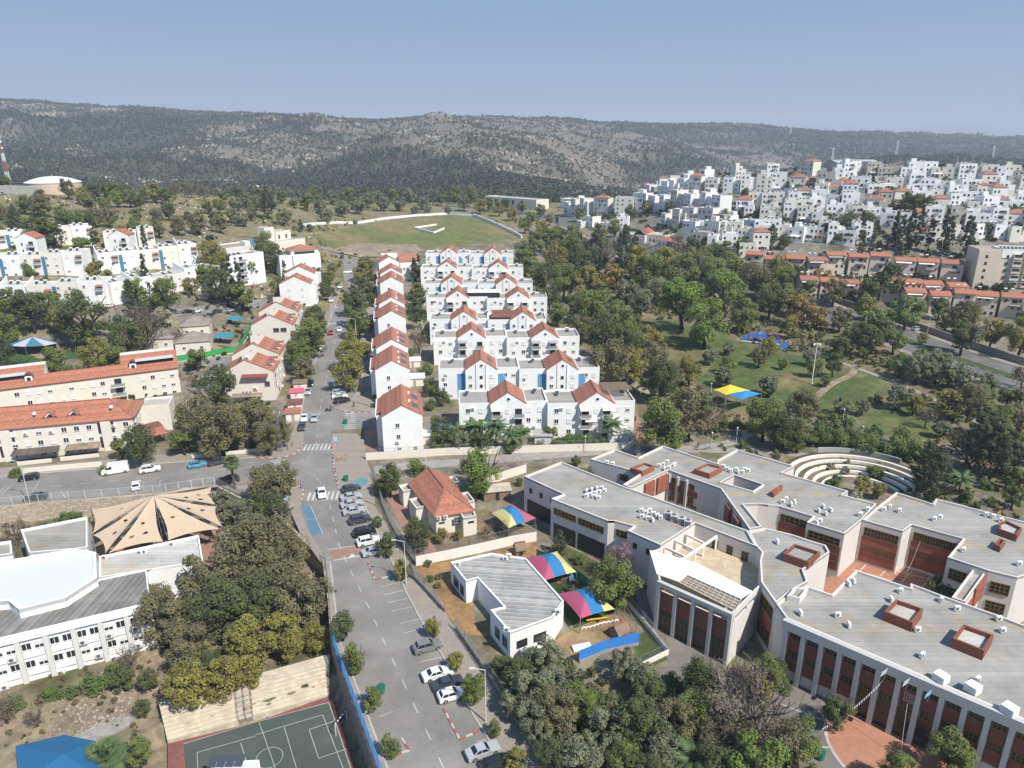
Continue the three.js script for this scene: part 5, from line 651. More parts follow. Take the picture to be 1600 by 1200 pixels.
// shade tents of three coloured strips on four poles
function tent(label, c, apexPx, hE, aE) {
const cx = (c[0][0] + c[2][0]) / 2, cz = (c[0][1] + c[2][1]) / 2, y = H(cx, cz), o = thing('shade_tent', label, 'shade tent', cx, y, cz, 0, 'striped shade tents in the kindergarten'), L = c.map((p) => [p[0] - cx, p[1] - cz]), cols = [M('tent_pink', 0.4, 0.08, 0.15, 0.85), M('tent_blue', 0.022, 0.16, 0.36, 0.85), M('tent_yellow', 0.52, 0.48, 0.2, 0.85)];
const h = hE - y, hi = aE - y, S2 = (s, t) => { const a = [lerp(L[0][0], L[1][0], s), lerp(L[0][1], L[1][1], s)], b = [lerp(L[3][0], L[2][0], s), lerp(L[3][1], L[2][1], s)], k = 4 * s * (1 - s), q = 4 * t * (1 - t), sag = 0.75 * (1 - Math.max(Math.abs(2 * s - 1), Math.abs(2 * t - 1))) , ed = Math.min(k, q); const mm = Math.min(1 - Math.abs(2 * s - 1), 1 - Math.abs(2 * t - 1)); const pull = 0.05 * (1 - mm); const ss = lerp(s, 0.5, pull * q), tt = lerp(t, 0.5, pull * k); const A = [lerp(L[0][0], L[1][0], ss), lerp(L[0][1], L[1][1], ss)], B = [lerp(L[3][0], L[2][0], ss), lerp(L[3][1], L[2][1], ss)]; return [lerp(A[0], B[0], tt), h + (hi - h) * Math.pow(mm, 0.85), lerp(A[1], B[1], tt)]; };
[[0, 0.34], [0.34, 0.7], [0.7, 1]].forEach(([s0, s1], i) => { const m = mb(), n = 6, k = 12; for (let a = 0; a < n; a++) for (let b = 0; b < k; b++) { const p = (u, v) => S2(lerp(s0, s1, u / n), v / k); m.quad(p(a, b), p(a, b + 1), p(a + 1, b + 1), p(a + 1, b)); } const st = m.build('canopy_strip', cols[i], o); st.userData.label = ['pink', 'blue', 'yellow'][i] + ' fabric strip'; });
L.forEach((p) => { const q = part('pole', cached('tp' + h.toFixed(1), () => mb().add(new THREE.CylinderGeometry(0.06, 0.07, h + 1, 8)).geo()), C.metal, o); q.position.set(p[0], h / 2 - 0.5, p[1]); });
return o;
}
tent('striped shade tent over the turf, nearer the ribbed roof middle', [[2.25,-114.25],[8.43,-116.43],[11.57,-109.67],[5.61,-106.91]], 0, 7.4, 9.4); tent('striped shade tent at the sand yard, lower of the two by the grey roof', [[7.87,-103.45],[13.59,-105.87],[17.02,-99.21],[11.08,-96.7]], 0, 7.2, 9.3); tent('striped shade tent behind the red tiled house', [[4.64,-126.86],[-0.63,-122.83],[-4.18,-128.96],[0,-132.78]], 0, 8.6, 10.6);
// yard toys and sheds
{
const at = (p) => [p[0], S(...p), p[1]]; const [s1, s2, s3, s4, bx, t1] = [[12.35,-96.85],[4.35,-120.3],[17.51,-96.39],[-1.43,-142.49],[7,-111.24],[9.28,-110.3]];
const hut = (label, p, w, d, h, rm, turn) => { const o = thing('play_hut', label, 'hut', ...at(p), turn); gable(o, -w / 2, w / 2, -d / 2, d / 2, h, h + 0.9, C.wood, rm, 'x', 0.3, -0.1); mb().span(-0.4, 0.4, 0, h - 0.3, d / 2, d / 2 + 0.05).build('door', C.darkMetal, o); };
hut('small grey roofed play hut in the sand yard by the blue screen', s3, 2.6, 2, 1.3, C.wood, 0.6); hut('brown wooden hut in the yard above the first shade tent', [[1.48,-119.44]][0], 2, 1.8, 1.3, C.wood, 0.3); hut('weathered shed with an iron roof behind the red tiled house', [[-3.55,-141.08]][0], 6, 4, 2.2, C.tanWall, 0.2);
const sb = thing('seesaw', 'yellow seesaw on the turf beside the lower shade tent', 'seesaw', ...at([[14.35,-99.8]][0]), 0.2); mb().span(-2, 2, 0.5, 0.62, -0.16, 0.16).build('plank', M('toy_yellow', 0.6, 0.42, 0.03, 0.6), sb); mb().span(-0.2, 0.2, 0, 0.5, -0.2, 0.2).build('base', C.darkMetal, sb);
const sl = thing('toy_slide', 'red and blue toy slide set under the first shade tent', 'slide', ...at(t1), 0.4); mb().quad([-1.2, 0.1, -0.4], [1, 1.2, -0.4], [1, 1.2, 0.4], [-1.2, 0.1, 0.4]).build('chute', C.red, sl); mb().span(1, 1.8, 0, 1.3, -0.5, 0.5).build('tower', C.bluePanel, sl); mb().span(0.9, 1.9, 2, 2.1, -0.6, 0.6).build('roof', M('toy_green', 0.05, 0.4, 0.08, 0.6), sl);
const cb = thing('sandbox_cover', 'white rounded cover at the blue screen in the sand yard', 'cover', ...at([[10.93,-93.89]][0]), 0.3); mb().add(new THREE.CylinderGeometry(1.1, 1.1, 3, 14, 1, false, -Math.PI / 2, Math.PI).rotateZ(Math.PI / 2).scale(1, 0.5, 1)).build('cover', C.frameWhite, cb); mb().span(-1.5, 1.5, -0.1, 0.1, -1.15, 1.15).build('base', C.paveRed, cb);
const ty = thing('tyre_row', 'row of pale half tyres edging the turf', 'tyres', ...at([[11.82,-97.92]][0]), 0.35, undefined); for (let i = 0; i < 9; i++) { const q = part('tyre', cached('ht', () => mb().add(new THREE.TorusGeometry(0.35, 0.12, 6, 12, Math.PI)).geo()), C.frameWhite, ty); q.position.set(i * 0.75, 0, Math.sin(i) * 0.1); }
}
// ---------- the sunken school yard: buildings, shade sails, court ----------
const yardY = (x, z) => plainE(x, z) - LOTDROP;
{
const G = { wall: C.white, group: 'blocks of the white school in the sunken yard' };
const oct = [[-95.68,-106.45],[-90.36,-108.43],[-79.69,-112.78],[-75.01,-111.51],[-70.46,-103.58],[-72.45,-97.88],[-77.97,-94.89],[-81.25,-97.21],[-87.92,-95.87]]; polyB('school_hall', 'white school hall with an eight sided pale metal roof', 'hall', oct, 9.6, { ...G, roof: C.whiteSheet, par: 0.7, t: 0.5 });
const b1 = polyB('school_block', 'flat roofed school block behind the white hall, beside the shade sails', 'school', [[-96.74,-123.18],[-86.55,-128.35],[-79.99,-116.88],[-81.96,-116.21],[-89.77,-114.89]], 7.6, { ...G, roof: C.flatRoof, par: 0.5 });
const b2 = polyB('school_block', 'long flat school block in front of the shade sails', 'school', [[-76.62,-114.45],[-61.26,-122.04],[-56.56,-112.75],[-72.79,-107.7]], 7.2, { ...G, roof: C.paleRoof, par: 0.4 });
for (const [x, z] of [[-75.34,-114.35],[-69.68,-116.09],[-68.94,-116.31],[-64.99,-119.01]]) ac(b2.g, x - b2.cx, b2.top + 0.4, z - b2.cz, 'f', 1.1);
const e2 = [[-72.79,-107.7],[-56.56,-112.75]];
polyB('school_block', 'small corner block at the left edge behind the white hall', 'school', [[-102.63,-116.88],[-95.94,-119.15],[-92.72,-114.68],[-99.19,-112.13]], 7.6, { ...G, roof: C.flatRoof, par: 0.5 });
// classroom wing with two tiers of windows
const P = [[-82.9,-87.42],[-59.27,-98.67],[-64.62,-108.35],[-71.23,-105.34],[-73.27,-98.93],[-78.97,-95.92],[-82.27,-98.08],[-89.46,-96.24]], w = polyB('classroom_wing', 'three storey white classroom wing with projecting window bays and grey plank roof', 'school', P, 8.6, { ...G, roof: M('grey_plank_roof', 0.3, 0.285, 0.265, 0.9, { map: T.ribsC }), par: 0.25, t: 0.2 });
const F = w.at(P[0], P[1]), n = 7, bw = F.L / n, t = w.top;
F.box('cornice', 0, F.L, t - 0.9, t + 0.27, 0.01, 0.5, C.white);
for (let i = 0; i < n; i++) { const u = i * bw; F.box('pier', u - 0.35, u + 0.35, t - 9.6, t - 0.9, 0.01, 0.4, C.paleGrey);
for (let s = 0; s < 2; s++) { const y = t - 2.35 - s * 3.2; for (const d of [0.28, 0.74]) { const q = F.P(win(w.g, 0, 0, 0, 'f', 1.35, 1.35, Rk() < 0.45 ? 0 : 1), u + bw * d, y, 0.02); } F.box('sill_panel', u + 0.5, u + bw - 0.5, y - 1.95, y - 1.0, 0.01, 0.22, C.white); if (Rk() < 0.5) F.P(ac(w.g, 0, 0, 0, 'f', 1.25), u + bw * (Rk() < 0.5 ? 0.28 : 0.74), y - 1.3, 0.22); }
F.box('vent_band', u + 0.6, u + bw - 0.6, t - 7.6, t - 7.05, 0.01, 0.06, C.brick); if (i % 2) F.P(ac(w.g, 0, 0, 0, 'f', 1.2), u + bw * 0.25, t - 8.3, 0.02); }
}
// triangular shade sails round a mast
{
const hub = [[-75.92,-134.87]][0], rim = [[-89.85,-134.98],[-83.42,-123.99],[-76.97,-117.02],[-67.69,-121.59],[-58.18,-126.47],[-63.54,-136.11],[-68.12,-145.14],[-74.52,-144.51]], y = yardY(...hub), gp = 'tan shade sails over the school yard';
const mast = thing('sail_mast', 'steel mast that holds the peak of the tan shade sails', 'mast', hub[0], y, hub[1]); mb().add(new THREE.CylinderGeometry(0.12, 0.16, 9.6 - y, 10).translate(0, (9.5 - y) / 2, 0)).build('pole', C.metal, mast); mb().add(new THREE.CylinderGeometry(0.3, 0.3, 0.2, 12).translate(0, 9.5 - y, 0)).build('cap', C.metal, mast);
const tan = M('tan_sailcloth', 0.56, 0.43, 0.3, 0.9, { map: T.plaster }), lab = ['tan shade sail on the stone wall side, first from the left edge pole', 'tan shade sail over the left corner of the sheltered yard', 'widest tan shade sail, facing the long flat block', 'tan shade sail with holes reaching the lower outer pole', 'narrow tan shade sail by the outer side pole', 'tan shade sail along the street fence, near its corner pole', 'slim tan shade sail against the street fence'];
for (let i = 0; i < 7; i++) {
const a = rim[i], b = rim[i + 1], o = thing('shade_sail', lab[i], 'shade sail', a[0], 0, a[1], 0, gp), m = mb(), n = 14, k = 8, holes = [[0.55, 0.4], [0.78, 0.62], [0.8, 0.25]].filter((_, q) => q < 1 + (i % 3));
const f = (s, t) => { const bow = 0.1 * 4 * s * (1 - s), tt = lerp(0.045 + bow * 0.75, 0.955 - bow * 0.75, t), se = s * (1 - 0.06 * 4 * tt * (1 - tt)); const rx = lerp(a[0], b[0], tt), rz = lerp(a[1], b[1], tt), ex = 0.985; return [lerp(hub[0], rx, se * ex + 0.015) - a[0], lerp(9.4, 6.4, se) - 0.5 * s * (1 - s) * 4 * tt * (1 - tt) * 2, lerp(hub[1], rz, se * ex + 0.015) - a[1]]; };
const N = 40, K = 26, skip = (s, t) => holes.some(([p, q]) => { const P1 = f(s, t), P2 = f(p, q); return Math.hypot(P1[0] - P2[0], P1[2] - P2[2]) < 0.42; });
for (let s = 0; s < N; s++) for (let t = 0; t < K; t++) if (!skip((s + 0.5) / N, (t + 0.5) / K)) m.quad(f(s / N, t / K), f(s / N, (t + 1) / K), f((s + 1) / N, (t + 1) / K), f((s + 1) / N, t / K));
m.build('cloth', tan, o); const e = mb(); e.bar(f(1, 0), f(0, 0), 0.05).bar(f(1, 1), f(0, 1), 0.05); e.build('edge_cable', C.metal, o);
const yy = yardY(...a), pl = part('pole', cached('sp', () => mb().add(new THREE.CylinderGeometry(0.09, 0.11, 1, 8).translate(0, 0.5, 0)).geo()), C.metal, o); pl.position.set(0, yy - 0.2, 0); pl.scale.y = 6.9 - yy;
}
sheet('yard_paving', [[-85.42,-127.54],[-72.86,-128.78],[-62.12,-135.3],[-51.59,-132.62],[-51.74,-125.12],[-55.97,-116.14],[-59.73,-119.38]], -LOTDROP + 0.05, C.paveRed);
}
// sports court with tiered stone seats
const CY = -1.6;
{
const flatSheet = (name, poly, y, mat) => structure(name, mb().prism(poly, y - 0.5, y).geo(), mat);
flatSheet('court_surround', [[-49.46,-80.04],[-38.16,-84.09],[-28.75,-89.27],[-27.72,-88.33],[-18.98,-69.85],[-16.37,-63.67],[-42.88,-63.67],[-46.81,-74.27]], CY, M('red_court_edge', 0.27, 0.1, 0.085, 0.9, { map: T.rough }));
const cp = [[-47.18,-79.98],[-38.14,-84.03],[-28.24,-87.99],[-20.14,-71.47],[-40.07,-66.22]]; flatSheet('sports_court', cp, CY + 0.02, M('court_green', 0.115, 0.14, 0.122, 0.9, { map: T.asphalt }));
const m = mb(), st = (a, b, w = 0.09) => { const dx = b[0] - a[0], dz = b[1] - a[1], l = Math.hypot(dx, dz), nx = -dz / l * w / 2, nz = dx / l * w / 2; m.prism([[a[0] + nx, a[1] + nz], [b[0] + nx, b[1] + nz], [b[0] - nx, b[1] - nz], [a[0] - nx, a[1] - nz]], 0, CY + 0.03, [], false); };
for (const l of [[[-47.18,-79.98],[-38.14,-84.03],[-28.24,-87.99],[-20.14,-71.47]], [[-37.64,-83.97],[-32.69,-75.84],[-30.13,-71.77]], [[-37.33,-81.67],[-28.59,-85.47],[-22.74,-74.79]], [[-33.66,-83.11],[-29.77,-75.84]], [[-21.66,-85.09],[-29.75,-82.62],[-27.1,-77.46],[-23.45,-79.24]], [[-43.38,-75.84],[-44.57,-78.45],[-37.25,-81.43]], [[-39.02,-80.15],[-36.4,-75.84]]].map((q, i) => i === 4 ? [[-26.29,-84.34],[-29.84,-82.62],[-27.1,-77.46],[-23.43,-79.13]] : q)) for (let i = 0; i < l.length - 1; i++) st(l[i], l[i + 1]);
const c0 = [[-34.04,-77.57]][0]; for (let i = 0; i < 36; i++) { const a = i / 36 * 2 * Math.PI, b = (i + 1) / 36 * 2 * Math.PI; st([c0[0] + Math.cos(a) * 1.8, c0[1] + Math.sin(a) * 1.8], [c0[0] + Math.cos(b) * 1.8, c0[1] + Math.sin(b) * 1.8]); }
structure('court_marking', m.geo(), C.lineWhite);
// tiers
const lo = [[-49.57,-80.27],[-28.55,-89.27]], hi = [[-51.74,-83.56],[-29.27,-93.65]], N = 8; const t = thing('stone_seating', 'tiered limestone seating steps above the sports court', 'seating', lo[0][0], CY, lo[0][1]);
for (let i = 0; i < N; i++) { const q = mb(), k0 = i / N, k1 = (i + 1) / N + (i === N - 1 ? 0.4 : 0), P = (e, k) => [lerp(lo[e][0], hi[e][0], k) - lo[0][0], lerp(lo[e][1], hi[e][1], k) - lo[0][1]]; q.prism([P(0, k0), P(1, k0), P(1, k1), P(0, k1)], -1, 0.38 * (i + 1)); q.build('step', M('pale_limestone', 0.66, 0.58, 0.45, 0.95, { map: T.rough }), t); }
const stair = mb(); for (let i = 0; i < 16; i++) { const k = i / 16, P = (s, k2) => [lerp(lerp(lo[0][0], lo[1][0], s), lerp(hi[0][0], hi[1][0], s), k2) - lo[0][0], lerp(lerp(lo[0][1], lo[1][1], s), lerp(hi[0][1], hi[1][1], s), k2) - lo[0][1]]; stair.prism([P(0.42, k), P(0.51, k), P(0.51, k + 0.0625), P(0.42, k + 0.0625)], -0.5, 0.19 * (i + 1) + 0.02 + 0.19); } stair.build('stair', C.rock, t);
const rail = mb(); for (const s of [0.42, 0.465, 0.51]) { const a = [lerp(lo[0][0], lo[1][0], s) - lo[0][0], 1.2, lerp(lo[0][1], lo[1][1], s) - lo[0][1]], b = [lerp(hi[0][0], hi[1][0], s) - lo[0][0], 4.2, lerp(hi[0][1], hi[1][1], s) - lo[0][1]]; rail.bar(a, b, 0.06); for (let i = 0; i <= 5; i++) { const p = a.map((v, j) => lerp(v, b[j], i / 5)); rail.bar(p, [p[0], p[1] - 1, p[2]], 0.05); } } rail.build('handrail', C.darkMetal, t);
// goal
const gpos = [[-25.1,-82.87]][0], g = thing('handball_goal', 'striped metal goal at the street end of the sports court', 'goal', gpos[0], CY, gpos[1], 1.22); mb().bar([-1.5, 0, 0], [-1.5, 2.1, 0], 0.1).bar([1.5, 0, 0], [1.5, 2.1, 0], 0.1).bar([-1.55, 2.1, 0], [1.55, 2.1, 0], 0.1).build('goal_frame', C.frameWhite, g); for (let i = 0; i < 5; i++) mb().span(-1.2 + i * 0.6, -0.95 + i * 0.6, 2.04, 2.16, -0.07, 0.07).build('dark_band', C.darkMetal, g); mb().bar([-1.5, 2.1, 0], [-1.5, 0, -1], 0.05).bar([1.5, 2.1, 0], [1.5, 0, -1], 0.05).bar([-1.5, 0, -1], [1.5, 0, -1], 0.05).build('back_stay', C.darkMetal, g);
// canopy with solar panels at the near edge
const k = [[-39.51,-72.37],[-33.34,-72.78],[-31.07,-67.72],[-36.91,-65.91]]; const cn = polyB('court_canopy', 'white canopy with dark solar panels at the near side of the court', 'canopy', k, 3, { wall: C.white, roof: C.whiteSheet, par: 0.1, base: 2.6 - 6 });
for (let i = 0; i < 4; i++) { const q = [[-39.16,-71.78],[-38.03,-71.88],[-36.88,-71.93],[-35.73,-71.98]][i]; const s = part('solar_panel', cached('spn', () => mb().box(0, 0, 0, 1.05, 0.06, 1.7).geo()), C.solar, cn.g); s.position.set(q[0] - cn.cx, cn.top + 0.35, q[1] - cn.cz - 0.5); s.rotation.x = 0.15; }
}
// blue play-yard canopy at the near corner
{
const c = [[-66.86,-74.9],[-61.49,-76.86],[-56.48,-75.76],[-52.41,-69.91],[-62.12,-68.47]], y = -0.5, o = thing('blue_canopy', 'blue tarp canopy pitched beside the fan palm in the near yard', 'canopy', c[0][0], y, c[0][1]), m = mb(), ctr = [[-58.51,-72.08]][0]; for (let i = 0; i < 5; i++) { const a = c[i], b = c[(i + 1) % 5]; m.tri([a[0] - c[0][0], 3.7, a[1] - c[0][1]], [ctr[0] - c[0][0], 5.3, ctr[1] - c[0][1]], [b[0] - c[0][0], 3.7, b[1] - c[0][1]]); } m.build('tarp', M('blue_canopy_cloth', 0.012, 0.115, 0.25, 0.85, { map: T.plaster }), o); for (const p of c) { const q = part('pole', cached('bcp', () => mb().bar([0, -1, 0], [0, 3.7, 0], 0.09).geo()), C.metal, o); q.position.set(p[0] - c[0][0], 0, p[1] - c[0][1]); }
sheet('yard_slab', [[-63.13,-80.07],[-60.26,-83.17],[-56.18,-84.04],[-55.55,-82.44],[-58.71,-78.69]], -LOTDROP + 0.06, C.concrete);
}
// ---------- long apartment buildings with tiled roofs on the side street ----------
{
const near = [[-130.35,-155.58],[-95.03,-165.56],[-86.9,-163.2]], A = near[0], B = near[1], { o, w } = AB('apartment_building', 'long cream apartment building with two dormers in its red roof, by the side street', 'apartments', A, B), D = 12, e = 8.6, r = 12;
mb().span(0, w, -3, e, -D, 0).build('wall', C.cream, o);
const m = mb(), v = (x, y, z) => [x, y, z], ov = 0.5, hip = 6; m.quad(v(-ov, e, ov), v(w + ov, e, ov), v(w - hip, r, -D / 2), v(-ov, r, -D / 2)).tri(v(w + ov, e, ov), v(w + ov, e, -D - ov), v(w - hip, r, -D / 2)).quad(v(w + ov, e, -D - ov), v(-ov, e, -D - ov), v(-ov, r, -D / 2), v(w - hip, r, -D / 2)).span(-ov, w + ov, e - 0.2, e - 0.01, -D - ov, ov); const rf = m.build('roof', C.tile, o); mb().bar(v(-ov, r + 0.05, -D / 2), v(w - hip, r + 0.05, -D / 2), 0.3, 0.15).bar(v(w - hip, r + 0.05, -D / 2), v(w + ov, e + 0.05, ov), 0.3, 0.15).build('ridge_cap', C.tileOld, rf);
for (const x of [w * 0.5, w * 0.64]) { mb().tri([x - 1.4, e + 1.35, -1.6], [x + 1.4, e + 1.35, -1.6], [x, e + 2.7, -1.6]).build('dormer_front', C.white, o); mb().tri([x - 0.8, e + 1.4, -1.55], [x + 0.8, e + 1.4, -1.55], [x, e + 2.2, -1.55]).build('dormer_window', C.glass, o); mb().quad([x - 1.7, e + 1.1, -1.3], [x, e + 2.8, -1.3], [x, e + 2.8, -4.6], [x - 1.7, e + 1.1, -3]).quad([x, e + 2.8, -1.3], [x + 1.7, e + 1.1, -1.3], [x + 1.7, e + 1.1, -3], [x, e + 2.8, -4.6]).build('dormer_roof', C.tile, o); }
for (const x of [w * 0.41, w * 0.87]) { const d = part('satellite_dish', cached('dish'), C.tank, o); d.position.set(x, e + 2.3, -2.2); }
for (let q = 0; q < 3; q++) for (let x = 2; x < w - 1; x += 2.75) { const f = x / w; if (f > 0.2 && f < 0.27 || f > 0.8 && f < 0.86) continue; if (Rk() < 0.8) win(o, x, 1.4 + q * 2.75, 0, 'f', 1.25, 1.35, pick()); else ac(o, x, 1.2 + q * 2.75, 0, 'f', 1.1); }
for (const f of [0.235, 0.83]) { mb().span(w * f - 1.1, w * f + 1.1, 0, e - 0.3, 0, 0.35).build('stair_tower', C.cream, o); for (const s of [-1.5, 1.5]) for (const y of [1.2, 5]) mb().span(w * f + s - 0.3, w * f + s + 0.3, y, y + 2.9, 0.01, 0.06).build('slit_window', C.glass, o); }
awning(o, w * 0.4, 2.9, 0, 10, 3, M('grey_pergola', 0.16, 0.13, 0.11, 0.9, { map: T.ribsC }), 'f', 0.5); awning(o, w * 0.68, 2.9, 0, 7.5, 3, C.sand, 'f', 0.5); mb().span(w * 0.3, w * 0.5, 0, 1, 3.2, 3.4).span(w * 0.55, w * 0.78, 0, 1.1, 3.2, 3.4).build('terrace_wall', C.cream, o);
for (let q = 0; q < 3; q++) for (const z of [-2.5, -6, -9]) (q ? win : darkWin)(o, w, 1.6 + q * 2.7, z, 'r', 0.8, 1.3, 0);
flat(o, w, w + 7, -D - 4, -D + 3, 7.6, C.cream, C.paleRoof);
const far = [[-147.28,-179.1],[-100.36,-203.18]]; const { o: p, w: w2 } = AB('apartment_building', 'cream apartment building behind, narrow red roof strip and solar drums', 'apartments', far[0], far[1]);
flat(p, 0, w2, -11, 0, 8.4, C.cream, C.paleRoof, 0.4); const R2 = mb(); const slope = (x0, x1, z0, y0, z1, y1) => R2.quad([x0, y0, z0], [x1, y0, z0], [x1, y1, z1], [x0, y1, z1]).quad([x0, y0 - 0.18, z0], [x0, y1 - 0.18, z1], [x1, y1 - 0.18, z1], [x1, y0 - 0.18, z0]).quad([x0, y0 - 0.18, z0], [x1, y0 - 0.18, z0], [x1, y0, z0], [x0, y0, z0]);
slope(-0.3, w2 + 0.3, 0.5, 8.95, -3.2, 11); slope(w2 * 0.72, w2 + 0.3, -3.2, 11, -6.5, 12.8); slope(-0.3, w2 * 0.36, -3.2, 11, -6.5, 12.8); R2.build('roof', C.tile, p); mb().span(w2 * 0.72, w2, 8.5, 12.6, -10.5, -6.5).span(0, w2 * 0.36, 8.5, 12.6, -10.5, -6.5).build('attic_wall', C.cream, p);
for (const [a, b] of [[0.8, 0.985], [0.12, 0.27]]) { mb().span(w2 * a, w2 * b, 9.6, 11.6, -3.4, -2.2).build('attic_glazing', C.glass, p); mb().span(w2 * a - 0.3, w2 * b + 0.3, 11.65, 11.85, -4, -1.4).build('attic_canopy', C.palePaint, p); }
for (const f of [0.78, 0.29]) { mb().span(w2 * f - 0.9, w2 * f + 0.9, 9.4, 11.2, -3, -1.3).build('dormer_front', C.white, p); darkWin(p, w2 * f, 10.4, -1.3, 'f', 0.9, 0.9); mb().quad([w2 * f - 1.2, 11, -1.1], [w2 * f, 12, -1.1], [w2 * f, 12, -4], [w2 * f - 1.2, 11, -4]).quad([w2 * f, 12, -1.1], [w2 * f + 1.2, 11, -1.1], [w2 * f + 1.2, 11, -4], [w2 * f, 12, -4]).build('dormer_roof', C.tileDark, p); }
for (let x = w2 * 0.38; x < w2 * 0.71; x += 3) solar(p, x, 8.4, -6 - Rk() * 2, 0.1);
for (let q = 0; q < 3; q++) for (let x = 1.6; x < w2 - 1; x += 2.6) { const f = x / w2; if (f > 0.66 && f < 0.73) continue; if (Rk() < 0.75) win(p, x, 1.2 + q * 2.8, 0, 'f', 1.2, 1.3, pick()); else if (Rk() < 0.4) ac(p, x, 1.6 + q * 2.8, 0); }
for (const y of [5.6, 2.8]) balcony(p, w2 * 0.695, y, 0, 3.6, 1.5); for (let q = 0; q < 3; q++) win(p, w2, 1.4 + q * 2.8, -3, 'r', 1.1, 1.2, pick());
const pg = thing('tiled_pergola', 'small red and brown tiled pergola at the end of the long cream building', 'pergola', ...((q) => [q[0], H(...q), q[1]])([[-90.7,-164.97]][0]), 0.75); mb().quad([0, 3.1, 0], [4, 3.1, 0], [4, 4, -3], [0, 4, -3]).build('tile_roof', C.tile, pg); mb().quad([0, 4, -3], [4, 4, -3], [4, 4.3, -7], [0, 4.3, -7]).build('brown_roof', C.tileDark, pg); for (const x of [0.2, 3.8]) for (const z of [-0.2, -3.5, -6.8]) { const q = part('post', cached('pgp', () => mb().span(-0.08, 0.08, -0.5, 4, -0.08, 0.08).geo()), C.wood, pg); q.position.set(x, -0.1, z); }
}
// ---------- grey hip roofed nursery with teal shades ----------
{
const hipHouse = (label, c, w, d, h, r, turn) => { const p = [[-94.03,-112.19]][0]; const o = thing('nursery_pavilion', label, 'nursery', c[0], H(...c), c[1], turn, 'grey hip roofed nursery pavilions'); mb().span(-w / 2, w / 2, -2, h, -d / 2, d / 2).build('wall', C.cream, o); const m = mb(), q = 0.4, a = [-w / 2 - q, h, d / 2 + q], b = [w / 2 + q, h, d / 2 + q], e = [w / 2 + q, h, -d / 2 - q], f = [-w / 2 - q, h, -d / 2 - q], t = [0, r, 0]; m.tri(a, b, t).tri(b, e, t).tri(e, f, t).tri(f, a, t); m.build('roof', M('grey_tile', 0.3, 0.26, 0.22, 0.9, { map: T.tiles }), o); for (const x of [-w / 4, w / 4]) win(o, x, 1.6, d / 2, 'f', 1.1, 1, 0); };
const c = [[-121.4,-238.2],[-110,-237.3],[-113.9,-248.6]]; hipHouse('nursery pavilion with a brown hip roof by the leafless tree', c[0], 9, 9, 3.6, 6, 0.2); hipHouse('nursery pavilion with a wide grey hip roof, nearer the green fence', c[1], 11, 9, 3.6, 6.4, 0.3); hipHouse('nursery pavilion with a steep grey hip roof below the parked cars', c[2], 10, 9, 3.6, 6.6, 0.3);
const teal = (label, p, w, d) => { const o = thing('teal_shade', label, 'shade', p[0], H(...p), p[1], 0.15, 'teal shades in the nursery yard'); const m = mb(); m.quad([-w / 2, 2.6, d / 2], [w / 2, 2.6, d / 2], [w * 0.3, 3.6, 0], [-w * 0.3, 3.6, 0]).quad([w / 2, 2.6, -d / 2], [-w / 2, 2.6, -d / 2], [-w * 0.3, 3.6, 0], [w * 0.3, 3.6, 0]).tri([-w / 2, 2.6, -d / 2], [-w / 2, 2.6, d / 2], [-w * 0.3, 3.6, 0]).tri([w / 2, 2.6, d / 2], [w / 2, 2.6, -d / 2], [w * 0.3, 3.6, 0]); m.build('cloth', M('teal_cloth', 0.02, 0.2, 0.27, 0.85), o); for (const x of [-1, 1]) for (const z of [-1, 1]) { const q = part('pole', cached('tsp', () => mb().bar([0, -0.3, 0], [0, 2.6, 0], 0.08).geo()), C.metal, o); q.position.set(x * (w / 2 - 0.1), 0, z * (d / 2 - 0.1)); } };
const q = [[-113.6,-238],[-102.5,-244.6],[-106.3,-265.7],[-103.5,-256.1]]; teal('teal shade nearest the street wall of the nursery', q[1], 6.5, 4.5); teal('teal shade at the brown pavilion', q[0], 6, 4); teal('teal shade at the top of the nursery turf', q[2], 5.5, 4); sheet('nursery_turf', [[-113.8,-230.4],[-95.5,-241.7],[-101.7,-274.7],[-111.5,-268.3],[-103.9,-241.5]], 0.04, C.turf);
fence('nursery_fence', 'bright green screen fence above the cream wall of the nursery', [[-112.51,-227.92],[-104.3,-231.1],[-95.6,-237.7],[-97.5,-252.1],[-101.5,-271.4]], { h: 2, solid: M('green_fence', 0.03, 0.32, 0.08, 0.8), wallH: 0.2, wallM: C.cream }); fence('boundary_wall', 'cream stone wall under the green nursery fence', [[-111.55,-226.63],[-103.8,-229.75],[-94.6,-236.1]], { h: 0, wallH: 0.1, wallM: C.beige, below: 3, cat: 'wall' });
const tp = [[-161.3,-231]][0], o = thing('peaked_shade', 'teal and white peaked shade over the playground by the big dark tree', 'shade', tp[0], H(...tp), tp[1]); const m1 = mb(), m2 = mb(); for (let i = 0; i < 8; i++) { const a = i / 8 * 2 * Math.PI, b = (i + 1) / 8 * 2 * Math.PI; (i % 2 ? m1 : m2).tri([Math.cos(a) * 8, 2.6, Math.sin(a) * 4.4], [0, 4.8, 0], [Math.cos(b) * 8, 2.6, Math.sin(b) * 4.4]); } m1.build('teal_cloth', M('dull_teal', 0.05, 0.17, 0.22, 0.9), o); m2.build('white_cloth', M('lilac_cloth', 0.42, 0.42, 0.5, 0.9), o); for (let i = 0; i < 4; i++) { const a = i / 4 * 2 * Math.PI, p = part('pole', cached('pkp', () => mb().bar([0, -0.5, 0], [0, 2.8, 0], 0.1).geo()), C.metal, o); p.position.set(Math.cos(a) * 7.9, 0, Math.sin(a) * 4.3); } sheet('playground_turf', [[-167.45,-225.06],[-155.4,-222.51],[-140.23,-225.53],[-147.6,-231.7],[-168.8,-231]], 0.05, C.turf);
}
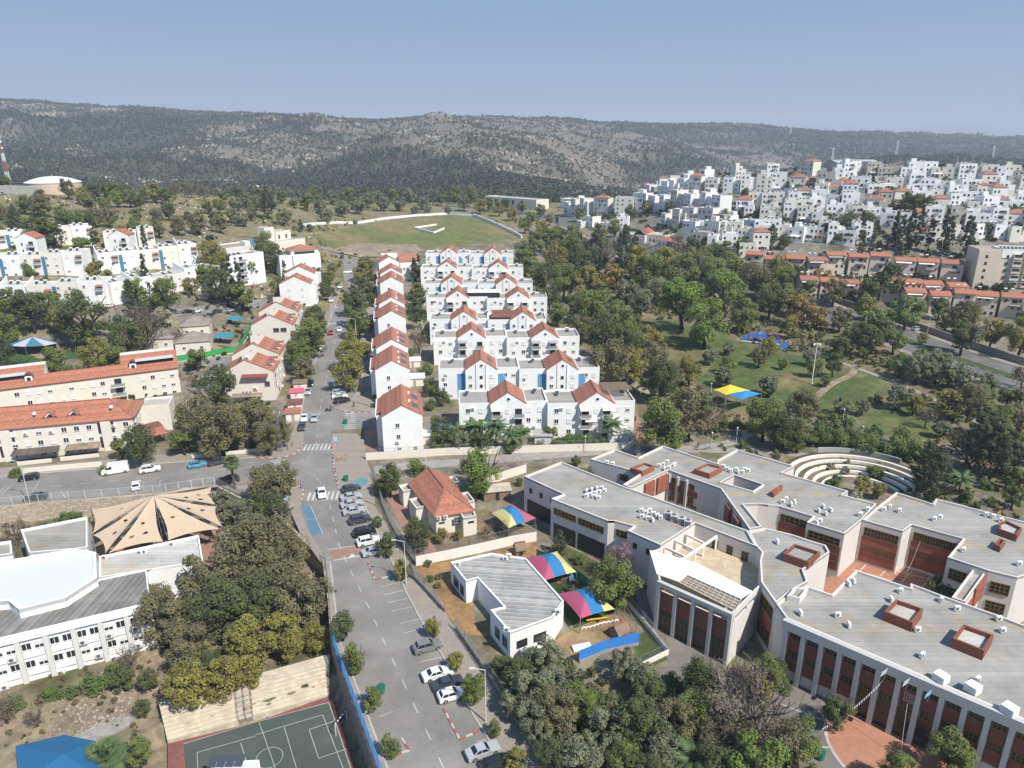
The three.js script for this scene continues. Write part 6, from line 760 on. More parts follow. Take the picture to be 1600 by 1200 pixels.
// ---------- white terraced complexes on the slope ----------
function cube(o, x0, x1, z0, z1, h, mat = C.white) { flat(o, x0, x1, z0, z1, h, mat, C.paleRoof, 0.4, -4); }
function complex(label, A, B, h, o2 = {}) {
const { o, w } = AB('terraced_apartments', label, 'apartments', A, B, 'white terraced apartments on the slope'), n = Math.max(2, Math.round(w / 8.5)), u = w / n;
for (let i = 0; i < n; i++) {
const x0 = i * u + 0.02, x1 = (i + 1) * u, z = (hash2(i, n) - 0.5) * 3, hh = h + (hash2(i + 9, n) - 0.5) * 1.6;
cube(o, x0, x1, -10, z, hh, hash2(i, 77) < 0.25 ? C.warmWhite : C.white);
const st = Math.floor(h / 2.9); for (let q = 0; q < st; q++) { const y = hh - 1.7 - q * 2.9; for (const f of [0.25, 0.68]) if (hash2(i * 7 + q, f * 10) < 0.8) win(o, x0 + u * f, y, z, 'f', 1.1, 1.0, pick()); }
if (i % 2) { mb().span(x0 + 0.1, x0 + 1.5, 0.4, hh - 1, z, z + 0.08).build('blue_panel', M('slate_blue_panel', 0.07, 0.2, 0.32, 0.4), o); } else if (hash2(i, 5) < 0.7) { awning(o, x1 - 1.4, hh - 1.2, z, 2.4, 1.2, C.tile, 'f', 0.5); balcony(o, x1 - 1.4, hh - 3.2, z, 2.4, 1.1); }
for (let q = 0; q < 2; q++) solar(o, x0 + 2 + q * 2.6, hh, -5 - hash2(q, i) * 2, 0.2);
if (o2.steps && hash2(i, 31) < 0.7) { const m = mb(); m.tri([x0, hh + 0.4, z - 0.1], [x0, hh + 0.4, z - 7], [x0, hh + 2.8, z - 7]).tri([x0 + 0.3, hh + 0.4, z - 7], [x0 + 0.3, hh + 0.4, z - 0.1], [x0 + 0.3, hh + 2.8, z - 7]).quad([x0, hh + 0.4, z - 0.1], [x0 + 0.3, hh + 0.4, z - 0.1], [x0 + 0.3, hh + 2.8, z - 7], [x0, hh + 2.8, z - 7]).quad([x0, hh + 0.4, z - 7], [x0, hh + 2.8, z - 7], [x0 + 0.3, hh + 2.8, z - 7], [x0 + 0.3, hh + 0.4, z - 7]); m.build('raked_wall', C.white, o); }
}
return o;
}
{
const F = [[-197.7,-255.7],[-152.7,-262.4],[-216.5,-286.8],[-177.2,-293.6],[-234.5,-318],[-199.5,-343.5],[-150.2,-264.2],[-126.5,-305.5],[-172.5,-296.6],[-140.9,-320.6],[-192.3,-338.5],[-173.1,-348.3]];
complex('lowest white terrace at the left edge above the dark trees', F[0], F[1], 8, { steps: 1 }); complex('middle white terrace at the left edge with slate blue stair glazing', F[2], F[3], 9); complex('top white terrace at the left edge under the scrub hill', F[4], F[5], 8);
complex('lower white terrace beside the tall cypresses', F[6], F[7], 8.5, { steps: 1 }); complex('middle white terrace with raked walls and dark glazing', F[8], F[9], 9.5, { steps: 1 }); complex('short white terrace under the grassy slope', F[10], F[11], 8);
const g = [[-213.3,-308],[-205.9,-309.2],[-183.3,-326.7],[-176.5,-328.6]]; for (let i = 0; i < 2; i++) { const { o } = AB('gabled_house', ['small white house with half red gable at the left edge of the slope', 'small white house with half red gable beside a dark cypress'][i], 'house', g[i * 2], [g[i * 2][0] + 8.5, g[i * 2][1] - 1], 'half gabled white houses on the slope'); gable(o, 0, 8.5, -8, 0, 9, 11.2, C.white, C.tile); for (const y of [6.6, 3.8]) { balcony(o, 6.2, y - 1, 0, 3, 1); darkWin(o, 2.6, y, 0, 'f', 0.6, 1); } awning(o, 6.2, 2.6, 0, 3.6, 1.5, C.tileOld); }
const M1 = [[-141.7,-348.1],[-112.5,-390.7]]; const { o, w } = AB('municipal_building', 'long cream public building with clutter on its roof and a stair tower', 'public building', M1[0], M1[1]); flat(o, 0, w, -16, 0, 8, C.cream, C.flatRoof, 0.7, -5); flat(o, w * 0.62, w * 0.74, -14, -8, 15, C.cream, C.flatRoof, 0.3, 8); flat(o, w * 0.74, w * 0.93, -14, -7, 12.5, C.cream, C.flatRoof, 0.4, 8); for (let x = 2; x < w - 2; x += 2.3) if (hash2(x * 10, 3) < 0.7) darkWin(o, x, 4.6, 0, 'f', 1, 1); for (const x of [w * 0.78, w * 0.87]) darkWin(o, x, 10, -7, 'f', 1, 2); mb().span(w * 0.38, w * 0.44, 8.2, 10.5, -7, -3).build('blue_rooftop_box', C.bluePanel, o); mb().span(w * 0.31, w * 0.37, 8.2, 10.3, -7, -3).build('white_rooftop_box', C.white, o);
const W1 = [[-128.9,-317.4],[-117,-336]]; const { o: q, w: w3 } = AB('apartment_block', 'white block with stacked balconies behind the tall cypresses', 'apartments', W1[0], W1[1]); flat(q, 0, w3, -10, 0, 12, C.white, C.paleRoof, 0.5, -4); for (let s = 0; s < 4; s++) { balcony(q, w3 * 0.42, 0.8 + s * 2.9, 0, 4.5, 1.4); win(q, w3 * 0.7, 1.8 + s * 2.9, 0, 'f', 1.1, 1.2, pick()); } for (let i = 0; i < 5; i++) solar(q, 2 + i * 2.6, 12, -5, 0);
const W2 = [[-112.8,-345.5],[-95.9,-356.8]]; const { o: r, w: w4 } = AB('hip_roofed_block', 'white block with a red hip roof and roof terrace at the top of the street', 'apartments', W2[0], W2[1]); flat(r, 0, w4, -12, 0, 10, C.white, C.paleRoof, 0.4, -4); const hp = mb(), a = [w4 * 0.28, 12, -2], b = [w4 + 0.4, 12, -2], c = [w4 + 0.4, 12, -12], d = [w4 * 0.28, 12, -12], t = [w4 * 0.64, 14.4, -7]; hp.tri(a, b, t).tri(b, c, t).tri(c, d, t).tri(d, a, t); hp.build('roof', C.tile, r); mb().span(w4 * 0.32, w4, 10, 12, -11.6, -2.4).build('attic_wall', C.white, r); mb().span(w4 * 0.3, w4 * 0.33, 0, 10, 0, 0.1).build('groove', C.frameGrey, r); mb().span(w4 * 0.4, w4 * 0.9, 10.2, 11.4, -2.3, -2.2).build('terrace_glazing', C.glass, r); for (const x of [w4 * 0.12, w4 * 0.6]) for (const y of [3, 6]) win(r, x, y, 0, 'f', 1.1, 1.1, pick());
}
// ---------- the hillside town ----------
const dustWhite = M('dusty_white', 0.68, 0.66, 0.61, 0.9, { map: T.plaster }), dustGrey = M('dusty_grey', 0.47, 0.45, 0.41, 0.9, { map: T.rough });
function along(line, n) { const c = new THREE.CatmullRomCurve3(line.map((p) => V3(p[0], 0, p[1]))); return Array.from({ length: n }, (_, i) => { const p = c.getPointAt((i + 0.5) / n), t = c.getTangentAt((i + 0.5) / n); return [p.x, p.z, Math.atan2(-t.z, t.x)]; }); }
function townWin(o, x, y, z, face) { const m = put(part('window', cached('tw', () => mb().span(-0.5, 0.5, -0.52, 0.52, -0.1, 0.05).span(-0.62, 0.62, -0.64, -0.52, -0.1, 0.14).geo()), C.glass, o), x, y, z, face); return m; }
function townHouse(x, z, turn, w, d, st, seed, where) {
const r = RNG(seed * 977 + 13), h = st * 2.95 + 0.4, tone = r(), wm = tone < 0.5 ? C.white : tone < 0.8 ? dustWhite : tone < 0.92 ? C.warmWhite : dustGrey, tn = tone < 0.5 ? 'white' : tone < 0.8 ? 'off-white' : tone < 0.92 ? 'cream' : 'grey', rt = r(), kind = rt < 0.13 ? 'red-roofed' : rt < 0.45 ? 'stepped' : 'flat-roofed';
const o = thing('town_house', `${tn} ${kind} house, ${where}`, 'house', x, H(x, z), z, turn, 'houses of the hillside town');
if (kind === 'stepped') { flat(o, -w / 2, w * 0.12, -d / 2, d / 2, h, wm, C.paleRoof, 0.5, -6); flat(o, w * 0.125, w / 2, -d / 2, d / 2 - 1.2, h - 2.6, wm, C.paleRoof, 0.9, -6); }
else flat(o, -w / 2, w / 2, -d / 2, d / 2, h, wm, C.paleRoof, 0.6, -6);
if (kind === 'red-roofed') { const m = mb(), q = 0.3, e = h + 0.62, a = [-w / 2 - q, e, d / 2 + q], b = [w / 2 + q, e, d / 2 + q], c = [w / 2 + q, e, -d / 2 - q], f = [-w / 2 - q, e, -d / 2 - q], t = [-w * 0.12, e + 2, 0], u = [w * 0.12, e + 2, 0]; m.quad(a, b, u, t).tri(b, c, u).quad(c, f, t, u).tri(f, a, t); m.build('tile_roof', C.tileOld, o); }
else { const n = 1 + Math.floor(r() * 3); for (let i = 0; i < n; i++) solar(o, -w / 2 + 1.3 + i * 2.2, h, -d * 0.1 - r() * 2, 0.2 - r() * 0.5); if (r() < 0.4) flat(o, -w * 0.3, w * 0.02, -d / 2 + 0.3, 0, h + 2.4, wm, C.paleRoof, 0.2, h); }
for (let s = 0; s < st; s++) { const y = 1.7 + s * 2.95; for (const f of [-0.34, -0.08, 0.3]) if (r() < 0.72 && !(kind === 'stepped' && f > 0.12 && s === st - 1)) townWin(o, w * f, y, d / 2 - (kind === 'stepped' && f > 0.12 ? 1.2 : 0), 'f'); if (r() < 0.6) townWin(o, -w / 2, y, -d * 0.1, 'l'); if (r() < 0.3 && kind !== 'stepped') balcony(o, w * 0.1, y - 1.4, d / 2, 3, 1.3); }
if (r() < 0.25) awning(o, 0, 2.7, d / 2, w * 0.6, 2.2, r() < 0.5 ? C.tileOld : fabric.white, 'f', 0.3);
return o;
}
{
const rows = [
[[[185.4,-1061.7],[138.5,-612.1],[158.5,-553.7],[198.9,-560],[228.5,-536.6]], 17, [8.5, 11], [2, 4], 'along the top row left of the ridge'],
[[[227.4,-524.9],[272.3,-524],[312.9,-515.6],[353.8,-503.2]], 13, [9, 12], [2, 3], 'along the ridge row beyond the long school shed'],
[[[45.7,-603],[68.3,-554],[95,-540],[113.6,-497.2],[132.6,-442.7]], 9, [11, 15], [3, 4], 'in the row of taller blocks above the park wood'],
[[[107.5,-584.5],[128.2,-524.3],[156,-511],[187.1,-498.9]], 9, [9, 12], [3, 4], 'in the second row under the ridge, park side'],
[[[188.3,-490.6],[220.1,-476.2],[259.3,-464.2],[319.5,-451.3]], 15, [9, 12], [2, 4], 'in the second row under the ridge, far side'],
[[[140.6,-457.4],[176.1,-445.7],[210,-434.6],[249.5,-423.7],[297.7,-417.5]], 17, [8.5, 11], [2, 3], 'in the middle row of the hillside'],
[[[144.5,-424.5],[178.3,-411.8],[209.5,-401.5],[243.1,-392.5],[280.6,-386.3]], 15, [8, 10.5], [2, 3], 'in the lower middle row of the hillside'],
[[[138.7,-389.7],[165.4,-379],[183.3,-373.8]], 6, [8, 10], [2, 3], 'in the lowest row above the tiled terraces'],
[[[198.8,-375.4],[223.1,-368.4],[250.1,-369.7],[269.4,-369.1]], 7, [8, 10], [1, 2], 'in the lowest row by the tall cypresses'],
[[[96.7,-379.1],[116.3,-370.9],[132.4,-369.6]], 4, [8, 10], [2, 3], 'behind the park wood at the foot of the hill'],
[[[96.8,-455.6],[111.1,-433.1],[125.6,-417.1],[138.5,-405.5]], 5, [9, 11], [2, 3], 'on the slope over the pyramid roofed building'],
[[[99.6,-407.1],[115.1,-391.7],[135.2,-384.1]], 5, [8, 10], [2, 3], 'on the slope just over the park wood'],
[[[139.4,-439.4],[173.9,-429.1],[213.4,-417.3],[251.8,-407.8],[288,-402.6]], 16, [7.5, 9.5], [1, 3], 'between the middle and lower rows of the hillside'],
[[[177.2,-471],[210.6,-454.2],[252,-442.9],[305,-434.8]], 14, [7.5, 9.5], [2, 3], 'between the second and middle rows of the hillside'],
[[[48.5,-521.8],[64.2,-499.7],[83,-493.4]], 3, [8, 10], [1, 2], 'beside the building with pyramid roofs']];
rows.forEach(([l, n, [w0, w1], [s0, s1], where], k) => along(l, n = Math.round(n * 1.3)).forEach(([x, z, t], i) => { const a = hash2(k * 31 + i, 7), b = hash2(k * 17 + i, 19), c = hash2(i, k * 13 + 5); townHouse(x + (a - 0.5) * 3, z + (b - 0.5) * 7, t + (c - 0.5) * 0.35 - 0.08, lerp(w0, w1, a) * 0.93, lerp(7.5, 10, b), Math.round(lerp(s0, s1, c)), k * 40 + i + 1, `${ORD[i]} ${where}`); }));
}
// terraces with red roof strips across the boulevard
function tiledTerrace(line, n, h, label, first = 0) {
const h0 = h; along(line, n).forEach(([x, z, t], i) => {
const r = RNG(i * 71 + label.length); z += (hash2(i, n) - 0.5) * 3.4; const h = h0 + (hash2(i + 3, n) - 0.4) * 2, w = (() => { const q = along(line, n); const a = q[Math.max(0, i - 1)], b = q[Math.min(n - 1, i + 1)]; return Math.hypot(a[0] - b[0], a[1] - b[1]) / (i && i < n - 1 ? 2 : 1); })() - 0.9, o = thing('tiled_terrace_house', `${ORD[i]} house ${label}`, 'house', x, H(x, z), z, t, 'beige terraces with red roof strips'), wm = r() < 0.6 ? M('sandy_render', 0.62, 0.54, 0.44, 0.9, { map: T.plaster }) : r() < 0.5 ? M('buff_render', 0.56, 0.5, 0.43, 0.9, { map: T.plaster }) : dustWhite, D = 9;
mb().span(-w / 2, w / 2, -5, h, -D, 0).build('wall', wm, o);
const m = mb(), f = 0.4 + r() * 0.8; m.quad([-w / 2 - 0.2, h - 0.1, f], [w / 2 + 0.2, h - 0.1, f], [w / 2 + 0.2, h + 1.3, -3.4], [-w / 2 - 0.2, h + 1.3, -3.4]).quad([w / 2 + 0.2, h + 0.2, -D], [-w / 2 - 0.2, h + 0.2, -D], [-w / 2 - 0.2, h + 1.3, -3.4], [w / 2 + 0.2, h + 1.3, -3.4]).quad([-w / 2 - 0.2, h - 0.3, f], [w / 2 + 0.2, h - 0.3, f], [w / 2 + 0.2, h - 0.1, f], [-w / 2 - 0.2, h - 0.1, f]).tri([w / 2, h - 0.1, 0], [w / 2, h - 0.1, -D], [w / 2, h + 1.2, -3.4]).tri([-w / 2, h - 0.1, -D], [-w / 2, h - 0.1, 0], [-w / 2, h + 1.2, -3.4]); m.build('roof', r() < 0.7 ? C.tile : C.tileOld, o);
for (let s = 0; s < Math.floor(h / 2.8); s++) for (const q of [-0.3, 0.05, 0.33]) if (r() < 0.7) townWin(o, w * q, 1.6 + s * 2.8, 0, 'f');
if (r() < 0.55) awning(o, -w * 0.1, h - 0.5, 0, w * 0.75, 1.8, r() < 0.6 ? fabric.white : C.palePaint, 'f', 0.4); if (r() < 0.5) { balcony(o, w * 0.1, h - 3, 0, 3.4, 1.4); awning(o, w * 0.1, h - 3.3, 0, 3.6, 1.4, C.tileOld, 'f', 0.4); } for (let q = 0; q < 2; q++) if (r() < 0.7) { const k = part('water_tank', cached('tnk'), C.tank, o); k.position.set(-w / 3 + q * 2.4, h + 2.5, -5); }
});
}
tiledTerrace([[111.7,-343.3],[133.4,-334.8],[161.8,-330.9],[184.4,-323.1],[201.1,-316.6]], 10, 8.4, 'of the upper tiled terrace, counted from the park wood'); tiledTerrace([[126.6,-311.2],[149.1,-307.3],[169.7,-298.7],[191,-295.2]], 8, 8.4, 'of the middle tiled terrace, counted from the park wood'); tiledTerrace([[164.4,-292.1],[182.9,-287.7],[197.2,-281.2],[212.3,-273.2]], 6, 8.4, 'of the tiled terrace nearest the boulevard, above the trees');
{
const [A, B] = [[203.2,-311.1],[233.5,-305.2]]; const { o, w } = AB('apartment_block', 'five storey beige apartment block with glazed balconies beside tall cypresses', 'apartments', A, B); flat(o, 0, w, -12, 0, 16, M('sandy_render'), C.flatRoof, 0.6, -5); flat(o, w * 0.3, w, -11, 0.2, 16.02, C.white, C.paleRoof, 0.8, 13); flat(o, -0.2, w * 0.28, -8, 1.2, 15.9, M('sandy_render'), C.paleRoof, 0.3, -5);
for (let s = 0; s < 5; s++) { const y = 1.7 + s * 3; for (const x of [w * 0.5, w * 0.66]) { mb().span(x - 1.7, x + 1.7, y - 1.2, y + 1.1, 0.2, 1.3).build('balcony_box', s % 2 ? C.paleGrey : M('sandy_render'), o); mb().span(x - 1.5, x + 1.5, y - 0.2, y + 1, 1.3, 1.36).build('balcony_glazing', C.glass, o); } for (const x of [w * 0.1, w * 0.38, w * 0.84]) townWin(o, x, y, x < w * 0.2 ? 1.2 : 0.2, 'f'); } for (let i = 0; i < 10; i++) solar(o, w * 0.35 + i * 1.5, 16.2, -6, 0); mb().span(w * 0.55, w * 0.75, 15.2, 15.5, 0.4, 1.6).build('blue_awning', blueCloth, o);
const [p, q] = [[62.7,-433.6],[87.2,-414.3]]; const { o: s, w: w2 } = AB('pyramid_roofed_building', 'pale stone public building with red pyramid roofs and a glass gable', 'public building', p, q); flat(s, 0, w2 * 0.62, -12, 0, 7, C.cream, C.paleRoof, 0.6, -4); flat(s, w2 * 0.62, w2, -16, -2, 7.6, C.cream, C.paleRoof, 0.6, -4); for (const [x, z, r, h] of [[w2 * 0.5, -10, 4.5, 4.2], [w2 * 0.4, -14, 3.6, 3.2]]) { const m = mb(), y = 7.4; m.tri([x - r, y, z + r], [x + r, y, z + r], [x, y + h, z]).tri([x + r, y, z + r], [x + r, y, z - r], [x, y + h, z]).tri([x + r, y, z - r], [x - r, y, z - r], [x, y + h, z]).tri([x - r, y, z - r], [x - r, y, z + r], [x, y + h, z]); m.build('pyramid_roof', C.tile, s); } mb().tri([w2 * 0.36, 7.6, -0.5], [w2 * 0.62, 7.6, -0.5], [w2 * 0.49, 10.6, -0.5]).tri([w2 * 0.62, 7.6, -0.6], [w2 * 0.36, 7.6, -0.6], [w2 * 0.49, 10.6, -0.6]).build('glass_gable', C.glass, s); for (const x of [w2 * 0.1, w2 * 0.36]) { mb().span(x, x + 4.2, 0.6, 6.2, 0.01, 0.08).build('glazing', C.glass, s); mb().span(x, x + 4.2, 3.2, 3.5, 0.08, 0.12).build('mullion', C.frameWhite, s); } for (let i = 0; i < 3; i++) for (const y of [2, 5]) townWin(s, w2 * 0.7 + i * 2.4, y, -2, 'f');
const [a, b] = [[82.3,-407.7],[91.9,-395.9]]; const { o: u } = AB('tiled_kiosk', 'small white pavilion with a red hip roof below the pyramid roofed building', 'pavilion', a, b); flat(u, 0, 9, -7, 0, 3.6, C.white, C.paleRoof, 0.1, -3); mb().tri([-0.4, 3.7, 0.4], [9.4, 3.7, 0.4], [4.5, 6, -3.5]).tri([9.4, 3.7, 0.4], [9.4, 3.7, -7.4], [4.5, 6, -3.5]).tri([9.4, 3.7, -7.4], [-0.4, 3.7, -7.4], [4.5, 6, -3.5]).tri([-0.4, 3.7, -7.4], [-0.4, 3.7, 0.4], [4.5, 6, -3.5]).build('roof', C.tile, u); for (const x of [2, 4.5, 7]) townWin(u, x, 1.8, 0, 'f');
const far = [[-26.1,-694.6],[21.5,-645.1],[43.7,-657.3],[64.7,-616.2],[234.8,-536.5],[270.5,-545.8]]; const { o: v, w: w5 } = AB('public_hall', 'cream hall with deep square openings at the end of the boulevard', 'hall', far[0], far[1]); flat(v, 0, w5, -16, 0, 7, C.cream, C.paleRoof, 0.5, -5); for (let i = 0; i < 5; i++) mb().span(3 + i * w5 / 6, 6 + i * w5 / 6, 2, 5.6, 0.01, 0.1).build('opening', C.darkMetal, v);
const { o: g, w: w6 } = AB('apartment_block', 'white block standing alone at the foot of the town by the boulevard', 'apartments', far[2], far[3]); flat(g, 0, w6, -12, 0, 8, C.white, C.paleRoof, 0.5, -6); for (let i = 0; i < 5; i++) for (const y of [2, 5]) townWin(g, 2 + i * w6 / 5.5, y, 0, 'f');
const { o: k, w: w7 } = AB('long_hall', 'long grey roofed school hall on the ridge of the town', 'hall', far[4], far[5]); gable(k, 0, w7, -14, 0, 7.5, 9.5, C.greyWall, M('grey_sheet', 0.33, 0.36, 0.38, 0.6), 'x', 0.5, -8); for (let i = 0; i < 8; i++) townWin(k, 2 + i * w7 / 8.4, 4, 0, 'f');
}
// ---------- trees ----------
const LEAF = { g: [0.14, 0.172, 0.03], d: [0.088, 0.11, 0.026], y: [0.225, 0.21, 0.038], o: [0.175, 0.187, 0.1], b: [0.175, 0.16, 0.066], r: [0.2, 0.155, 0.1], c: [0.05, 0.066, 0.026], n: [0.06, 0.076, 0.03], s: [0.11, 0.155, 0.03], u: [0.32, 0.19, 0.23], l: [0.15, 0.215, 0.03], w: [0.36, 0.36, 0.24], k: [0.27, 0.19, 0.035] };
const leafMat = {}; for (const [k, c] of Object.entries(LEAF)) leafMat[k] = M('leaf_' + k, c[0], c[1], c[2], 1, { vertexColors: true, physical: true, transmission: 0.3, thickness: 0 });
function crownGeo(seed, n, leaf, shape) {              // unit crown: width 1, base at y = 0
const r = RNG(seed), p = [], nr = [], col = [], uv = [], { h = 0.85, clumps = 26, cone = 0, spread = 0.34, low = 0 } = shape;
const cs = []; for (let i = 0; i < clumps; i++) { let x, y, z; do { x = r() * 2 - 1; y = r() * 2 - 1; z = r() * 2 - 1; } while (x * x + y * y + z * z > 1); const q = Math.pow(Math.hypot(x, y, z), -0.35), t = (y * q + 1) / 2, k = cone ? Math.pow(Math.max(0.02, 1 - t), cone) * 1.35 * Math.min(1, t * 7 + 0.35) : 1; cs.push([x * q * 0.36 * k, (low + t * (1 - low)) * h, z * q * 0.36 * k, spread * (0.55 + r() * 0.6) * (cone ? 0.45 + k * 0.4 : 1) * 0.5, 0.82 + r() * 0.36]); }
for (let i = 0; i < n; i++) {
const c = cs[Math.floor(r() * clumps)]; let x, y, z, l; do { x = r() * 2 - 1; y = r() * 2 - 1; z = r() * 2 - 1; l = Math.hypot(x, y, z); } while (l > 1 || l < 0.05); const q = c[3] * Math.pow(l, -0.45); const px = c[0] + x * q, py = Math.max(0.01, c[1] + y * q * 0.85), pz = c[2] + z * q;
const d = V3(x / l + r() - 0.5, y / l * 0.8 + 0.35 + r() - 0.5, z / l + r() - 0.5).normalize(), a = V3(r() - 0.5, r() - 0.5, r() - 0.5).cross(d).normalize(), b = V3().crossVectors(d, a), s = leaf * (0.6 + r() * 0.8) * 0.5, e = s * (0.55 + r() * 0.3);
const P = [[-s, 0], [0, -e], [s, 0], [0, e]].map(([u, v]) => [px + a.x * u + b.x * v, py + a.y * u + b.y * v, pz + a.z * u + b.z * v]), t = c[4] * (0.75 + r() * 0.5), w = 0.92 + r() * 0.16;
for (const k of [0, 1, 2, 0, 2, 3]) { p.push(...P[k]); nr.push(d.x, d.y, d.z); col.push(t * w, t, t * (2 - w)); uv.push(0, 0); }
}
const g = new THREE.BufferGeometry(); g.setAttribute('position', new THREE.Float32BufferAttribute(p, 3)); g.setAttribute('normal', new THREE.Float32BufferAttribute(nr, 3)); g.setAttribute('color', new THREE.Float32BufferAttribute(col, 3)); g.setAttribute('uv', new THREE.Float32BufferAttribute(uv, 2)); return g;
}
function limb(m, a, b, r0, r1, k = 5) { const d = V3(b[0] - a[0], b[1] - a[1], b[2] - a[2]).normalize(), s = (Math.abs(d.y) > 0.9 ? V3(1, 0, 0) : V3(0, 1, 0)).cross(d).normalize(), t = V3().crossVectors(d, s); for (let i = 0; i < k; i++) { const q = (j, o, r) => { const c = Math.cos(j / k * 2 * Math.PI) * r, e = Math.sin(j / k * 2 * Math.PI) * r; return [o[0] + s.x * c + t.x * e, o[1] + s.y * c + t.y * e, o[2] + s.z * c + t.z * e]; }; m.quad(q(i, a, r0), q(i + 1, a, r0), q(i + 1, b, r1), q(i, b, r1)); } return m; }
function trunkGeo(seed, hT, hC, bare) {                // unit: crown width 1, trunk hT then limbs into a crown of height hC
const r = RNG(seed), m = mb(); const lean = (r() - 0.5) * 0.1, top = [lean, hT, (r() - 0.5) * 0.1]; limb(m, [0, -0.06, 0], [lean * 0.4, hT * 0.5, 0], 0.042, 0.034, 7); limb(m, [lean * 0.4, hT * 0.5, 0], top, 0.034, 0.027, 7);
const grow = (a, dir, len, rad, depth) => { const b = [a[0] + dir.x * len, a[1] + dir.y * len, a[2] + dir.z * len]; limb(m, a, b, rad, rad * 0.6, depth > 2 ? 3 : 5); if (depth < bare) { const n = depth < 2 ? 4 : 3; for (let i = 0; i < n; i++) { const v = dir.clone().multiplyScalar(0.75).add(V3(r() - 0.5, r() * 0.55 - 0.12, r() - 0.5).multiplyScalar(1.5)).normalize(); const k = 0.35 + r() * 0.65; grow([lerp(a[0], b[0], k), lerp(a[1], b[1], k), lerp(a[2], b[2], k)], v, len * (0.55 + r() * 0.25), rad * 0.55, depth + 1); } } };
const n = 5; for (let i = 0; i < n; i++) { const a = i / n * 2 * Math.PI + r(); grow(top, V3(Math.cos(a) * 0.75, 0.55 + r() * 0.5, Math.sin(a) * 0.75).normalize(), hC * (0.38 + r() * 0.2), 0.02, 1); } return m.geo();
}
// level of detail: 0 close, 1 middle distance, 2 far
const SH = { g: { h: 0.85 }, d: { h: 0.9 }, l: { h: 0.8 }, y: { h: 0.8, spread: 0.3, clumps: 34 }, o: { h: 0.7, spread: 0.28, clumps: 34 }, b: { h: 0.75, spread: 0.26, clumps: 44 }, r: { h: 0.75, spread: 0.3, clumps: 40 }, c: { h: 4.2, cone: 0.55, spread: 0.55, clumps: 40 }, n: { h: 1.5, cone: 0.75, spread: 0.36, clumps: 46 }, s: { h: 0.62, clumps: 16, spread: 0.42 }, u: { h: 0.8, spread: 0.24, clumps: 40 }, w: { h: 0.75, spread: 0.28, clumps: 30 }, k: { h: 0.8, spread: 0.3, clumps: 30 } };
const LN = [[5200, 0.042], [1900, 0.07], [460, 0.137]], LOOK = { g: ['broad_tree', 'round green tree'], d: ['broad_tree', 'dense dark green tree'], l: ['broad_tree', 'bright green tree'], y: ['broad_tree', 'yellow-green tree'], o: ['olive_tree', 'grey-green olive tree'], b: ['scrubby_tree', 'brownish sparse tree'], r: ['bare_tree', 'leafless grey-brown tree'], c: ['cypress_tree', 'tall dark cypress'], n: ['conifer_tree', 'dark conifer'], s: ['shrub', 'rounded green shrub'], u: ['blossom_tree', 'pink flowering tree'], w: ['blossom_tree', 'white flowering shrub'], k: ['broad_tree', 'golden-leaved tree'] };
function treeAt(x, z, w, type, zone, i, group, opt = {}) {
w *= 1.03;
const lod = opt.lod ?? (w * 1109 / Math.hypot(x, z, 70) > 46 ? 0 : w * 1109 / Math.hypot(x, z, 70) > 17 ? 1 : 2), v = Math.floor(hash2(x * 13, z * 7) * 3), bare = type === 'r' || type === 'u', [n, leaf] = LN[lod], sh = SH[type];
const hT = type === 's' || type === 'w' ? 0.04 : type === 'c' ? 0.15 : type === 'n' ? 0.12 : type === 'o' ? 0.2 : 0.26, [name, look] = LOOK[type];
const t = thing(name, `${look}, ${ORD[i] ?? 'next'} ${zone}`, type === 's' || type === 'w' ? 'shrub' : 'tree', x, H(x, z), z, hash2(z, x) * 6.28, group);
const k = (type === 'c' ? n * 1.5 : type === 'b' ? n * 1.05 : bare ? n * (type === 'u' ? 0.8 : 0.38) : n) | 0;
const c = part('crown', cached(`cr${type}${lod}${v}`, () => crownGeo(v * 77 + lod * 5 + type.charCodeAt(0), k, leaf * (bare ? 0.6 : type === 'b' ? 0.85 : 1) * (type === 'c' ? 1.6 : 1), sh)), leafMat[type], t); c.scale.set(w, w * (opt.tall ?? 1) * (0.92 + hash2(x, 5) * 0.2), w); c.position.y = hT * w * 0.72;
const tr = part('trunk', cached(`tr${type}${v}${bare ? lod : ''}`, () => trunkGeo(v + 3, hT * 1.25, type === 'c' ? 1.4 : sh.h, bare ? (lod < 2 ? 4 : 3) : type === 's' ? 1 : 2)), bare ? C.trunkPale : C.trunk, t); tr.scale.setScalar(w); return t;
}
function grove(zone, group, list, k0 = 1) { list.sort((a, b) => a[0] / -a[1] - b[0] / -b[1]); const cnt = {}; list.forEach(([x, z, w, type, tall]) => { const k = cnt[type] = (cnt[type] ?? -1) + 1; treeAt(x, z, w * k0, type, zone, k, group, { tall }); }); }
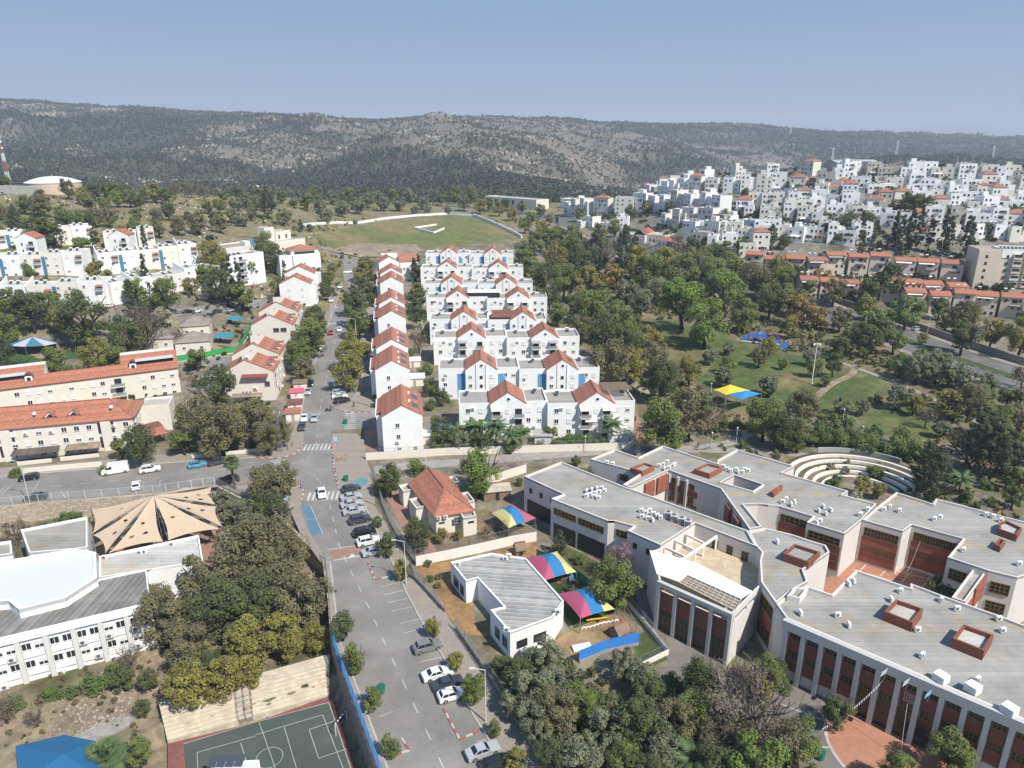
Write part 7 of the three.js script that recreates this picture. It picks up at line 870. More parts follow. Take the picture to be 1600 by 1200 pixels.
// palms: feather and fan
function palm(x, z, hT, R, fan, label, y = H(x, z)) {
const o = thing(fan ? 'fan_palm' : 'feather_palm', label, 'palm', x, y, z, hash2(x, z) * 6), tk = mb(); let p = [0, -0.3, 0]; for (let i = 0; i < 6; i++) { const q = [Math.sin(i) * 0.05, hT * (i + 1) / 6, Math.cos(i) * 0.05]; limb(tk, p, q, (fan ? 0.32 : 0.2) * (1 - i * 0.06), (fan ? 0.32 : 0.2) * (1 - (i + 1) * 0.06), 8); p = q; } tk.build('trunk', C.trunkPale, o);
const geo = cached(fan ? 'fanleaf' : 'feather', () => { const m = mb(); if (fan) { m.bar([0, 0, 0], [0.5, 0.16, 0], 0.03); for (let i = 0; i < 17; i++) { const a = (i / 16 - 0.5) * 3.6, l = 0.52 - Math.abs(a) * 0.06, e = [0.5 + Math.cos(a) * l, 0.16 - 0.05 - Math.abs(a) * 0.04, Math.sin(a) * l], s = [Math.sin(a) * 0.035, 0.02, -Math.cos(a) * 0.035], md = [0.5 + Math.cos(a) * l * 0.55, 0.2, Math.sin(a) * l * 0.55]; m.tri([0.5, 0.16, 0], [md[0] + s[0], md[1], md[2] + s[2]], [md[0] - s[0], md[1], md[2] - s[2]]).tri(e, [md[0] - s[0], md[1], md[2] - s[2]], [md[0] + s[0], md[1], md[2] + s[2]]); } } else { const c = (t) => [t * 0.95, 0.42 * t - 0.62 * t * t, 0]; for (let i = 0; i < 14; i++) { const t = 0.08 + i / 14 * 0.92, a = c(t), b = c(Math.min(1, t + 0.1)), L = 0.26 * Math.sin(Math.PI * (0.18 + t * 0.8)); for (const s of [-1, 1]) m.tri(a, b, [b[0] + 0.08, b[1] - L * 0.55, s * L]); if (i) m.bar(c(0.08 + (i - 1) / 14 * 0.92), a, 0.014); } } return m.geo(); });
const fm = fan ? M('fan_leaf', 0.085, 0.125, 0.045, 0.7) : M('feather_leaf', 0.07, 0.115, 0.035, 0.7), r = RNG(Math.abs(x * 91) | 0), n = fan ? 34 : 22;
for (let i = 0; i < n; i++) { const f = part('frond', geo, fm, o); f.position.y = hT; f.rotation.set(0, i * 2.4, (fan ? 1.25 - i / n * 2.1 : 0.75 - i / n * 1.15) + (r() - 0.5) * 0.2, 'YXZ'); f.scale.setScalar(R * (0.85 + r() * 0.25)); }
if (fan) { const sk = mb(); for (let i = 0; i < 40; i++) { const a = r() * 6.28, q = 0.32 + r() * 0.35; sk.tri([Math.cos(a) * 0.25, hT - 0.2, Math.sin(a) * 0.25], [Math.cos(a + 0.3) * q, hT - 0.9 - r() * 1.2, Math.sin(a + 0.3) * q], [Math.cos(a - 0.3) * q, hT - 0.9 - r(), Math.sin(a - 0.3) * q]); } sk.build('dry_skirt', M('dry_frond', 0.27, 0.2, 0.11, 0.9), o); }
return o;
}
grove('in the street thicket, counted from the classroom wing', 'thicket trees between school yard and street', [[-57.7,-98.6,10.2,'b'],[-51.2,-92.8,9.2,'b'],[-61.8,-104.1,7.8,'b'],[-53.6,-106.7,12.0,'b'],[-49.5,-112.9,13.7,'b'],[-48.5,-99.3,10.8,'d'],[-41.6,-108.4,12.1,'b'],[-46.3,-117.8,12.3,'b'],[-36.3,-101.7,11.0,'b'],[-36.7,-95.6,8.4,'y'],[-41.2,-93.5,9.8,'y'],[-47.9,-85.0,8.1,'y'],[-43.8,-86.9,7.8,'y'],[-41.1,-88.8,6.9,'y'],[-32.3,-97.1,5.5,'y'],[-34.2,-106.7,7.1,'b'],[-43.9,-101.7,11.0,'d'],[-42.3,-116.8,9.8,'b'],[-46.5,-88.8,5.9,'d'],[-63.2,-101.7,6.6,'r']]);
grove('at the sunken yard corner, counted from the shade sails', 'trees at the corner of the school yard', [[-65.1,-141.1,6.3,'o'],[-60.1,-137.1,5.6,'o'],[-55.3,-133.4,8.2,'o'],[-52.4,-137.1,11.2,'b'],[-50.4,-139.8,8.8,'b'],[-50.5,-133.4,8.2,'d'],[-52.1,-125.9,7.8,'b'],[-49.8,-120.9,8.8,'d'],[-59.4,-133.4,5.5,'o']]);
grove('along the base of the classroom wing, left to right', 'shrubs in the near yard', [[-97.1,-137.1,3.4,'s'],[-95.4,-137.9,3.1,'s'],[-74.7,-85.3,3.3,'s'],[-69.8,-87.2,2.9,'s'],[-67.5,-87.7,2.9,'s'],[-64.5,-89.0,4.4,'s'],[-62.6,-90.7,4.0,'s'],[-60.8,-92.5,4.7,'r'],[-50.8,-75.3,4.0,'g'],[-59.9,-88.8,4.0,'d'],[-73.9,-82.6,4.7,'r'],[-69.1,-82.1,3.4,'r'],[-100.0,-121.9,5.6,'r'],[-102.3,-128.6,5.3,'r'],[-55.9,-88.8,3.4,'d'],[-54.5,-83.8,2.8,'d'],[-97.5,-117.8,3.7,'s']]);
grove('in the street row by the sports court, counted upward', 'small street trees by the court', [[-27.2,-95.1,4.3,'d',1.15],[-23.7,-88.0,4.1,'g',1.15],[-19.8,-80.6,3.4,'g',1.15],[-15.9,-73.0,3.0,'g',1.15]]);
grove('on the kindergarten pavement, counted down the street', 'small street trees by the parking row', [[-20.0,-110.7,3.3,'y',1.4],[-12.7,-95.9,2.9,'y',1.3],[-8.5,-88.6,3.1,'y',1.1],[-5.4,-82.3,4.6,'g'],[-2.4,-76.3,2.1,'g',1.2],[0.5,-70.9,3.5,'y'],[-24.0,-118.2,4.4,'d'],[-27.5,-128.0,2.5,'d']]);
grove('in the garden of the red tiled house', 'garden trees round the tiled house', [[-18.1,-119.9,6.7,'d'],[-26.8,-140.3,6.5,'d'],[-29.5,-141.9,3.1,'y'],[-7.3,-140.3,11.3,'l'],[-21.8,-150.8,5.4,'s'],[-13.9,-122.5,3.3,'y'],[-10.7,-123.4,2.3,'y'],[-0.9,-124.3,4.3,'r'],[-4.9,-124.3,3.3,'r'],[-9.8,-151.1,5.1,'r'],[-15.6,-115.1,1.7,'s'],[-14.9,-110.5,1.7,'s'],[-13.4,-111.2,1.5,'s'],[-13.3,-108.6,1.5,'s'],[-8.4,-126.3,1.6,'g'],[15.3,-154.6,2.8,'d'],[1.7,-145.4,2.0,'d']]);
grove('in the olive thicket below the kindergarten, left to right', 'olive thicket between kindergarten and plaza', [[-1.4,-87.1,3.9,'d'],[1.1,-83.9,5.8,'d'],[4.8,-86.8,7.9,'o'],[2.4,-80.0,8.3,'o'],[6.0,-76.5,7.7,'b'],[0.0,-79.8,4.5,'o'],[5.7,-81.5,6.4,'o'],[9.4,-78.7,5.9,'g'],[3.6,-75.3,6.1,'o'],[11.9,-81.5,4.0,'s'],[16.8,-86.8,6.0,'o'],[18.9,-83.3,6.2,'o'],[19.1,-80.7,5.6,'d'],[16.4,-77.6,4.8,'b'],[12.4,-73.9,7.2,'o'],[17.0,-73.6,7.5,'d'],[21.6,-75.0,7.2,'b'],[26.7,-81.9,6.4,'d'],[24.3,-77.6,6.2,'g'],[8.6,-70.1,6.9,'o'],[4.9,-70.3,4.9,'d'],[19.6,-71.5,5.8,'o'],[30.3,-75.5,12.1,'r'],[32.9,-71.5,10.0,'r'],[26.8,-72.0,7.2,'r'],[29.8,-67.8,8.3,'l'],[25.2,-68.7,6.0,'d'],[37.0,-72.5,6.2,'g'],[35.7,-82.7,4.5,'y'],[14.0,-70.1,4.9,'g'],[16.9,-68.0,4.8,'d'],[37.0,-68.2,3.7,'g'],[14.2,-81.5,2.8,'o'],[23.7,-85.2,3.6,'s'],[18.0,-67.8,4.0,'d']]);
grove('on the school plaza, counted from the hall', 'trees in front of the school columns', [[37.2,-84.5,5.1,'g'],[44.9,-77.6,5.0,'d'],[55.6,-70.1,6.1,'g'],[69.8,-76.5,5.4,'d'],[48.1,-67.8,5.3,'g'],[40.0,-87.1,3.3,'d'],[40.1,-84.5,2.5,'s']]);
grove('beside the long school wing, counted from the lane', 'trees along the long school wing', [[17.3,-102.4,9.2,'g'],[19.4,-111.2,6.8,'u'],[9.0,-118.6,3.7,'n'],[7.9,-114.1,2.9,'s'],[12.7,-116.1,2.7,'s'],[17.6,-143.9,6.3,'o'],[15.3,-145.4,4.4,'d'],[74.1,-104.9,4.7,'d'],[9.3,-111.2,2.6,'s'],[10.6,-107.6,2.3,'s'],[16.8,-105.8,2.5,'s'],[87.0,-111.2,1.2,'s']]);
grove('in the palm garden before the nearest apartment row', 'planting in the palm garden', [[-16.1,-163.9,5.5,'d'],[-19.4,-165.0,4.9,'s'],[-12.8,-163.2,5.8,'o'],[-10.5,-165.0,4.2,'s'],[-7.2,-162.1,5.4,'d'],[-4.8,-163.9,4.8,'s'],[0.0,-162.8,5.1,'s'],[6.5,-164.2,3.2,'s'],[11.0,-165.0,3.6,'s'],[13.8,-165.7,4.2,'s'],[17.0,-165.0,4.9,'s'],[19.8,-165.7,4.6,'s'],[22.9,-167.2,2.9,'s'],[27.2,-168.7,2.6,'s'],[9.9,-168.7,4.3,'g'],[-18.2,-168.7,6.6,'d'],[-24.4,-199.2,5.3,'g'],[-18.7,-195.3,3.0,'s'],[-1.8,-180.7,2.5,'s'],[-26.4,-168.7,2.6,'s']]);
grove('along the far pavement of the main street, counted upward', 'street trees before the gabled houses', [[-49.3,-203.4,10.9,'y'],[-52.2,-221.4,10.5,'y'],[-54.7,-235.6,8.9,'y'],[-56.8,-256.1,10.5,'g'],[-60.3,-271.0,10.6,'d'],[-64.5,-286.7,10.6,'d'],[-67.9,-312.9,9.7,'d'],[-70.6,-330.8,9.0,'y'],[-73.3,-348.0,10.1,'y'],[-73.8,-362.5,8.5,'d'],[-49.8,-234.2,5.3,'y'],[-63.9,-312.9,7.4,'d']]);
grove('along the near pavement of the main street, counted upward', 'street trees before the beige houses', [[-64.3,-209.8,8.8,'b'],[-68.3,-218.4,10.3,'g'],[-68.3,-234.2,11.9,'g'],[-72.8,-241.1,10.4,'l'],[-71.7,-227.6,8.6,'d'],[-72.0,-257.6,9.6,'g'],[-77.4,-271.0,8.5,'d'],[-73.9,-252.2,8.5,'y'],[-58.8,-165.0,8.1,'b'],[-64.2,-170.6,8.3,'y'],[-82.8,-311.7,7.4,'d'],[-88.8,-329.6,7.2,'d'],[-92.7,-335.5,7.9,'d'],[-87.8,-339.1,6.8,'y'],[-91.2,-359.9,6.5,'b']]);
grove('in the corner garden by the side street, left to right', 'trees in the corner garden', [[-80.5,-182.9,13.5,'d'],[-80.1,-168.7,13.2,'b'],[-71.3,-160.7,15.0,'b'],[-65.6,-165.0,13.0,'b'],[-70.7,-168.7,9.9,'y'],[-73.4,-158.0,6.2,'b'],[-80.8,-160.7,7.0,'g'],[-88.6,-154.6,8.9,'d'],[-95.2,-158.6,5.3,'g'],[-94.2,-182.9,4.6,'g'],[-99.0,-189.6,4.0,'g'],[-60.2,-160.7,8.6,'b'],[-82.5,-168.7,5.9,'u'],[-88.8,-177.4,4.1,'s'],[-96.4,-151.4,2.4,'s'],[-115.7,-149.9,3.3,'s'],[-69.4,-178.6,6.9,'y'],[-105.4,-221.4,3.4,'g'],[-97.1,-207.1,2.8,'g']]);
grove('among the blocks of the slope, left to right', 'trees between the slope housing', [[-152.2,-204.4,10.9,'n'],[-166.6,-240.7,14.8,'d'],[-171.6,-232.0,12.2,'g'],[-144.6,-233.3,17.9,'d'],[-164.7,-248.4,10.1,'g'],[-154.9,-239.5,11.1,'y'],[-126.5,-223.2,15.2,'d'],[-123.4,-230.1,18.2,'r'],[-126.7,-215.4,10.2,'g'],[-133.1,-217.7,11.1,'y'],[-139.2,-207.1,10.7,'g'],[-134.8,-209.8,8.0,'s'],[-102.6,-221.4,7.1,'g'],[-98.7,-207.1,3.9,'r'],[-126.3,-250.2,8.3,'w'],[-134.1,-252.0,5.6,'n'],[-143.2,-266.8,9.8,'l'],[-128.4,-259.0,12.4,'g'],[-134.3,-260.6,10.6,'l'],[-163.6,-280.4,11.8,'y'],[-185.6,-306.6,12.2,'g'],[-211.9,-325.6,13.4,'d'],[-216.2,-326.9,11.7,'d'],[-207.0,-328.3,7.0,'n'],[-198.8,-290.9,6.8,'s'],[-178.2,-257.0,7.1,'s'],[-152.3,-287.5,8.9,'r'],[-133.1,-317.5,16.7,'y'],[-129.9,-300.1,10.9,'g'],[-119.8,-285.1,13.6,'d'],[-110.7,-286.4,11.6,'g'],[-131.2,-287.2,7.9,'y'],[-123.9,-332.9,13.3,'g'],[-125.2,-360.5,16.3,'g'],[-117.6,-351.5,12.7,'d'],[-102.3,-310.4,9.7,'g'],[-122.7,-401.1,7.9,'d'],[-106.9,-358.5,5.8,'n'],[-179.9,-248.2,10.5,'g'],[-116.0,-238.6,6.7,'r'],[-163.5,-215.3,12.3,'d'],[-118.8,-209.8,7.2,'d']]);
grove('in the slope housing, left to right', 'cypresses of the slope housing', [[-188.8,-325.0,4.1,'c'],[-138.4,-253.9,3.8,'c'],[-143.9,-277.1,3.8,'c'],[-118.5,-291.0,4.3,'c'],[-116.5,-291.8,4.8,'c'],[-111.1,-285.9,4.7,'c'],[-172.7,-337.1,3.0,'c'],[-106.9,-332.2,2.7,'c']]);
grove('between street houses and apartment rows, counted upward', 'trees in the middle lane', [[-20.3,-191.9,4.8,'d'],[-23.4,-189.6,4.0,'s'],[-27.9,-218.4,5.4,'s'],[-32.6,-239.7,8.1,'r'],[-32.9,-256.1,8.1,'w'],[-36.9,-268.4,8.5,'d'],[-40.0,-289.6,10.7,'d'],[-41.8,-315.2,8.1,'y'],[-35.2,-234.2,4.4,'s'],[-47.8,-350.9,7.6,'d'],[-52.3,-373.2,5.4,'n'],[-36.5,-189.6,1.8,'s'],[-54.0,-264.2,5.4,'y'],[-60.4,-301.9,5.5,'d'],[-69.4,-344.0,5.6,'d'],[-48.6,-244.7,3.7,'y']]);
grove('in the middle lane, counted upward', 'cypresses of the middle lane', [[-48.4,-350.9,3.2,'c'],[-46.5,-353.7,2.9,'c']]);
palm(...[[-9.24,-168.68]][0], 4.2, 3.4, false, 'feather palm nearest the white street house in the palm garden'); palm(...[[-4.03,-164.25]][0], 6, 3.8, false, 'tallest feather palm at the middle of the palm garden'); palm(...[[-0.48,-162.81]][0], 4.6, 3.4, false, 'feather palm over the garden pergola'); palm(...[[2.27,-164.97]][0], 4, 3, false, 'feather palm beside the garden shed'); palm(...[[25.49,-167.93]][0], 5.2, 3, false, 'slim feather palm at the rounded end of the garden wall'); palm(...[[25.51,-177.36]][0], 3.4, 2.6, false, 'feather palm against the last balconies of the nearest row'); palm(...[[-14.03,-168.68]][0], 3.4, 2.8, false, 'feather palm by the white house corner in the palm garden'); palm(...[[23.39,-70.06]][0], 2.6, 3.8, false, 'pale feather palm at the near edge of the olive thicket');
{ const [a] = [[-64.58,-112.77]], [b] = [[-54.28,-73.55]]; palm(...a, 4.2, 2.3, true, 'fan palm beside the flat school block'); palm(...b, 3.2, 3.1, true, 'big fan palm beside the blue tarp canopy'); palm(...[[-62.46,-143.92]][0], 7, 2.2, true, 'tall fan palm with a shaggy trunk on the side street'); palm(...[[99.84,-142.49]][0], 3.4, 3, false, 'feather palm behind the amphitheatre'); }
{ const [p] = [[15.09,-165.34]], o = thing('hedge', 'long clipped green hedge on the garden wall by the lane', 'hedge', p[0], H(...p), p[1], 0.03), c = part('leaves', crownGeo(61, 5000, 0.06, { h: 1, clumps: 90, spread: 0.3 }), leafMat.s, o); c.scale.set(12, 3, 2.6); mb().span(-5, 5, 0, 1.2, -0.2, 0.2).build('stems', C.trunk, o); }
// the park
grove('in the park wood, counted from the apartment rows', 'trees of the park wood', [[6.6,-362.5,14.4,'g'],[11.9,-344.0,12.5,'g'],[22.5,-365.2,15.2,'y'],[30.8,-379.4,15.1,'d'],[14.8,-324.7,11.9,'d'],[32.8,-343.9,16.9,'d'],[22.9,-312.9,14.9,'g'],[32.4,-307.3,15.8,'y'],[15.6,-291.6,10.7,'d'],[42.1,-357.0,16.2,'n'],[49.4,-377.2,15.0,'r'],[47.6,-330.4,13.3,'k'],[37.4,-301.9,11.1,'g'],[59.7,-346.2,16.3,'y'],[61.9,-323.1,18.3,'g'],[72.1,-330.2,18.0,'y'],[74.5,-312.9,18.3,'g'],[50.7,-307.3,12.4,'o'],[62.4,-301.9,15.0,'o'],[52.9,-286.7,13.2,'o'],[85.1,-328.1,17.9,'b'],[88.8,-312.9,18.3,'g'],[99.6,-321.0,15.8,'g'],[88.6,-291.6,19.9,'l'],[65.1,-264.2,20.1,'l'],[68.7,-244.7,18.3,'l'],[44.8,-260.1,8.7,'g'],[29.8,-256.1,17.2,'g'],[37.1,-248.4,14.9,'g'],[24.4,-248.4,11.6,'b'],[31.5,-230.9,15.2,'d'],[39.7,-227.6,10.7,'d'],[25.6,-277.3,11.3,'d'],[17.7,-272.8,9.1,'g'],[29.3,-204.4,15.6,'b'],[36.9,-209.8,12.0,'y'],[45.0,-215.5,11.5,'b'],[47.8,-204.4,10.5,'b'],[54.3,-207.1,9.9,'y'],[42.7,-193.3,11.2,'d'],[37.0,-159.7,13.5,'g'],[45.4,-168.7,13.9,'b'],[51.3,-172.5,10.1,'r'],[46.3,-234.2,11.0,'y'],[40.4,-272.8,10.1,'b'],[108.3,-311.2,16.5,'b'],[104.2,-281.9,14.1,'d'],[88.4,-264.2,12.3,'g'],[112.7,-325.8,13.0,'r'],[122.2,-323.5,14.7,'y'],[119.0,-309.4,14.2,'g'],[83.7,-335.4,12.2,'r'],[73.1,-351.4,14.6,'r'],[60.6,-384.8,13.9,'n'],[29.9,-416.3,13.4,'d'],[23.1,-430.0,13.9,'g'],[13.2,-420.4,12.8,'g'],[39.0,-414.6,11.2,'d'],[52.1,-415.3,11.2,'g'],[58.7,-408.9,8.8,'r'],[67.6,-375.0,13.5,'r'],[82.6,-351.7,14.0,'r'],[93.9,-346.4,11.3,'g'],[103.5,-359.6,9.7,'d'],[107.5,-344.7,9.3,'y'],[110.3,-332.9,9.1,'g'],[5.4,-400.3,10.8,'g'],[28.9,-462.2,9.9,'y'],[39.5,-467.0,9.2,'g'],[19.5,-486.5,11.3,'y'],[9.0,-508.3,10.8,'g']]);
grove('in the park wood, left to right', 'cypresses in the park wood', [[34.2,-371.4,4.0,'c'],[31.4,-405.8,3.3,'c'],[53.2,-349.0,3.5,'c'],[66.1,-386.6,3.5,'c'],[43.6,-350.4,3.2,'c']]);
grove('on the park lawns, left to right', 'trees on the park lawns', [[75.4,-237.6,6.2,'o'],[66.1,-227.6,7.3,'o'],[88.1,-234.2,8.8,'y'],[69.3,-218.4,7.0,'l'],[65.1,-207.1,7.9,'o'],[81.6,-224.5,8.5,'b'],[88.8,-222.6,4.6,'g'],[99.3,-226.4,7.3,'o'],[112.3,-234.2,8.8,'d'],[102.2,-215.5,8.2,'d'],[96.1,-215.5,7.0,'g'],[123.1,-248.4,10.2,'g'],[121.1,-234.2,13.2,'d'],[132.3,-248.4,13.0,'d'],[132.7,-237.6,11.2,'g'],[125.2,-264.2,11.3,'b'],[118.3,-268.4,11.5,'k'],[111.2,-272.8,15.2,'k'],[102.6,-256.1,9.5,'y'],[119.8,-281.9,11.5,'b'],[76.3,-199.2,8.4,'o'],[77.3,-176.5,12.4,'b'],[92.1,-185.1,7.2,'o'],[97.5,-185.1,5.7,'o'],[109.6,-189.6,10.2,'o'],[123.7,-215.5,8.2,'o'],[125.8,-209.8,12.0,'o'],[131.8,-209.8,13.2,'o'],[134.7,-204.4,11.7,'o'],[134.9,-196.8,11.3,'o'],[142.8,-201.8,7.7,'o'],[127.2,-224.5,8.5,'s'],[137.4,-227.6,8.6,'s'],[96.7,-207.1,4.7,'g'],[110.7,-176.5,6.9,'r'],[119.1,-180.7,9.8,'y'],[124.4,-180.7,12.3,'b'],[123.8,-168.7,11.6,'g'],[131.3,-172.5,10.1,'b'],[142.2,-185.1,8.9,'b'],[118.2,-165.0,8.1,'b'],[140.7,-189.6,8.0,'g'],[155.2,-204.4,9.8,'r'],[130.6,-185.1,8.9,'g'],[123.0,-156.3,9.3,'g'],[124.2,-189.6,6.6,'y'],[58.3,-165.0,3.2,'s'],[65.5,-177.4,3.1,'s'],[60.3,-177.4,4.5,'s'],[62.7,-176.5,3.8,'s'],[57.8,-177.4,4.1,'s'],[56.0,-179.0,3.5,'s'],[111.7,-170.6,6.7,'o'],[111.8,-185.1,7.2,'y']], 0.86);
grove('on the slope behind the school, left to right', 'planting behind the school', [[64.4,-168.7,10.9,'g'],[66.6,-163.2,9.6,'d'],[71.0,-162.1,8.0,'g'],[77.7,-166.8,8.2,'s'],[81.0,-165.0,8.1,'s'],[85.0,-163.2,8.7,'s'],[89.0,-161.4,8.3,'s'],[92.9,-159.7,7.9,'s'],[96.8,-158.0,7.8,'s'],[101.0,-158.6,6.9,'s'],[81.7,-170.6,6.7,'g'],[87.0,-171.4,6.7,'s'],[92.4,-168.7,6.6,'s'],[98.8,-165.0,6.5,'s'],[84.3,-149.9,4.2,'s'],[106.7,-143.9,3.2,'s'],[99.1,-138.3,3.9,'s'],[107.1,-135.7,4.7,'d'],[113.0,-142.5,4.3,'d'],[73.5,-145.4,3.8,'s'],[77.3,-141.1,4.3,'y'],[80.2,-139.7,3.9,'y'],[74.7,-138.3,3.6,'w'],[103.8,-137.0,2.8,'s'],[100.2,-135.7,2.5,'s'],[111.1,-143.9,5.8,'d']]);
grove('behind the school, left to right', 'dark conifers behind the school', [[91.0,-138.3,8.4,'n'],[91.5,-142.5,7.2,'n'],[108.6,-153.0,9.4,'n'],[110.2,-148.4,9.8,'n'],[114.7,-158.0,8.4,'n'],[114.9,-149.9,7.5,'n']]);
grove('along the boulevard, counted from the near end', 'boulevard trees', [[156.2,-237.6,12.0,'d'],[152.4,-268.4,13.4,'l'],[143.2,-281.9,10.4,'y'],[152.5,-299.3,11.0,'d'],[162.4,-303.3,13.9,'d'],[138.3,-301.3,12.7,'b'],[131.8,-252.2,11.8,'l'],[116.3,-286.7,12.2,'g'],[110.8,-301.6,11.1,'g'],[165.7,-264.2,9.8,'b'],[170.6,-260.1,13.1,'b'],[170.7,-244.7,10.1,'y'],[174.0,-234.2,13.2,'y'],[143.6,-307.6,8.4,'r'],[146.5,-304.4,8.4,'r'],[128.8,-321.7,10.5,'d'],[138.5,-316.5,9.8,'k'],[173.1,-281.8,7.8,'d'],[196.2,-263.9,9.8,'b'],[148.6,-248.4,4.6,'y'],[144.4,-268.4,7.5,'g'],[129.8,-308.2,8.5,'g']]);
grove('on the green strip by the field, left to right', 'trees beyond the field', [[-162.2,-483.8,17.1,'n'],[-147.7,-470.2,15.0,'o'],[-134.9,-460.8,6.5,'n'],[-131.1,-469.1,7.5,'o'],[-147.0,-556.5,14.7,'o'],[-133.2,-519.4,14.7,'o'],[-135.3,-579.0,17.4,'o'],[-130.1,-615.7,19.5,'o'],[-154.6,-549.2,16.4,'g'],[-181.7,-680.3,17.9,'g'],[-163.7,-666.5,17.5,'o'],[-153.6,-687.3,18.1,'g'],[-129.9,-657.2,19.6,'o'],[-112.2,-637.7,17.9,'o'],[-98.4,-639.5,19.1,'o'],[-130.2,-707.6,16.1,'o'],[-116.3,-717.8,16.3,'g'],[-97.5,-695.4,20.7,'o'],[-80.0,-650.4,17.1,'o'],[-65.5,-678.2,14.3,'g'],[-55.2,-699.8,18.4,'g'],[-42.5,-643.7,17.0,'b'],[-39.9,-699.8,22.1,'b'],[-27.4,-622.4,16.4,'y'],[-19.8,-642.2,14.7,'g'],[-10.7,-607.5,13.9,'y'],[0.0,-575.9,13.2,'y'],[8.2,-618.3,13.1,'g'],[-5.6,-641.1,13.5,'d'],[23.6,-594.5,13.6,'g'],[14.6,-549.9,11.7,'g'],[29.1,-547.8,10.7,'y'],[-54.9,-623.9,9.9,'o'],[-72.4,-622.7,11.0,'o'],[-83.2,-621.2,9.8,'o'],[-120.0,-553.9,5.9,'s'],[-158.8,-955.9,18.4,'d'],[-187.1,-930.2,17.9,'d'],[-195.5,-859.5,16.5,'d']], 0.8);
grove('on the scrub hill, left to right', 'trees of the scrub hill', [[-265.1,-396.1,14.0,'g'],[-258.6,-396.7,12.6,'d'],[-252.2,-391.8,17.3,'b'],[-258.0,-373.9,13.2,'b'],[-234.0,-341.2,13.4,'n'],[-274.6,-425.7,11.2,'d'],[-286.7,-473.4,14.9,'d'],[-243.8,-391.8,10.4,'g'],[-269.0,-457.8,13.7,'y'],[-272.7,-479.1,15.1,'d'],[-280.5,-505.4,13.3,'d'],[-269.1,-496.0,14.8,'g'],[-253.1,-481.3,15.2,'d'],[-248.2,-459.6,13.7,'l'],[-247.4,-426.0,12.7,'g'],[-246.0,-440.5,11.6,'g'],[-241.6,-462.3,16.2,'b'],[-229.0,-449.0,14.2,'d'],[-249.9,-501.0,14.9,'b'],[-236.6,-486.5,17.1,'y'],[-230.0,-485.6,12.8,'d'],[-239.3,-521.2,16.4,'r'],[-232.7,-532.1,18.6,'r'],[-220.5,-524.5,16.5,'r'],[-199.0,-421.1,13.4,'d'],[-203.1,-414.4,11.0,'o'],[-192.4,-391.8,8.3,'n'],[-195.0,-437.3,9.3,'o'],[-199.2,-476.1,12.6,'y'],[-194.0,-484.1,14.5,'g'],[-183.0,-449.8,13.5,'o'],[-177.3,-427.4,5.3,'c'],[-190.1,-502.8,15.9,'o'],[-176.9,-459.7,14.6,'o'],[-188.6,-517.3,15.4,'o'],[-168.9,-454.1,13.7,'o'],[-178.6,-507.7,16.1,'o'],[-170.4,-476.4,12.6,'b'],[-169.3,-418.9,14.9,'b'],[-173.3,-397.9,17.7,'b'],[-178.6,-386.3,15.1,'b'],[-182.0,-371.9,13.2,'b'],[-241.9,-369.1,6.5,'s'],[-233.4,-385.3,13.6,'s'],[-228.5,-385.5,13.6,'s'],[-236.6,-382.2,12.2,'s'],[-220.9,-383.6,15.0,'b'],[-216.2,-387.4,13.7,'b'],[-202.0,-386.0,10.3,'s'],[-207.8,-526.9,12.0,'g'],[-202.0,-542.7,12.4,'d'],[-186.1,-537.5,14.1,'d'],[-173.7,-520.4,13.7,'o'],[-268.9,-380.6,13.4,'b'],[-338.1,-489.6,12.8,'d'],[-212.4,-411.1,8.7,'g'],[-161.8,-385.6,7.6,'d'],[-173.2,-549.0,11.5,'d'],[-162.3,-543.7,12.4,'o'],[-226.1,-413.2,8.8,'r'],[-209.1,-402.0,6.4,'r']], 0.72);
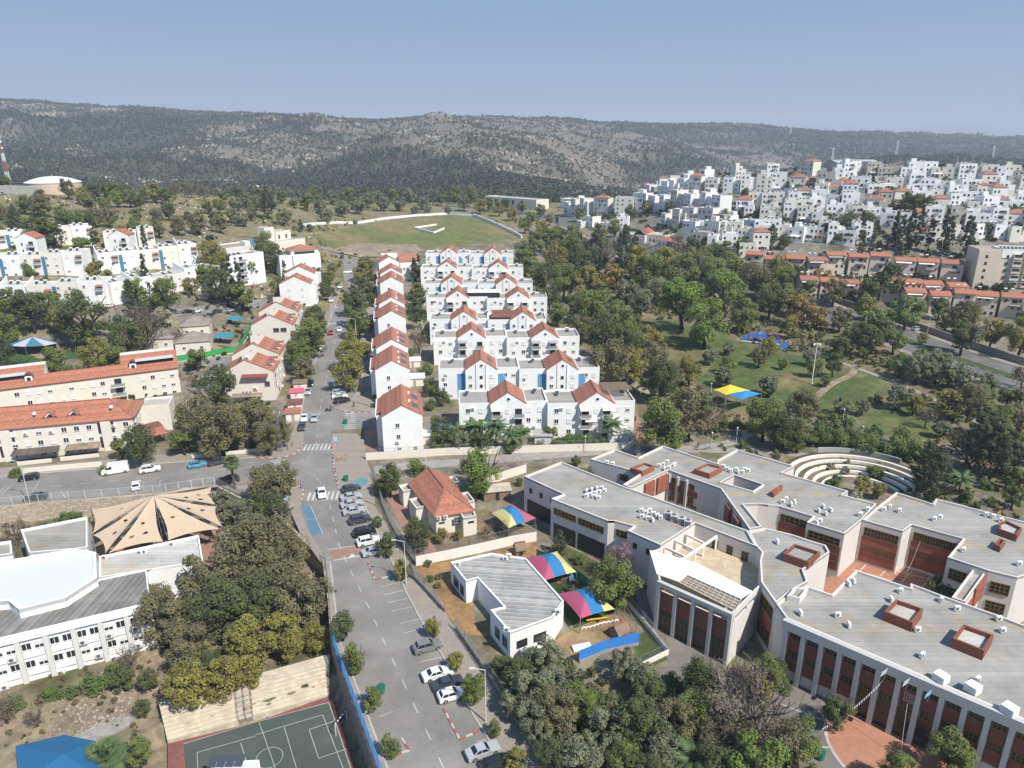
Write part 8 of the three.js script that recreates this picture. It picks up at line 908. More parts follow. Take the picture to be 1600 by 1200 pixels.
grove('among the town houses, left to right', 'trees of the hillside town', [[83.7,-512.5,10.0,'d'],[95.8,-518.3,9.1,'g'],[105.7,-489.8,7.8,'d'],[151.3,-472.9,8.3,'d'],[145.6,-428.3,7.6,'d'],[161.9,-443.5,5.5,'d'],[176.6,-471.7,7.4,'n'],[183.3,-471.0,8.2,'d'],[169.8,-418.1,5.2,'n'],[155.7,-414.0,5.1,'d'],[176.7,-407.7,7.2,'b'],[184.3,-408.8,8.7,'b'],[196.5,-412.0,8.7,'d'],[192.2,-390.5,9.0,'d'],[183.9,-391.2,10.4,'b'],[177.1,-383.1,10.2,'d'],[184.7,-380.9,9.5,'n'],[165.0,-378.1,8.1,'d'],[169.1,-371.4,6.0,'d'],[219.2,-414.2,11.0,'b'],[222.2,-405.8,14.3,'d'],[228.4,-404.1,12.8,'d'],[244.7,-421.6,7.4,'g'],[226.8,-463.7,7.3,'n'],[232.3,-445.8,7.8,'d'],[207.6,-466.0,5.7,'d'],[263.1,-402.6,6.4,'d'],[272.9,-395.6,8.4,'d'],[252.5,-409.0,7.2,'d'],[277.8,-421.2,5.9,'g'],[136.3,-376.8,7.4,'n'],[141.0,-370.8,6.6,'d'],[118.6,-367.2,8.6,'d'],[108.5,-366.1,8.5,'g'],[99.9,-371.4,8.0,'d'],[88.2,-386.3,10.4,'r'],[94.0,-374.3,8.7,'d'],[142.3,-436.1,6.2,'g'],[124.7,-427.6,7.6,'b'],[109.8,-444.2,6.3,'d'],[65.7,-461.3,9.9,'g'],[56.1,-449.3,8.0,'y'],[237.8,-429.8,5.3,'d'],[185.2,-444.4,4.7,'d'],[262.2,-440.3,4.6,'d'],[284.8,-436.1,5.4,'d'],[258.4,-504.3,6.1,'d'],[230.4,-500.1,5.2,'d'],[280.3,-496.1,5.2,'d'],[156.8,-387.7,6.2,'d'],[165.3,-392.1,4.9,'g'],[256.5,-366.8,6.5,'d'],[244.6,-371.6,6.6,'d'],[132.5,-391.7,7.0,'g'],[122.6,-393.6,6.3,'r'],[111.5,-391.2,7.7,'r'],[58.8,-511.1,8.1,'d'],[50.3,-542.3,8.6,'g'],[275.2,-436.1,4.6,'d'],[208.0,-429.9,5.3,'d']]);
grove('among the town houses, left to right', 'cypresses of the hillside town', [[198.2,-358.5,5.1,'c'],[201.3,-355.8,4.8,'c'],[205.7,-353.3,4.4,'c'],[209.5,-348.6,5.3,'c'],[211.2,-347.1,4.7,'c'],[218.4,-344.7,5.3,'c'],[221.7,-346.9,4.4,'c'],[192.7,-362.2,4.5,'c'],[193.9,-358.1,4.2,'c'],[179.3,-368.4,3.9,'c'],[155.9,-399.5,2.8,'c'],[30.1,-482.7,3.4,'c'],[182.4,-452.3,2.8,'c']]);
const STC = [[-49.56,-164.97],[-53.09,-180.71],[-55.63,-194.31],[-58.32,-209.81],[-61.2,-227.65],[-64.5,-248.4],[-71.7,-291.6],[-77.8,-329.5],[-85.6,-379.5]];
// rough ground cover
function scatter(name, label, seed, n, zone, geos, mats, size) { const r = RNG(seed), q = []; let tries = 0; while (q.length < n && tries++ < n * 30) { const p = zone(r); if (p) q.push(p); } const m = new THREE.InstancedMesh(geos, mats, q.length), d = new THREE.Object3D(), c = new THREE.Color(); m.name = numbered(name); shadowed(m); q.forEach(([x, z, s = 1, col], i) => { const k = size[0] + r() * (size[1] - size[0]); d.position.set(x, H(x, z) - 0.05 * k, z); d.rotation.y = r() * 6.28; d.scale.set(k * s, k * s * (0.8 + r() * 0.5), k * s); d.updateMatrix(); m.setMatrixAt(i, d.matrix); const t = 0.75 + r() * 0.5; m.setColorAt(i, col ? c.setRGB(col[0] * t, col[1] * t, col[2] * t) : c.setRGB(t * (0.92 + r() * 0.16), t, t * 0.95)); }); m.userData = { kind: 'stuff', label }; scene.add(m); return m; }
const tuft = crownGeo(5, 46, 0.3, { h: 0.5, clumps: 6, spread: 0.5 }), clump = crownGeo(9, 90, 0.22, { h: 0.9, clumps: 9, spread: 0.5 }), whiteLeaf = M('leaf_any', 1, 1, 1, 0.9, { vertexColors: true });
const inBox = (r, p) => { let a = 1e9, b = -1e9, c = 1e9, d = -1e9; for (const q of p) { a = Math.min(a, q[0]); b = Math.max(b, q[0]); c = Math.min(c, q[1]); d = Math.max(d, q[1]); } const x = lerp(a, b, r()), z = lerp(c, d, r()); return inside(p, x, z) ? [x, z] : null; };
const THICK = [[-1.95,-88.36],[8.12,-93.17],[10.29,-89.03],[20.24,-87.06],[22.5,-83.93],[31.44,-79.26],[37.64,-76.54],[37.19,-62.72],[12.14,-62.72],[4.25,-73.45]];
scatter('undergrowth', 'low scrub and weeds under the olive thicket', 3, 900, (r) => { const p = inBox(r, THICK); return p && fbm(p[0] / 4, p[1] / 4, 3) > 0.42 ? [...p, 1, r() < 0.3 ? [0.14, 0.11, 0.06] : [0.06, 0.075, 0.028]] : null; }, tuft, whiteLeaf, [0.7, 1.9]);
scatter('weeds', 'weeds and dry tufts in the sunken yard', 4, 700, (r) => { const p = inBox(r, LOT); if (!p || p[1] > -55 || inside(COURT, ...p)) return null; return fbm(p[0] / 5, p[1] / 5, 3) > 0.5 ? [...p, 1, r() < 0.5 ? [0.17, 0.13, 0.07] : [0.07, 0.085, 0.03]] : null; }, tuft, whiteLeaf, [0.5, 1.5]);
scatter('park_undergrowth', 'bushes and long grass between the park trees', 6, 1300, (r) => { const p = inBox(r, PARK); if (!p || inside(LAWN1, ...p) || inside(LAWN2, ...p)) return null; return fbm(p[0] / 7, p[1] / 7, 3) > 0.47 && distTo(BLVD, ...p, false) > 14 ? [...p, 1, r() < 0.4 ? [0.19, 0.155, 0.07] : [0.085, 0.105, 0.035]] : null; }, tuft, whiteLeaf, [0.9, 2.8]);
scatter('hill_scrub', 'scrub and dry bushes over the grassy hill', 8, 1500, (r) => { const d = 310 + r() * 400, u = -0.85 + r() * 0.95, x = u * d, z = -d; if (inside(FIELD, x, z) || (u > -0.17 && d < 560)) return null; return fbm(x / 16, z / 16, 3) > 0.52 ? [x, z, 1, r() < 0.5 ? [0.2, 0.165, 0.08] : [0.09, 0.105, 0.045]] : null; }, tuft, whiteLeaf, [1, 3.4]);
scatter('town_shrubs', 'garden shrubs between the hillside houses', 9, 2300, (r) => { const d = 300 + r() * 300, u = 0.12 + r() * 0.7, x = u * d, z = -d; return distTo(BLVD, x, z, false) > 15 && fbm(x / 12, z / 12, 2) > 0.46 ? [x, z, 1, [0.055, 0.07, 0.026]] : null; }, tuft, whiteLeaf, [1.6, 5.2]);
scatter('yard_shrubs', 'garden shrubs among houses of the slope', 10, 800, (r) => { const d = 185 + r() * 150, u = -0.8 + r() * 0.6, x = u * d, z = -d; return distTo(STC, x, z, false) > 15 && fbm(x / 9, z / 9, 2) > 0.52 ? [x, z, 1, r() < 0.3 ? [0.12, 0.1, 0.045] : [0.05, 0.07, 0.025]] : null; }, tuft, whiteLeaf, [0.8, 2.6]);
// far woods on the hills
const blob = crownGeo(21, 34, 0.62, { h: 1.1, clumps: 7, spread: 0.62 });
scatter('forest', 'pine woods and scrub covering the far hills', 12, 76000, (r) => { const d = 760 * Math.pow(5, Math.pow(r(), 0.8)), u = -0.95 + r() * 1.9, x = u * d, z = -d, w = wooded(x, z, 0); return r() < smoothstep(w, 0.2, 0.8) * 0.9 + 0.1 ? [x, z, d > 1800 ? 1.35 : 1, w > 0.75 ? [0.05, 0.062, 0.037] : [0.085, 0.092, 0.055]] : null; }, blob, whiteLeaf, [2.8, 5.8]);
scatter('scrub', 'low dark scrub dotted over the bald hillsides', 22, 26000, (r) => { const d = 1000 + r() * 2100, u = -0.75 + r() * 1.35, x = u * d, z = -d; return wooded(x, z, 0) < 0.62 && fbm(x / 40, z / 40 + 2, 3) > 0.4 ? [x, z, 1, [0.1, 0.1, 0.062]] : null; }, blob, whiteLeaf, [1.6, 3.6]);
// ---------- cars ----------
const paintC = {}; const carPaint = (n, r, g, b) => paintC[n] ??= M('car_paint_' + n, r, g, b, 0.3, { physical: true, clearcoat: 0.8, clearcoatRoughness: 0.1, metalness: 0.1 });
const PAINT = { white: [0.78, 0.78, 0.77], silver: [0.42, 0.43, 0.45], grey: [0.2, 0.2, 0.2], dark: [0.05, 0.055, 0.065], black: [0.015, 0.015, 0.017], blue: [0.1, 0.32, 0.5], red: [0.3, 0.03, 0.03] };
const rubber = M('tyre_rubber', 0.02, 0.02, 0.02, 0.9), lampW = M('headlight_lens', 0.7, 0.7, 0.72, 0.15), lampR = M('taillight_lens', 0.3, 0.015, 0.01, 0.25), carGlass = M('car_glass', 0.02, 0.025, 0.03, 0.08);
const KIND = { sedan: { L: 4.6, hood: 0.82, belt: 0.95, top: 1.44, ws: 1.0, rf: 0.25, rr: -0.95, rb: -1.75, tail: 0.98 }, hatch: { L: 4.1, hood: 0.86, belt: 0.98, top: 1.5, ws: 0.95, rf: 0.2, rr: -1.45, rb: -1.9, tail: 1.0 }, suv: { L: 4.5, hood: 0.98, belt: 1.08, top: 1.68, ws: 1.0, rf: 0.3, rr: -1.6, rb: -2.0, tail: 1.1 }, van: { L: 5.8, hood: 1.2, belt: 1.35, top: 2.5, ws: 2.1, rf: 1.4, rr: -2.78, rb: -2.85, tail: 1.35 } };
function car(kind, color, A, B, label, group = 'cars along the streets') {
const k = KIND[kind], t = Math.atan2(-(B[1] - A[1]), B[0] - A[0]), x = (A[0] + B[0]) / 2, z = (A[1] + B[1]) / 2, o = thing(kind === 'van' ? 'delivery_van' : 'parked_car', label, kind === 'van' ? 'van' : 'car', x, H(x, z) + 0.05 + (inside(LOT, x, z) ? 0 : 0), z, t, group), P = carPaint(color, ...PAINT[color]), h = k.L / 2, W = kind === 'van' ? 1.0 : 0.88, wx = [h - 0.85, -h + 0.85];
o.position.y = plainE(x, z) + (-z > 260 ? H(x, z) - plainE(x, z) : 0) + 0.04;
part('body', cached('cb' + kind, () => { const s = new THREE.Shape(); s.moveTo(-h + 0.05, 0.34); for (const c of [...wx].reverse()) { s.lineTo(c - 0.4, 0.3); s.absarc(c, 0.32, 0.39, Math.PI, 0, true); } s.lineTo(h - 0.08, 0.36); s.lineTo(h, 0.6); s.lineTo(h - 0.12, k.hood - 0.06); s.lineTo(k.ws, k.belt); s.lineTo(k.rb, k.tail); s.lineTo(-h + 0.04, k.tail - 0.1); s.lineTo(-h, 0.6); const g = new THREE.ExtrudeGeometry(s, { depth: W * 2 - 0.16, bevelEnabled: true, bevelThickness: 0.08, bevelSize: 0.06, bevelSegments: 2, curveSegments: 8 }).translate(0, 0, -W + 0.08); return mb().add(g).geo(); }), P, o);
const cab = (w0, w1, y0, y1, e) => { const a = [[k.ws - e, y0], [k.rf - e * 0.5, y1], [k.rr + e * 0.5, y1], [k.rb + e, y0]], m = mb(), q = (i, s) => [a[i][0], a[i][1], s * (i === 1 || i === 2 ? w1 : w0)]; m.quad(q(0, 1), q(0, -1), q(1, -1), q(1, 1)).quad(q(2, 1), q(2, -1), q(3, -1), q(3, 1)).quad(q(0, 1), q(1, 1), q(2, 1), q(3, 1)).quad(q(3, -1), q(2, -1), q(1, -1), q(0, -1)).quad(q(1, 1), q(1, -1), q(2, -1), q(2, 1)); return m; };
if (kind === 'van') { part('cargo_box', cached('vcb2', () => mb().span(k.rb, k.rf + 0.1, k.belt - 0.3, k.top, -W + 0.04, W - 0.04).geo()), P, o); part('windscreen', cached('vws', () => mb().quad([k.ws, k.belt, W - 0.15], [k.ws, k.belt, -W + 0.15], [k.rf + 0.12, k.top - 0.25, -W + 0.2], [k.rf + 0.12, k.top - 0.25, W - 0.2]).geo()), carGlass, o); for (const s of [-1, 1]) part('side_window', cached('vsw' + s, () => mb().quad([k.ws - 0.1, k.belt, s * (W - 0.03)], [k.rf - 0.8, k.belt, s * (W - 0.03)], [k.rf - 0.8, k.top - 0.4, s * (W - 0.03)], [k.rf + 0.1, k.top - 0.4, s * (W - 0.06)]).geo()), carGlass, o); part('cab_side', cached('vcs', () => cab(W - 0.06, W - 0.12, k.belt - 0.1, k.top - 0.12, 0.05).geo()), P, o); }
else { part('cabin_glass', cached('cg' + kind, () => cab(W - 0.04, W - 0.2, k.belt - 0.06, k.top - 0.05, 0).geo()), carGlass, o); part('roof', cached('crf' + kind, () => { const m = mb().span(k.rr - 0.02, k.rf + 0.02, k.top - 0.06, k.top, -W + 0.2, W - 0.2); for (const s of [-1, 1]) { const y = k.belt - 0.03; m.bar([k.ws, y, s * (W - 0.05)], [k.rf, k.top - 0.04, s * (W - 0.2)], 0.08).bar([k.rb, y, s * (W - 0.05)], [k.rr, k.top - 0.04, s * (W - 0.2)], 0.12).bar([(k.rf + k.rr) / 2 - 0.1, y, s * (W - 0.04)], [(k.rf + k.rr) / 2, k.top - 0.04, s * (W - 0.2)], 0.07); } return m.geo(); }), P, o); }
for (const c of wx) for (const s of [-1, 1]) { const w = part('wheel', cached('cw', () => mb().add(new THREE.CylinderGeometry(0.32, 0.32, 0.22, 16).rotateX(Math.PI / 2)).geo()), rubber, o); w.position.set(c, 0.32, s * (W - 0.12)); const r = part('rim', cached('crim', () => mb().add(new THREE.CylinderGeometry(0.2, 0.2, 0.04, 10).rotateX(Math.PI / 2)).geo()), C.metal, w); r.position.z = s * 0.11; }
for (const s of [-1, 1]) { part('headlight', cached('ch' + kind + s, () => mb().box(h - 0.06, k.hood - 0.2, s * (W - 0.28), 0.14, 0.15, 0.36).geo()), lampW, o); part('taillight', cached('ct' + kind + s, () => mb().box(-h + 0.02, k.tail - 0.2, s * (W - 0.22), 0.12, 0.18, 0.3).geo()), lampR, o); part('mirror', cached('cm' + kind + s, () => mb().box(k.ws - 0.25, k.belt + 0.08, s * (W + 0.06), 0.12, 0.13, 0.2).geo()), P, o); }
return o;
}
{
const L = [[-15.32,-92.32],[-11.35,-94.03],[-13.15,-86.55],[-9.35,-88.23],[-11.32,-84.67],[-7.66,-86.29],[-10.64,-82.49],[-6.85,-84.05],[-5.74,-72.75],[-1.97,-74.45],[-3.72,-70.72],[0.17,-72.36],[-37.24,-138.88],[-33.37,-140.53],[-36.45,-135.94],[-32.77,-137.53],[-35.41,-133.11],[-31.52,-134.64],[-33.53,-129.4],[-29.54,-131.36],[-31.89,-124.71],[-27.52,-126.79],[-30.23,-121.59],[-26.28,-123.36],[-28.56,-118.18],[-24.59,-120.08],[-37.48,-142.49],[-34.68,-144.21],[-43.2,-144.21],[-41.23,-138.61],[-55.03,-185.5],[-53.88,-179.02],[-57.95,-185.05],[-56.71,-179.86],[-56.83,-179.02],[-55.82,-174.11],[-61.87,-204.41],[-61.2,-199.75],[-62.95,-211.48],[-62.24,-206.54],[-55.6,-207.62],[-50.89,-208.71],[-54.36,-200.77],[-49.79,-201.8],[-53.26,-197.74],[-48.74,-198.74],[-51.41,-193.83],[-47.91,-195.77],[-69.6,-265.9],[-68.5,-259.3],[-67.4,-270.1],[-66.1,-263.3],[-68.4,-245.4],[-68.2,-241.8],[-84.2,-330],[-83.2,-324.4],[-80.7,-313.9],[-79.9,-307.8],[-83.6,-368.5],[-87.2,-366.8],[-82.2,-338.7],[-81.4,-330.9]];
const D = [['suv', 'grey', 'grey crossover parked alone in the bays below the kindergarten gate'], ['sedan', 'white', 'white sedan at the upper end of the three car row'], ['sedan', 'dark', 'dark grey sedan between two white cars'], ['hatch', 'white', 'white hatchback with dark glass by the round street tree'], ['sedan', 'silver', 'silver sedan in the lowest parking pocket'], ['suv', 'black', 'black car cut by the bottom of the picture'], ['sedan', 'silver', 'silver sedan, second in the row by the tiled house'], ['sedan', 'silver', 'silver sedan, third in the row by the tiled house'], ['sedan', 'silver', 'silver sedan, fourth in the row by the tiled house'], ['suv', 'dark', 'dark crossover, fifth in the row by the tiled house'], ['suv', 'black', 'black estate car in the row, beside a white van-like car'], ['suv', 'white', 'white people carrier near the lower end of the parking row'], ['sedan', 'silver', 'silver car at the lower end of the row by the speed table'], ['hatch', 'dark', 'dark hatchback, first in the row at the painted pavement'], ['sedan', 'white', 'white sedan driving over the lower crosswalk'], ['sedan', 'silver', 'silver sedan driving down the main street'], ['sedan', 'white', 'white car half under the street tree'], ['sedan', 'dark', 'dark sedan parked below the leafy corner tree'], ['sedan', 'silver', 'silver sedan parked before the beige house'], ['sedan', 'black', 'black sedan parked just above the silver one'], ['hatch', 'white', 'white hatchback nosed in under the long yellow-green tree'], ['hatch', 'silver', 'silver-blue hatchback nosed in beside a white one'], ['sedan', 'white', 'white sedan nosed in next to the black jeep'], ['suv', 'black', 'black boxy jeep at the end of the nose-in row'], ['sedan', 'red', 'dark red car driving down below the upper crosswalk'], ['sedan', 'white', 'white car driving up below the upper crosswalk'], ['sedan', 'white', 'white car parked at the foot of the lattice pole'], ['sedan', 'black', 'black car parked high on the street'], ['sedan', 'white', 'white car parked high on the street below a black one'], ['suv', 'white', 'white pickup rounding the traffic circle'], ['sedan', 'white', 'white car leaving the traffic circle']];
D.forEach(([k, c, l], i) => car(k, c, L[i * 2], L[i * 2 + 1], l));
const S2 = [[-90.54,-153.03],[-96.17,-150.51],[-87.64,-151.45],[-83.4,-153.35],[-76.98,-154],[-73.66,-155.63],[-72.61,-155.3],[-69.35,-157.29],[-109.78,-149.27],[-113.56,-147.75],[-84.25,-143.06],[-85.83,-146.56],[-103.44,-139.98],[-105.74,-139.15],[-63.71,-147.75],[-66.2,-146.56],[153.8,-265.9],[160.1,-268.4],[-123.8,-263.7],[-122.5,-265],[-121.9,-265.9],[-120.8,-269],[-117.1,-274.1],[-116.3,-277.1],[-115.1,-279.2],[-113.9,-282.7],[-151.7,-261.2],[-151.4,-264.4],[-140.7,-252.5],[-138.6,-252.9],[-173.9,-362.2],[-172.8,-363.9],[-171.5,-366.2],[-170.5,-368.2],[-169.9,-369.6],[-168.9,-371.8],[-168.3,-375.9],[-167.3,-378.2],[-61.4,-378],[-58.2,-379.6],[153.8,-315.5],[156,-313.9],[153.2,-280],[152,-283.8]];
const E2 = [['van', 'white', 'long white delivery van parked on the side street'], ['suv', 'white', 'white crossover behind the delivery van'], ['hatch', 'blue', 'light blue hatchback on the side street'], ['sedan', 'dark', 'dark sedan at the fan palm end of the side street'], ['hatch', 'black', 'black hatchback at the left edge of the side street'], ['hatch', 'white', 'white car nosed against the mesh fence'], ['sedan', 'dark', 'dark blue car behind the mesh fence at the left edge'], ['suv', 'dark', 'dark car in the shade of the fan palm'], ['suv', 'silver', 'silver crossover driving on the boulevard'], ['sedan', 'black', 'black car in the lane under the white terrace'], ['sedan', 'white', 'white car next to the black one in the lane'], ['sedan', 'dark', 'dark car in the lane above the nursery'], ['sedan', 'silver', 'silver car in the lane above the nursery'], ['sedan', 'white', 'white car in the passage between two white terraces'], ['sedan', 'white', 'white car at the striped kerb below the passage'], ['sedan', 'black', 'first of four cars on the hill road'], ['sedan', 'silver', 'second of four cars on the hill road'], ['sedan', 'dark', 'third of four cars on the hill road'], ['sedan', 'black', 'last of four cars on the hill road'], ['sedan', 'white', 'white car beyond the last gabled house'], ['hatch', 'blue', 'pale blue car before the tiled terrace'], ['sedan', 'white', 'white car on the far carriageway under the trees']];
E2.forEach(([k, c, l], i) => car(k, c, S2[i * 2], S2[i * 2 + 1], l));
}
// ---------- street lamps ----------
function lamp(p, h, label, arm = -1.6, y = H(...p)) { const o = thing('street_lamp', label, 'street lamp', p[0], y, p[1], 0, 'street lamps'); part('pole', cached('lp' + h, () => mb().add(new THREE.CylinderGeometry(0.06, 0.11, h, 8).translate(0, h / 2, 0)).geo()), C.palePaint, o); if (arm) { part('arm', cached('la' + h + arm, () => mb().bar([0, h - 0.05, 0], [arm, h + 0.25, 0], 0.08).geo()), C.palePaint, o); part('lamp_head', cached('lh' + h + arm, () => mb().box(arm * 1.12, h + 0.26, 0, 0.75, 0.12, 0.3).geo()), C.palePaint, o); } else part('lamp_head', cached('lb', () => mb().add(new THREE.SphereGeometry(0.22, 10, 8)).geo()), C.tank, o).position.y = h + 0.15; return o; }
{
const P = [[-19.03,-109.56],[-3.67,-78.82],[-18.82,-141.92],[-57,-251.4],[-50.56,-210.92],[-67,-304],[-73.4,-281.9],[-104.74,-137.8]]; ['street lamp by the ribbed roof kindergarten corner', 'street lamp beside the three parked cars', 'street lamp by the painted pavement at the tiled house', 'street lamp over the long tree shadow', 'street lamp inside the yellow-green street tree', 'street lamp near the top of the gabled row', 'street lamp on the near pavement by the upper crosswalk', 'street lamp at the mesh fence of the side street'].forEach((l, i) => lamp(P[i], i === 7 ? 10 : 9, l, -1.6, plainE(...P[i])));
const Q = [[50.2,-244.7],[50.37,-164.97],[18.26,-162.81],[90.04,-179.86],[111.5,-175.72],[57.56,-167.93],[-1.92,-162.46],[19.4,-279.1],[59.15,-199.25],[89.97,-168.68]]; ['white globe lamp at the top of the park lawn', 'white globe lamp on the bend of the park path', 'white globe lamp on the lane by the hedge', 'globe lamp under the olives on the lower lawn', 'globe lamp beside the leafless park tree', 'globe lamp by the clipped round shrubs', 'globe lamp at the palm garden wall', 'globe lamp at the end of the fifth apartment row', 'globe lamp by the yellow shade', 'globe lamp above the amphitheatre hedge'].forEach((l, i) => lamp(Q[i], 4, l, 0));
const B = [[154.4,-256.1],[138.9,-301.3],[116.3,-309.8],[174.1,-244.7],[100.2,-334.8],[83.3,-370.6]]; B.forEach((p, i) => lamp(p, 9, ORD[i] + ' tall lamp of the boulevard strip, counted from the passing crossover', 1.8));
const f = [[93.46,-209.81]][0], o = thing('floodlight_mast', 'tall white floodlight mast in the middle of the park lawn', 'mast', f[0], H(...f), f[1]); part('pole', mb().add(new THREE.CylinderGeometry(0.1, 0.18, 13, 8).translate(0, 6.5, 0)).geo(), C.tank, o); part('crossbar', mb().span(-1.1, 1.1, 12.9, 13.1, -0.08, 0.08).geo(), C.tank, o); for (const x of [-0.9, 0.9]) part('floodlight', mb().box(x, 12.7, 0.15, 0.5, 0.35, 0.2).geo(), C.tank, o); mb().span(-0.5, 0.5, -0.2, 0.25, -0.5, 0.5).build('base', C.concrete, o);
// lattice electricity poles
const lat = (h, w) => cached('lat' + h + w, () => { const m = mb(), n = 9; for (let i = 0; i < n; i++) for (let k = 0; k < 4; k++) { const c = (j, q) => { const s = w * (1 - q / n * 0.72) / 2; return [(j & 1 ? 1 : -1) * s, h * q / n, (j & 2 ? 1 : -1) * s]; }, o2 = [0, 1, 3, 2], a = o2[k], b = o2[(k + 1) % 4]; m.bar(c(a, i), c(a, i + 1), w * 0.09).bar(c(a, i), c(b, i + 1), w * 0.06); } m.bar([-w, h * 0.93, 0], [w, h * 0.93, 0], w * 0.12).bar([-w * 0.8, h * 0.85, 0], [w * 0.8, h * 0.85, 0], w * 0.1); return m.geo(); });
[[-57.81,-162.81],[-69.5,-242.5],[97.1,-370.6]].forEach((p, i) => { const t = thing('lattice_pole', ['lattice power pole at the corner garden by the crossing', 'lattice power pole half way up the near pavement', 'lattice power pole at the edge of the park wood'][i], 'power pole', p[0], H(...p), p[1]); part('lattice', lat(11, 0.9), C.metal, t); part('insulator', cached('ins', () => mb().span(-0.8, -0.7, 10.3, 10.9, -0.05, 0.05).span(0.7, 0.8, 10.3, 10.9, -0.05, 0.05).geo()), C.tank, t); });
for (const [u, d, l] of [[0.43, 2300, 'pylon above the town houses on the wooded slope'], [0.515, 2500, 'pylon beside the ridge hall of the town'], [0.645, 2400, 'pylon on the right hand spur of the hills'], [0.37, 3000, 'pylon on the skyline slope left of the others']]) { const x = u * d, t = thing('transmission_tower', l, 'pylon', x, H(x, -d), -d); part('lattice', lat(46, 6), C.tank, t); }
const m = [[-344.6,-504.6]][0], mt = thing('radio_mast', 'red and white lattice radio mast beside the domed water tank', 'mast', m[0], H(...m), m[1]); for (let i = 0; i < 6; i++) { const q = mb(), w = (k) => 2.3 * (1 - k / 6 * 0.75), h = 6; for (let k = 0; k < 4; k++) { const c = (j, s, y) => [(j & 1 ? 1 : -1) * s, y, (j & 2 ? 1 : -1) * s], o2 = [0, 1, 3, 2], a = o2[k], b = o2[(k + 1) % 4]; q.bar(c(a, w(i) / 2, i * h), c(a, w(i + 1) / 2, i * h + h), 0.14).bar(c(a, w(i) / 2, i * h), c(b, w(i + 1) / 2, i * h + h), 0.12).bar(c(b, w(i) / 2, i * h), c(a, w(i + 1) / 2, i * h + h), 0.12); } q.build('mast_section', i % 2 ? C.tank : M('faded_red', 0.36, 0.16, 0.13, 0.7), mt); } for (const y of [27, 31, 34]) mb().add(new THREE.CylinderGeometry(0.7, 0.7, 0.3, 12).rotateX(Math.PI / 2).translate(0.9, y, 0.6)).build('antenna_dish', C.tank, mt);
const wt = [[-314.7,-505.5]][0], ta = thing('water_reservoir', 'round water reservoir with a shallow white dome on the scrub hill', 'reservoir', wt[0], H(...wt), wt[1]); mb().add(new THREE.CylinderGeometry(17, 17, 12, 40, 1, true).translate(0, 0.5, 0)).build('wall', M('reservoir_pink', 0.6, 0.47, 0.38, 0.9, { map: T.plaster }), ta); mb().add(new THREE.SphereGeometry(40, 40, 8, 0, Math.PI * 2, 0, Math.asin(17.4 / 40)).translate(0, 6.5 - 40 * Math.cos(Math.asin(17.4 / 40)), 0)).build('dome', C.tank, ta); mb().bar([0, 10, 0], [0, 12, 0], 0.5).build('vent', C.metal, ta);
fence('perimeter_wall', 'pale concrete wall of the compound under the radio mast', [[-349.2,-482.1],[-319.5,-481.6],[-313.1,-481.4]], { h: 0, wallH: 5, wallM: C.greyWall, cat: 'wall', step: 8, thick: 3 });
}
// ---------- amphitheatre ----------
{
const c = [[77.98,-141.92]][0], o = thing('amphitheatre', 'curved white stone amphitheatre steps behind the school', 'amphitheatre', c[0], H(...c), c[1]), arc = (r0, r1, a0, a1, n = 30) => { const p = []; for (let i = 0; i <= n; i++) { const a = lerp(a0, a1, i / n); p.push([Math.cos(a) * r1, Math.sin(a) * r1]); } for (let i = n; i >= 0; i--) { const a = lerp(a0, a1, i / n); p.push([Math.cos(a) * r0, Math.sin(a) * r0]); } return p; };
for (let i = 0; i < 5; i++) { const r = 8 + i * 1.9; mb().prism(arc(r, r + 0.6, -3.35, -0.1), -1, 0.5 + i * 0.5).build('step', M('amphi_stone', 0.78, 0.74, 0.66, 0.9, { map: T.plaster }), o); mb().prism(arc(r + 0.58, r + 1.92, -3.35, -0.1), -1, 0.12 + i * 0.5 + 0.2).build('terrace', i % 2 ? C.dirt : M('weedy_grass'), o); }
mb().prism(arc(0.01, 7.2, -3.6, 0.3), -0.5, 0.1).build('stage', C.paveRed, o); mb().prism(arc(19, 19.3, -1.7, -0.7), -1, 2.9).build('back_wall', C.greyWall, o);
}
